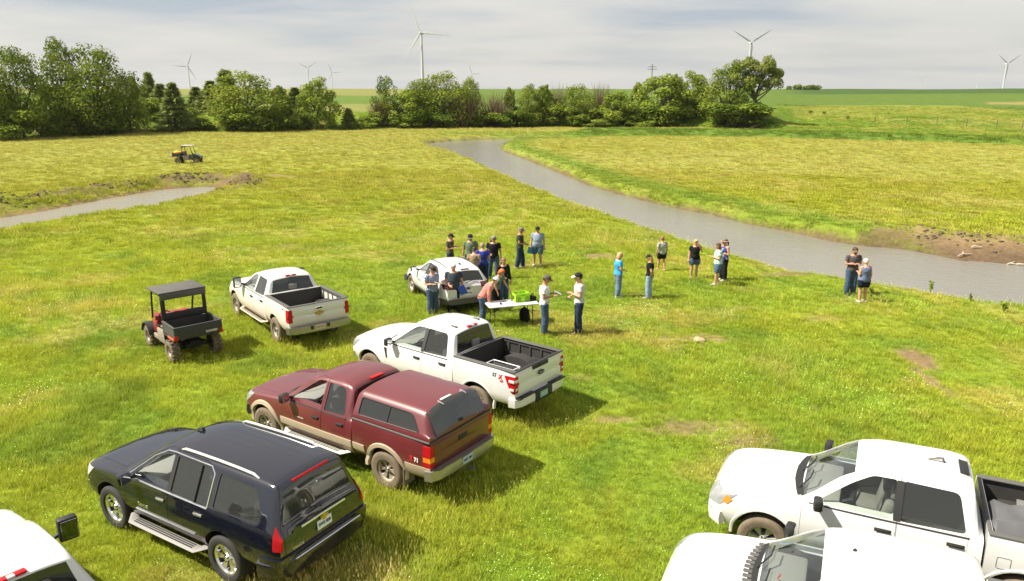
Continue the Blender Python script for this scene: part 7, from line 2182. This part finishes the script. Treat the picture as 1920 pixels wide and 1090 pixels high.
P1 = person(-2.62, 30.9, -20, 1.78, 'person in black cap and camouflage shirt behind the white compact SUV', pattern('camo_cloth', [(.10, .09, .06), (.05, .05, .035), (.16, .14, .10)], 'spots', 16), JEANSD, cap=(CAPB, CAPB), arms=('hold', 'hold'), hair=((.05, .03, .02), 'short'))
P2 = person(-1.72, 30.3, -92, 1.87, 'tall person in sage green t-shirt and dark cap facing us behind the compact SUV', cloth('sage_cotton', (.12, .17, .10)), JEANSD, cap=(CAPB, (.10, .09, .10)), nod=18, bulk=1.1, hair=((.06, .035, .02), 'short'), skin=SKIN2)
P3 = person(-1.50, 28.55, 82, 1.66, 'person in tan shirt and black cap with back turned beside the royal blue shirt', cloth('tan_shirt', (.30, .22, .13)), cloth('olive_trousers', (.07, .075, .06)), cap=(CAPB, CAPB), legkind='trousers', arms=('hold', 'hold'), lean=6, hair=((.08, .05, .03), 'short'))
P4 = person(-1.16, 29.0, 100, 1.74, 'balding person in royal blue shirt seen from behind', cloth('royal_blue', (.025, .045, .28)), JEANSD, arms=('hold', 'hold'), lean=6, hair=((.30, .22, .16), 'short'), bulk=1.12)
P5 = person(-.76, 30.2, -96, 1.82, 'person in black polo and jeans with pale cap and long hair', BLACKC, JEANS, cap=((.24, .20, .18), CAPB), hair=((.07, .035, .02), 'long'), turn=28, arms=('down', 'holdlow'), stance=(.15, .16, .04), bulk=1.06)
P6 = person(.35, 32.1, -8, 1.84, 'person in dark green shirt and jeans standing sideways, far group of two', cloth('dark_green_shirt', (.035, .05, .03)), JEANSD, cap=((.16, .15, .18), (.16, .15, .18)), arms=('holdlow', 'holdlow'), shoe=(.35, .33, .30), stance=(.10, .12, .10), skin=SKIN2, bulk=1.04)
P7 = person(1.14, 32.5, -98, 1.80, 'person in blue striped polo and denim shorts, wearing black cap', pattern('striped_polo', [(.10, .16, .30), (.40, .46, .52)], 'stripe', 9), DENIMS, cap=(CAPB, CAPB), legkind='shorts', shoe=(.5, .48, .45), bulk=1.18, stance=(.13, .14, .02))
folder(P7['R'] + Vector((0, -.04, -.10)), 5, 8, 'blue folder held by person in striped polo', (.05, .22, .60), roll=12)
P8 = person(-2.75, 24.85, -50, 1.76, 'person in white and blue plaid shirt with dark cap beside the compact SUV', pattern('plaid_cotton', [(.60, .60, .62), (.10, .16, .36), (.03, .05, .12)], 'plaid', 8), JEANS, cap=((.05, .04, .035), (.05, .04, .035)), arms=('hold', 'hold'), nod=20, bulk=1.14, hair=((.40, .38, .36), 'short'))
folder((P8['L'] + P8['R']) / 2 + Vector((.02, -.02, .03)), -50, 70, 'white notepad in hands of person in plaid shirt', (.60, .60, .58), (.16, .012, .22), 'notepad', 'notepad')
P9 = person(-2.02, 24.95, -86, 1.84, 'white-haired person in slate work shirt and black trousers', GREYN, BLACKC, arms=('down', 'holdlow'), nod=14, hair=((.62, .60, .56), 'short'), legkind='trousers', bulk=1.16)
folder(P9['L'] + Vector((-.02, -.06, .06)), 0, 4, 'blue folder held at hip by white-haired person', (.03, .09, .50), (.25, .012, .32), roll=-24)
P10 = person(-.32, 26.4, -62, 1.70, 'long-haired person in black jacket standing behind the folding table', BLACKC, JEANS, hair=((.20, .09, .04), 'long'), female=True, sleeve='long', arms=('down', 'holdlow'))
P11 = person(-.58, 25.25, -42, 1.66, 'red-haired person in green t-shirt leaning over the folding table', cloth('grey_green_tee', (.13, .19, .13)), BLACKC, hair=((.52, .13, .025), 'bob'), female=True, arms=('reach', 'reachdown'), lean=20, nod=22)
P12 = person(-1.00, 23.95, 4, 1.72, 'person in salmon pink shirt and white cap bent over the table end', cloth('salmon_shirt', (.52, .19, .16)), JEANS, cap=((.72, .72, .74), (.10, .11, .16)), sleeve='long', arms=('reachdown', 'reachdown'), lean=32, nod=12, hair=((.10, .06, .04), 'short'), bulk=1.08)
P13 = person(1.03, 22.72, -4, 1.97, 'tall person in white t-shirt and grey-brown cap reading a sheet', cloth('white_tee', (.72, .72, .74), .08), JEANS, cap=((.12, .095, .085), (.10, .08, .07)), arms=('hold', 'hold'), nod=26, hair=((.05, .03, .02), 'short'), shoe=(.22, .14, .08), skin=SKIN2)
folder((P13['L'] + P13['R']) / 2 + Vector((.05, -.01, .05)), -90, 62, 'dark folder read by the tall person in white', (.04, .05, .12), (.22, .012, .28))
P14 = person(2.14, 22.78, 184, 2.03, 'tall person in light grey t-shirt and black and white cap', cloth('light_grey_tee', (.50, .49, .48), .08), JEANSD, cap=(CAPB, (.74, .73, .72)), arms=('cross', 'holdlow'), nod=4, hair=((.05, .03, .02), 'short'), shoe=(.25, .16, .09), stance=(.12, .12, .03))
P15 = person(4.00, 27.25, 12, 1.74, 'fair-haired person in sky blue top and jeans facing right', cloth('sky_blue_top', (.05, .30, .58)), cloth('mid_denim', (.13, .19, .30)), hair=((.50, .32, .16), 'bob'), female=True, arms=('holdlow', 'holdlow'), nod=14, shoe=(.5, .5, .5), stance=(.08, .09, .04), bulk=1.05)
P16 = person(5.16, 27.1, 158, 1.70, 'long-haired person in black cap, black t-shirt and pale jeans', BLACKC, JEANSL, hair=((.34, .19, .08), 'long'), cap=(CAPB, CAPB), female=True, arms=('back', 'hold'), shoe=(.45, .42, .40), nod=12)
o = folder(P16['R'] + Vector((-.02, 0, .03)), 70, 60, 'black tablet held by person in pale jeans', (.02, .02, .02), (.10, .010, .17), 'tablet', 'tablet')
P17 = person(6.5, 31.6, 112, 1.50, 'child in pale grey t-shirt and black shorts walking away', cloth('pale_sage_tee', (.34, .38, .34), .1), BLACKC, hair=((.22, .10, .05), 'short'), legkind='shortshorts', arms=('down', 'down'), stance=(.08, .09, .14), shoe=(.30, .16, .10))
P18 = person(7.58, 30.2, -84, 1.66, 'blonde person in black t-shirt and denim shorts, hand raised to sunglasses', BLACKC, DENIMS, hair=((.48, .30, .14), 'long'), female=True, legkind='shortshorts', arms=('face', 'down'), bulk=1.18, nod=4, shoe=(.20, .12, .08))
b = MB()
_h = P18['head']
b.tube([_h + Vector((-.062, -.085, .022)), _h + Vector((0, -.105, .024)), _h + Vector((.062, -.085, .022))], [.018, .022, .018], 6); tag(b.obj('sunglasses', [BLACKP]), 'dark sunglasses on face of blonde person', 'sunglasses')
P19 = person(8.25, 29.1, 180, 1.74, 'person in teal patterned blouse and denim shorts facing left', pattern('teal_print', [(.30, .48, .42), (.55, .60, .50), (.12, .32, .36)], 'spots', 20), DENIMS, hair=((.10, .05, .03), 'bob'), female=True, legkind='shorts', arms=('cross', 'hold'), bulk=1.12, shoe=(.62, .58, .55), stance=(.08, .10, .06))
P20 = person(8.72, 29.85, 196, 1.78, 'person in sun hat, navy print top and dark trousers', pattern('navy_print', [(.04, .06, .22), (.45, .44, .46), (.06, .08, .28)], 'spots', 14), BLACKC, hair=((.07, .04, .03), 'tail'), cap=((.14, .15, .10), (.34, .22, .18), 1), female=True, arms=('hold', 'hold'), legkind='trousers', sleeve='tank', shoe=(.55, .52, .50))
P21 = person(12.98, 27.65, -88, 1.86, 'bearded person in charcoal polo with crossed arms by the river', cloth('charcoal_polo', (.085, .075, .08)), JEANS, hair=((.05, .025, .015), 'short'), arms=('cross', 'cross'), bulk=1.06, skin=SKIN2)
b = MB(); _h = P21['head']; b.ellipsoid(_h + Vector((0, -.058, -.070)), (.066, .058, .052), 12, 8); _q = b.obj('beard', [pm('beard_hair', (.05, .025, .015), .7)], None)
_q.parent = P21['root']; _q.matrix_parent_inverse = (Matrix.Translation(P21['root'].location) @ Matrix.Rotation(R(-88), 4, 'Z') @ Matrix.Diagonal((P21['s'] * 1.14, P21['s'] * 1.14, P21['s'], 1))).inverted()
P22 = person(12.93, 26.5, 100, 1.66, 'grey-haired person in blue tank top and navy shorts seen from behind', cloth('blue_grey_tank', (.12, .15, .26)), cloth('navy_shorts_cloth', (.012, .018, .035)), hair=((.58, .52, .44), 'short'), female=True, sleeve='tank', legkind='shortshorts', arms=('hold', 'down'), bulk=1.16, shoe=(.45, .42, .36))

# ------------------------------------------------------------------ folding table and what is on and under it
tx, ty, ta = -.02, 23.78, math.atan2(23.78 - 23.35, .66 + .77)
tz = gz(tx, ty)
TB_ = empty('folding_table', (tx, ty, tz), ta, 'white folding table with papers and a lime green crate', 'table')
b = MB(); b.box((0, 0, .735), (1.70, .74, .045), 0, None, .015); b.obj('table_top', [pm('white_table_plastic', (.74, .74, .75), .45)], TB_, 40)
STEEL = pm('dark_steel_tube', (.045, .045, .05), .4, metal=.5)
for sx in (-1, 1):
    lg = empty('leg_frame', (0, 0, 0), parent=TB_)
    for sy in (-1, 1):
        b = MB(); b.tube([(sx * .64, sy * .27, .715), (sx * .66, sy * .29, .0)], .014, 8); b.obj('leg', [STEEL], lg, 50)
    for zz_ in (.02, .40):
        b = MB(); b.tube([(sx * .65, -.29, zz_), (sx * .65, .29, zz_)], .012, 8); b.obj('leg_brace', [STEEL], lg, 50)
    b = MB(); b.tube([(sx * .30, 0, .70), (sx * .645, 0, .42)], .010, 6); b.obj('leg_strut', [STEEL], lg, 50)
def on_table(lx, ly, z): return Vector((tx + lx * math.cos(ta) - ly * math.sin(ta), ty + lx * math.sin(ta) + ly * math.cos(ta), tz + z))
LIME = pm('lime_plastic', (.34, .62, .02), .4)
cr = empty('storage_crate', on_table(.36, .12, .760), ta + .12, 'lime green storage crate on the white folding table', 'crate')
cw, cdp, chh = .50, .36, .28
for sx in (-1, 1):
    b = MB(); b.box((sx * cw / 2, 0, .03), (.02, cdp, .06), 0); b.box((sx * cw / 2, 0, chh - .04), (.025, cdp + .02, .08), 0)
    b.box((sx * cw / 2, -cdp / 2 + .05, chh / 2), (.02, .10, chh), 0); b.box((sx * cw / 2, cdp / 2 - .05, chh / 2), (.02, .10, chh), 0); b.box((sx * (cw / 2 - .012), 0, chh / 2 - .04), (.008, cdp - .04, chh - .10), 1 if sx < 0 else 0)
    b.obj('crate_end', [LIME, GREYP], cr)
for sy in (-1, 1):
    b = MB(); b.box((0, sy * cdp / 2, .09), (cw, .02, .18), 0); b.box((0, sy * cdp / 2, chh - .02), (cw + .02, .025, .045), 0)
    b.box((-cw / 2 + .09, sy * cdp / 2, chh / 2), (.18, .02, chh), 0); b.box((cw / 2 - .09, sy * cdp / 2, chh / 2), (.18, .02, chh), 0)
    b.obj('crate_side', [LIME], cr)
b = MB(); b.box((0, 0, .008), (cw, cdp, .016), 0); b.obj('crate_floor', [LIME], cr)
bg = empty('camera_bag', on_table(.74, .08, .760), ta, 'small black camera bag at the right end of the folding table', 'bag')
b = MB(); b.box((0, 0, .075), (.22, .30, .15), 0, Matrix.Rotation(.3, 3, 'Z'), .05); b.obj('pouch', [BLACKC], bg, 50)
b = MB(); b.tube([(-.08, -.10, .14), (-.02, -.02, .22), (.06, .06, .22), (.09, .12, .13)], .014, 8); b.obj('strap', [BLACKC], bg, 50)
for i, (lx, ly, a, lab) in enumerate([(-.55, -.08, .1, 'printed map sheet at the left end of the folding table'), (-.22, -.16, -.15, 'printed sheet at the near edge in the middle of the folding table'), (-.20, .18, .3, 'sheet at the far side of the folding table beside the crate')]):
    b = MB(); b.box((0, 0, 0), (.42, .30, .006), 0, Matrix.Rotation(a, 3, 'Z'))
    for k in range(4):
        M = Matrix.Rotation(a, 3, 'Z'); b.box(M @ Vector((-.12 + .07 * k, .03 * (-1) ** k, .0045)), (.05, .16 - .02 * k, .002), 1 + k % 2, M)
    o = b.obj('paper_sheet', [pm('paper_sheet', (.74, .74, .72), .8), pm('map_ink_blue', (.25, .32, .50), .8), pm('map_ink_brown', (.34, .20, .14), .8)]); o.location = on_table(lx, ly, .7635); o.rotation_euler = (0, 0, ta)
    tag(o, lab, 'paper', 'papers on the folding table')
bp = empty('backpack', (.42, 24.05, gz(.42, 24.05)), .4, 'black backpack in the grass under the folding table', 'backpack')
b = MB()
b.ellipsoid((0, 0, .24), (.17, .24, .27), 14, 10); b.obj('bag_body', [BLACKC], bp, 60)
b = MB(); b.ellipsoid((.0, -.20, .18), (.12, .08, .15), 12, 8); b.obj('pocket', [BLACKC], bp, 60)
b = MB(); b.tube([(.0, -.05, .49), (0, 0, .55), (0, .05, .49)], .012, 6); b.obj('carry_loop', [BLACKC], bp, 60)
# ------------------------------------------------------------------ grass (stuff): tufts spread by geometry nodes
def blade_mat():
    m = bpy.data.materials.new('grass_blades'); m.use_nodes = True
    nt = m.node_tree; nt.nodes.clear()
    out = nt.nodes.new('ShaderNodeOutputMaterial')
    a = nt.nodes.new('ShaderNodeAttribute'); a.attribute_type = 'INSTANCER'; a.attribute_name = 'tint'
    t = nt.nodes.new('ShaderNodeAttribute'); t.attribute_name = 'bcol'
    mx = nt.nodes.new('ShaderNodeMix'); mx.data_type = 'RGBA'; mx.blend_type = 'MULTIPLY'; mx.inputs[0].default_value = 1.0
    nt.links.new(a.outputs['Color'], mx.inputs[6]); nt.links.new(t.outputs['Color'], mx.inputs[7])
    d = nt.nodes.new('ShaderNodeBsdfDiffuse'); tr = nt.nodes.new('ShaderNodeBsdfTranslucent')
    ms = nt.nodes.new('ShaderNodeMixShader'); ms.inputs[0].default_value = 0.35
    nt.links.new(mx.outputs[2], d.inputs['Color']); nt.links.new(mx.outputs[2], tr.inputs['Color'])
    nt.links.new(d.outputs[0], ms.inputs[1]); nt.links.new(tr.outputs[0], ms.inputs[2])
    nt.links.new(ms.outputs[0], out.inputs[0])
    return m
BLADE = blade_mat()

def tuft(name, n, rad, h0, h1, w, lean, rng, heads=0, flowers=0, leaves=0):
    V, F, C = [], [], []
    def quad_strip(base, d, h, wd, bend, col0, col1, tip=True):
        s = Vector((-d.y, d.x, 0))
        pts = [base, base + Vector((0, 0, h * .55)) + d * (h * bend * .35), base + Vector((0, 0, h * (1 - .25 * bend))) + d * (h * bend)]
        b = len(V)
        ws = [wd, wd * .75, 0.0]
        for p, ww, c in zip(pts[:2], ws, (col0, [(a + b2) / 2 for a, b2 in zip(col0, col1)])):
            V.extend([p - s * ww, p + s * ww]); C.extend([c, c])
        V.append(pts[2]); C.append(col1)
        F.extend([(b, b + 1, b + 3, b + 2), (b + 2, b + 3, b + 4)])
        return pts[2]
    for i in range(n):
        a = rng.uniform(0, 2 * PI); q = rad * math.sqrt(rng.random())
        base = Vector((q * math.cos(a), q * math.sin(a), -0.02))
        a2 = a + rng.uniform(-1.2, 1.2)
        d = Vector((math.cos(a2), math.sin(a2), 0))
        g = rng.uniform(.8, 1.2)
        straw = rng.random() < .13
        c0 = (g * .95, g * .95, g) if not straw else (1.45, 1.15, 1.8)
        c1 = (g * 1.2, g * 1.1, g * 1.05) if not straw else (1.7, 1.3, 2.4)
        quad_strip(base, d, rng.uniform(h0, h1), w * rng.uniform(.7, 1.3), rng.uniform(.15, lean), c0, c1)
    for i in range(heads):
        a = rng.uniform(0, 2 * PI); q = rad * math.sqrt(rng.random())
        base = Vector((q * math.cos(a), q * math.sin(a), 0))
        d = Vector((math.cos(a + .8), math.sin(a + .8), 0))
        h = h1 * rng.uniform(1.2, 1.7)
        tip = quad_strip(base, d, h, w * .35, .22, (1.3, 1.15, 1.6), (1.9, 1.45, 3))
        b = len(V); s = Vector((-d.y, d.x, 0)) * w * 1.0
        dn = Vector((0, 0, -h * .22)) - d * h * .03
        V.extend([tip + Vector((0, 0, .02)), tip + dn * .5 + s, tip + dn, tip + dn * .5 - s]); C.extend([(2.1, 1.6, 3.6)] * 4)
        F.append((b, b + 1, b + 2, b + 3))
    for i in range(leaves):
        a = rng.uniform(0, 2 * PI); q = rad * math.sqrt(rng.random())
        c = Vector((q * math.cos(a), q * math.sin(a), rng.uniform(h0, h1)))
        nrm = Vector((rng.uniform(-.5, .5), rng.uniform(-.5, .5), 1)).normalized()
        u = nrm.orthogonal().normalized(); v = nrm.cross(u); sz = w * rng.uniform(1.6, 3.0)
        b = len(V); V.extend([c + u * sz, c + v * sz, c - u * sz, c - v * sz]); C.extend([(.75, .95, .9)] * 4); F.append((b, b + 1, b + 2, b + 3))
    for i in range(flowers):
        a = rng.uniform(0, 2 * PI); q = rad * math.sqrt(rng.random())
        c = Vector((q * math.cos(a), q * math.sin(a), h1 * rng.uniform(.9, 1.25)))
        sz = rng.uniform(.007, .012); b = len(V)
        V.extend([c + Vector((sz, 0, 0)), c + Vector((0, sz, 0)), c + Vector((-sz, 0, 0)), c + Vector((0, -sz, 0)), c + Vector((0, 0, sz)), c - Vector((0, 0, sz))])
        C.extend([(3.2, 2.6, 14)] * 6)
        F.extend([(b, b + 1, b + 4), (b + 1, b + 2, b + 4), (b + 2, b + 3, b + 4), (b + 3, b, b + 4), (b + 1, b, b + 5), (b + 2, b + 1, b + 5), (b + 3, b + 2, b + 5), (b, b + 3, b + 5)])
    me = mesh_from(name, V, F, [BLADE])
    at = me.attributes.new('bcol', 'FLOAT_COLOR', 'POINT')
    at.data.foreach_set('color', np.concatenate([np.array(C), np.ones((len(C), 1))], 1).ravel())
    return bpy.data.objects.new(name, me)

def scatter(name, tufts, P, rot, scl, tint, idx):
    me = bpy.data.meshes.new(name)
    me.vertices.add(len(P)); me.vertices.foreach_set('co', np.asarray(P, np.float32).ravel())
    a = me.attributes.new('rot', 'FLOAT_VECTOR', 'POINT'); a.data.foreach_set('vector', np.asarray(rot, np.float32).ravel())
    a = me.attributes.new('scl', 'FLOAT', 'POINT'); a.data.foreach_set('value', np.asarray(scl, np.float32))
    a = me.attributes.new('pick', 'INT', 'POINT'); a.data.foreach_set('value', np.asarray(idx, np.int32))
    a = me.attributes.new('tint', 'FLOAT_COLOR', 'POINT'); a.data.foreach_set('color', np.concatenate([tint, np.ones((len(tint), 1))], 1).astype(np.float32).ravel())
    o = put(name, me)
    col = bpy.data.collections.new(name + '_tufts')
    for i, t in enumerate(tufts):
        t.name = 'tuft_%02d' % i if False else t.name
        col.objects.link(t)
    ng = bpy.data.node_groups.new(name + '_nodes', 'GeometryNodeTree')
    ng.interface.new_socket('Geometry', in_out='INPUT', socket_type='NodeSocketGeometry')
    ng.interface.new_socket('Geometry', in_out='OUTPUT', socket_type='NodeSocketGeometry')
    N, K = ng.nodes, ng.links
    gi, go = N.new('NodeGroupInput'), N.new('NodeGroupOutput')
    ip = N.new('GeometryNodeInstanceOnPoints')
    ci = N.new('GeometryNodeCollectionInfo'); ci.inputs['Collection'].default_value = col
    ci.inputs['Separate Children'].default_value = True; ci.inputs['Reset Children'].default_value = True
    def attr(nm, ty):
        q = N.new('GeometryNodeInputNamedAttribute'); q.data_type = ty; q.inputs['Name'].default_value = nm
        return q.outputs['Attribute']
    K.new(gi.outputs[0], ip.inputs['Points']); K.new(ci.outputs[0], ip.inputs['Instance'])
    ip.inputs['Pick Instance'].default_value = True
    K.new(attr('pick', 'INT'), ip.inputs['Instance Index'])
    e2r = N.new('FunctionNodeEulerToRotation'); K.new(attr('rot', 'FLOAT_VECTOR'), e2r.inputs[0])
    K.new(e2r.outputs[0], ip.inputs['Rotation'])
    K.new(attr('scl', 'FLOAT'), ip.inputs['Scale'])
    K.new(ip.outputs[0], go.inputs[0])
    md = o.modifiers.new('scatter', 'NODES'); md.node_group = ng
    return o

def build_grass():
    rng = random.Random(5); nr = np.random.default_rng(11)
    tufts = [tuft('grass_tuft_a', 34, .16, .07, .17, .0042, .7, rng),
             tuft('grass_tuft_b', 34, .16, .09, .21, .0042, .8, rng, heads=1),
             tuft('grass_tuft_c', 28, .15, .09, .20, .0042, .9, rng, heads=4),
             tuft('grass_tuft_d', 14, .16, .05, .12, .004, .7, rng, flowers=1, leaves=26),
             tuft('grass_tuft_e', 44, .50, .12, .28, .014, .9, rng, heads=2),
             tuft('grass_tuft_f', 44, .50, .10, .24, .014, .8, rng, heads=0)]
    # candidates with a density that falls with distance
    bands = [(6.5, 16, 150, 0), (16, 26, 85, 0), (26, 42, 34, 0), (42, 75, 8, 1), (75, 235, 2.2, 1)]
    Ps, picks, scs = [], [], []
    for r0, r1, den, far in bands:
        half = R(46)
        n = int(den * half * (r1 * r1 - r0 * r0))
        r = np.sqrt(nr.uniform(r0 * r0, r1 * r1, n)); a = nr.uniform(-half, half, n)
        x, y = r * np.sin(a), r * np.cos(a)
        Ps.append(np.stack([x, y], 1))
        g = fbm(x * .35, y * .35, 81); g2 = fbm(x * .8, y * .8, 82)
        u = nr.random(n)
        if far: pk = np.where(u < .45, 4, 5)
        else:
            pk = np.where(u < .40, 0, np.where(u < .95, 1, 3))
            pk = np.where((g + (u - .5) * .45 > .66), 2, pk)
            pk = np.where((g2 + (u - .5) * .5 > .73), 3, pk)
        sc = nr.uniform(.50, .92, n) * (1 + (g - .5) * 1.1)
        if r0 >= 16: sc = sc * (1.15 if r0 < 26 else 1.35 if r0 < 42 else 1.0)
        if r0 >= 75: sc = sc * 1.1
        picks.append(pk); scs.append(sc)
    P = np.concatenate(Ps); pk = np.concatenate(picks); sc = np.concatenate(scs)
    x, y = P[:, 0], P[:, 1]
    L = land(x, y)
    c, bare = land_col(x, y, L, True)
    keep = (nr.random(len(x)) > bare * 1.05) & (L['dr'] > .25) & (L['dp'] > .1) & ((L['back'] < 8 + 12 * nr.random(len(x))) | (nr.random(len(x)) < L['right'] * sstep(90, 60, L['back'])))
    # trodden and parked-on ground
    for (vx, vy, va, hl, hw) in PARKED:
        ca, sa = math.cos(va), math.sin(va)
        lx = (x - vx) * ca + (y - vy) * sa; ly = -(x - vx) * sa + (y - vy) * ca
        ins = (np.abs(lx) < hl) & (np.abs(ly) < hw)
        sc = np.where(ins, np.minimum(sc, .95), sc)
        tall = np.exp(-(np.maximum(np.abs(lx + hl + .5) - .7, 0) ** 2 + np.maximum(np.abs(ly) - hw, 0) ** 2) / .5)
        pk = np.where((tall > .6) & (nr.random(len(x)) < .35) & (pk < 4), 2, pk)
        sc = np.where(ins, sc, sc * (1 + .12 * tall))
    sc = sc * (1 + .8 * L['sw'])
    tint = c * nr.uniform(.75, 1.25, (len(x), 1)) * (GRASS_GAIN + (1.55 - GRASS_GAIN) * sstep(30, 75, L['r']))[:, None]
    z = L['z']
    Pz = np.stack([x, y, z], 1)[keep]
    n = len(Pz)
    rot = np.stack([nr.normal(0, .10, n), nr.normal(0, .10, n), nr.uniform(0, 2 * PI, n)], 1)
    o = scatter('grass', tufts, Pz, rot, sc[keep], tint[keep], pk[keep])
    tag(o, 'green and straw coloured meadow grass covering the field', 'grass', kind='stuff')
    print('grass tufts', n)
GRASS_GAIN = 1.85
build_grass()
# ------------------------------------------------------------------ thin summer haze
def build_haze():
    m = bpy.data.materials.new('thin_haze'); m.use_nodes = True
    nt = m.node_tree; nt.nodes.clear()
    out = nt.nodes.new('ShaderNodeOutputMaterial'); v = nt.nodes.new('ShaderNodeVolumePrincipled')
    v.inputs['Color'].default_value = (.86, .89, .92, 1); v.inputs['Density'].default_value = 0.00005; v.inputs['Anisotropy'].default_value = 0.2
    nt.links.new(v.outputs[0], out.inputs['Volume'])
    b = MB(); b.box((0, 0, 60), (19600, 19600, 280)); o = b.obj('haze', [m]); tag(o, 'thin pale haze over the whole plain', 'haze', kind='stuff')
build_haze()
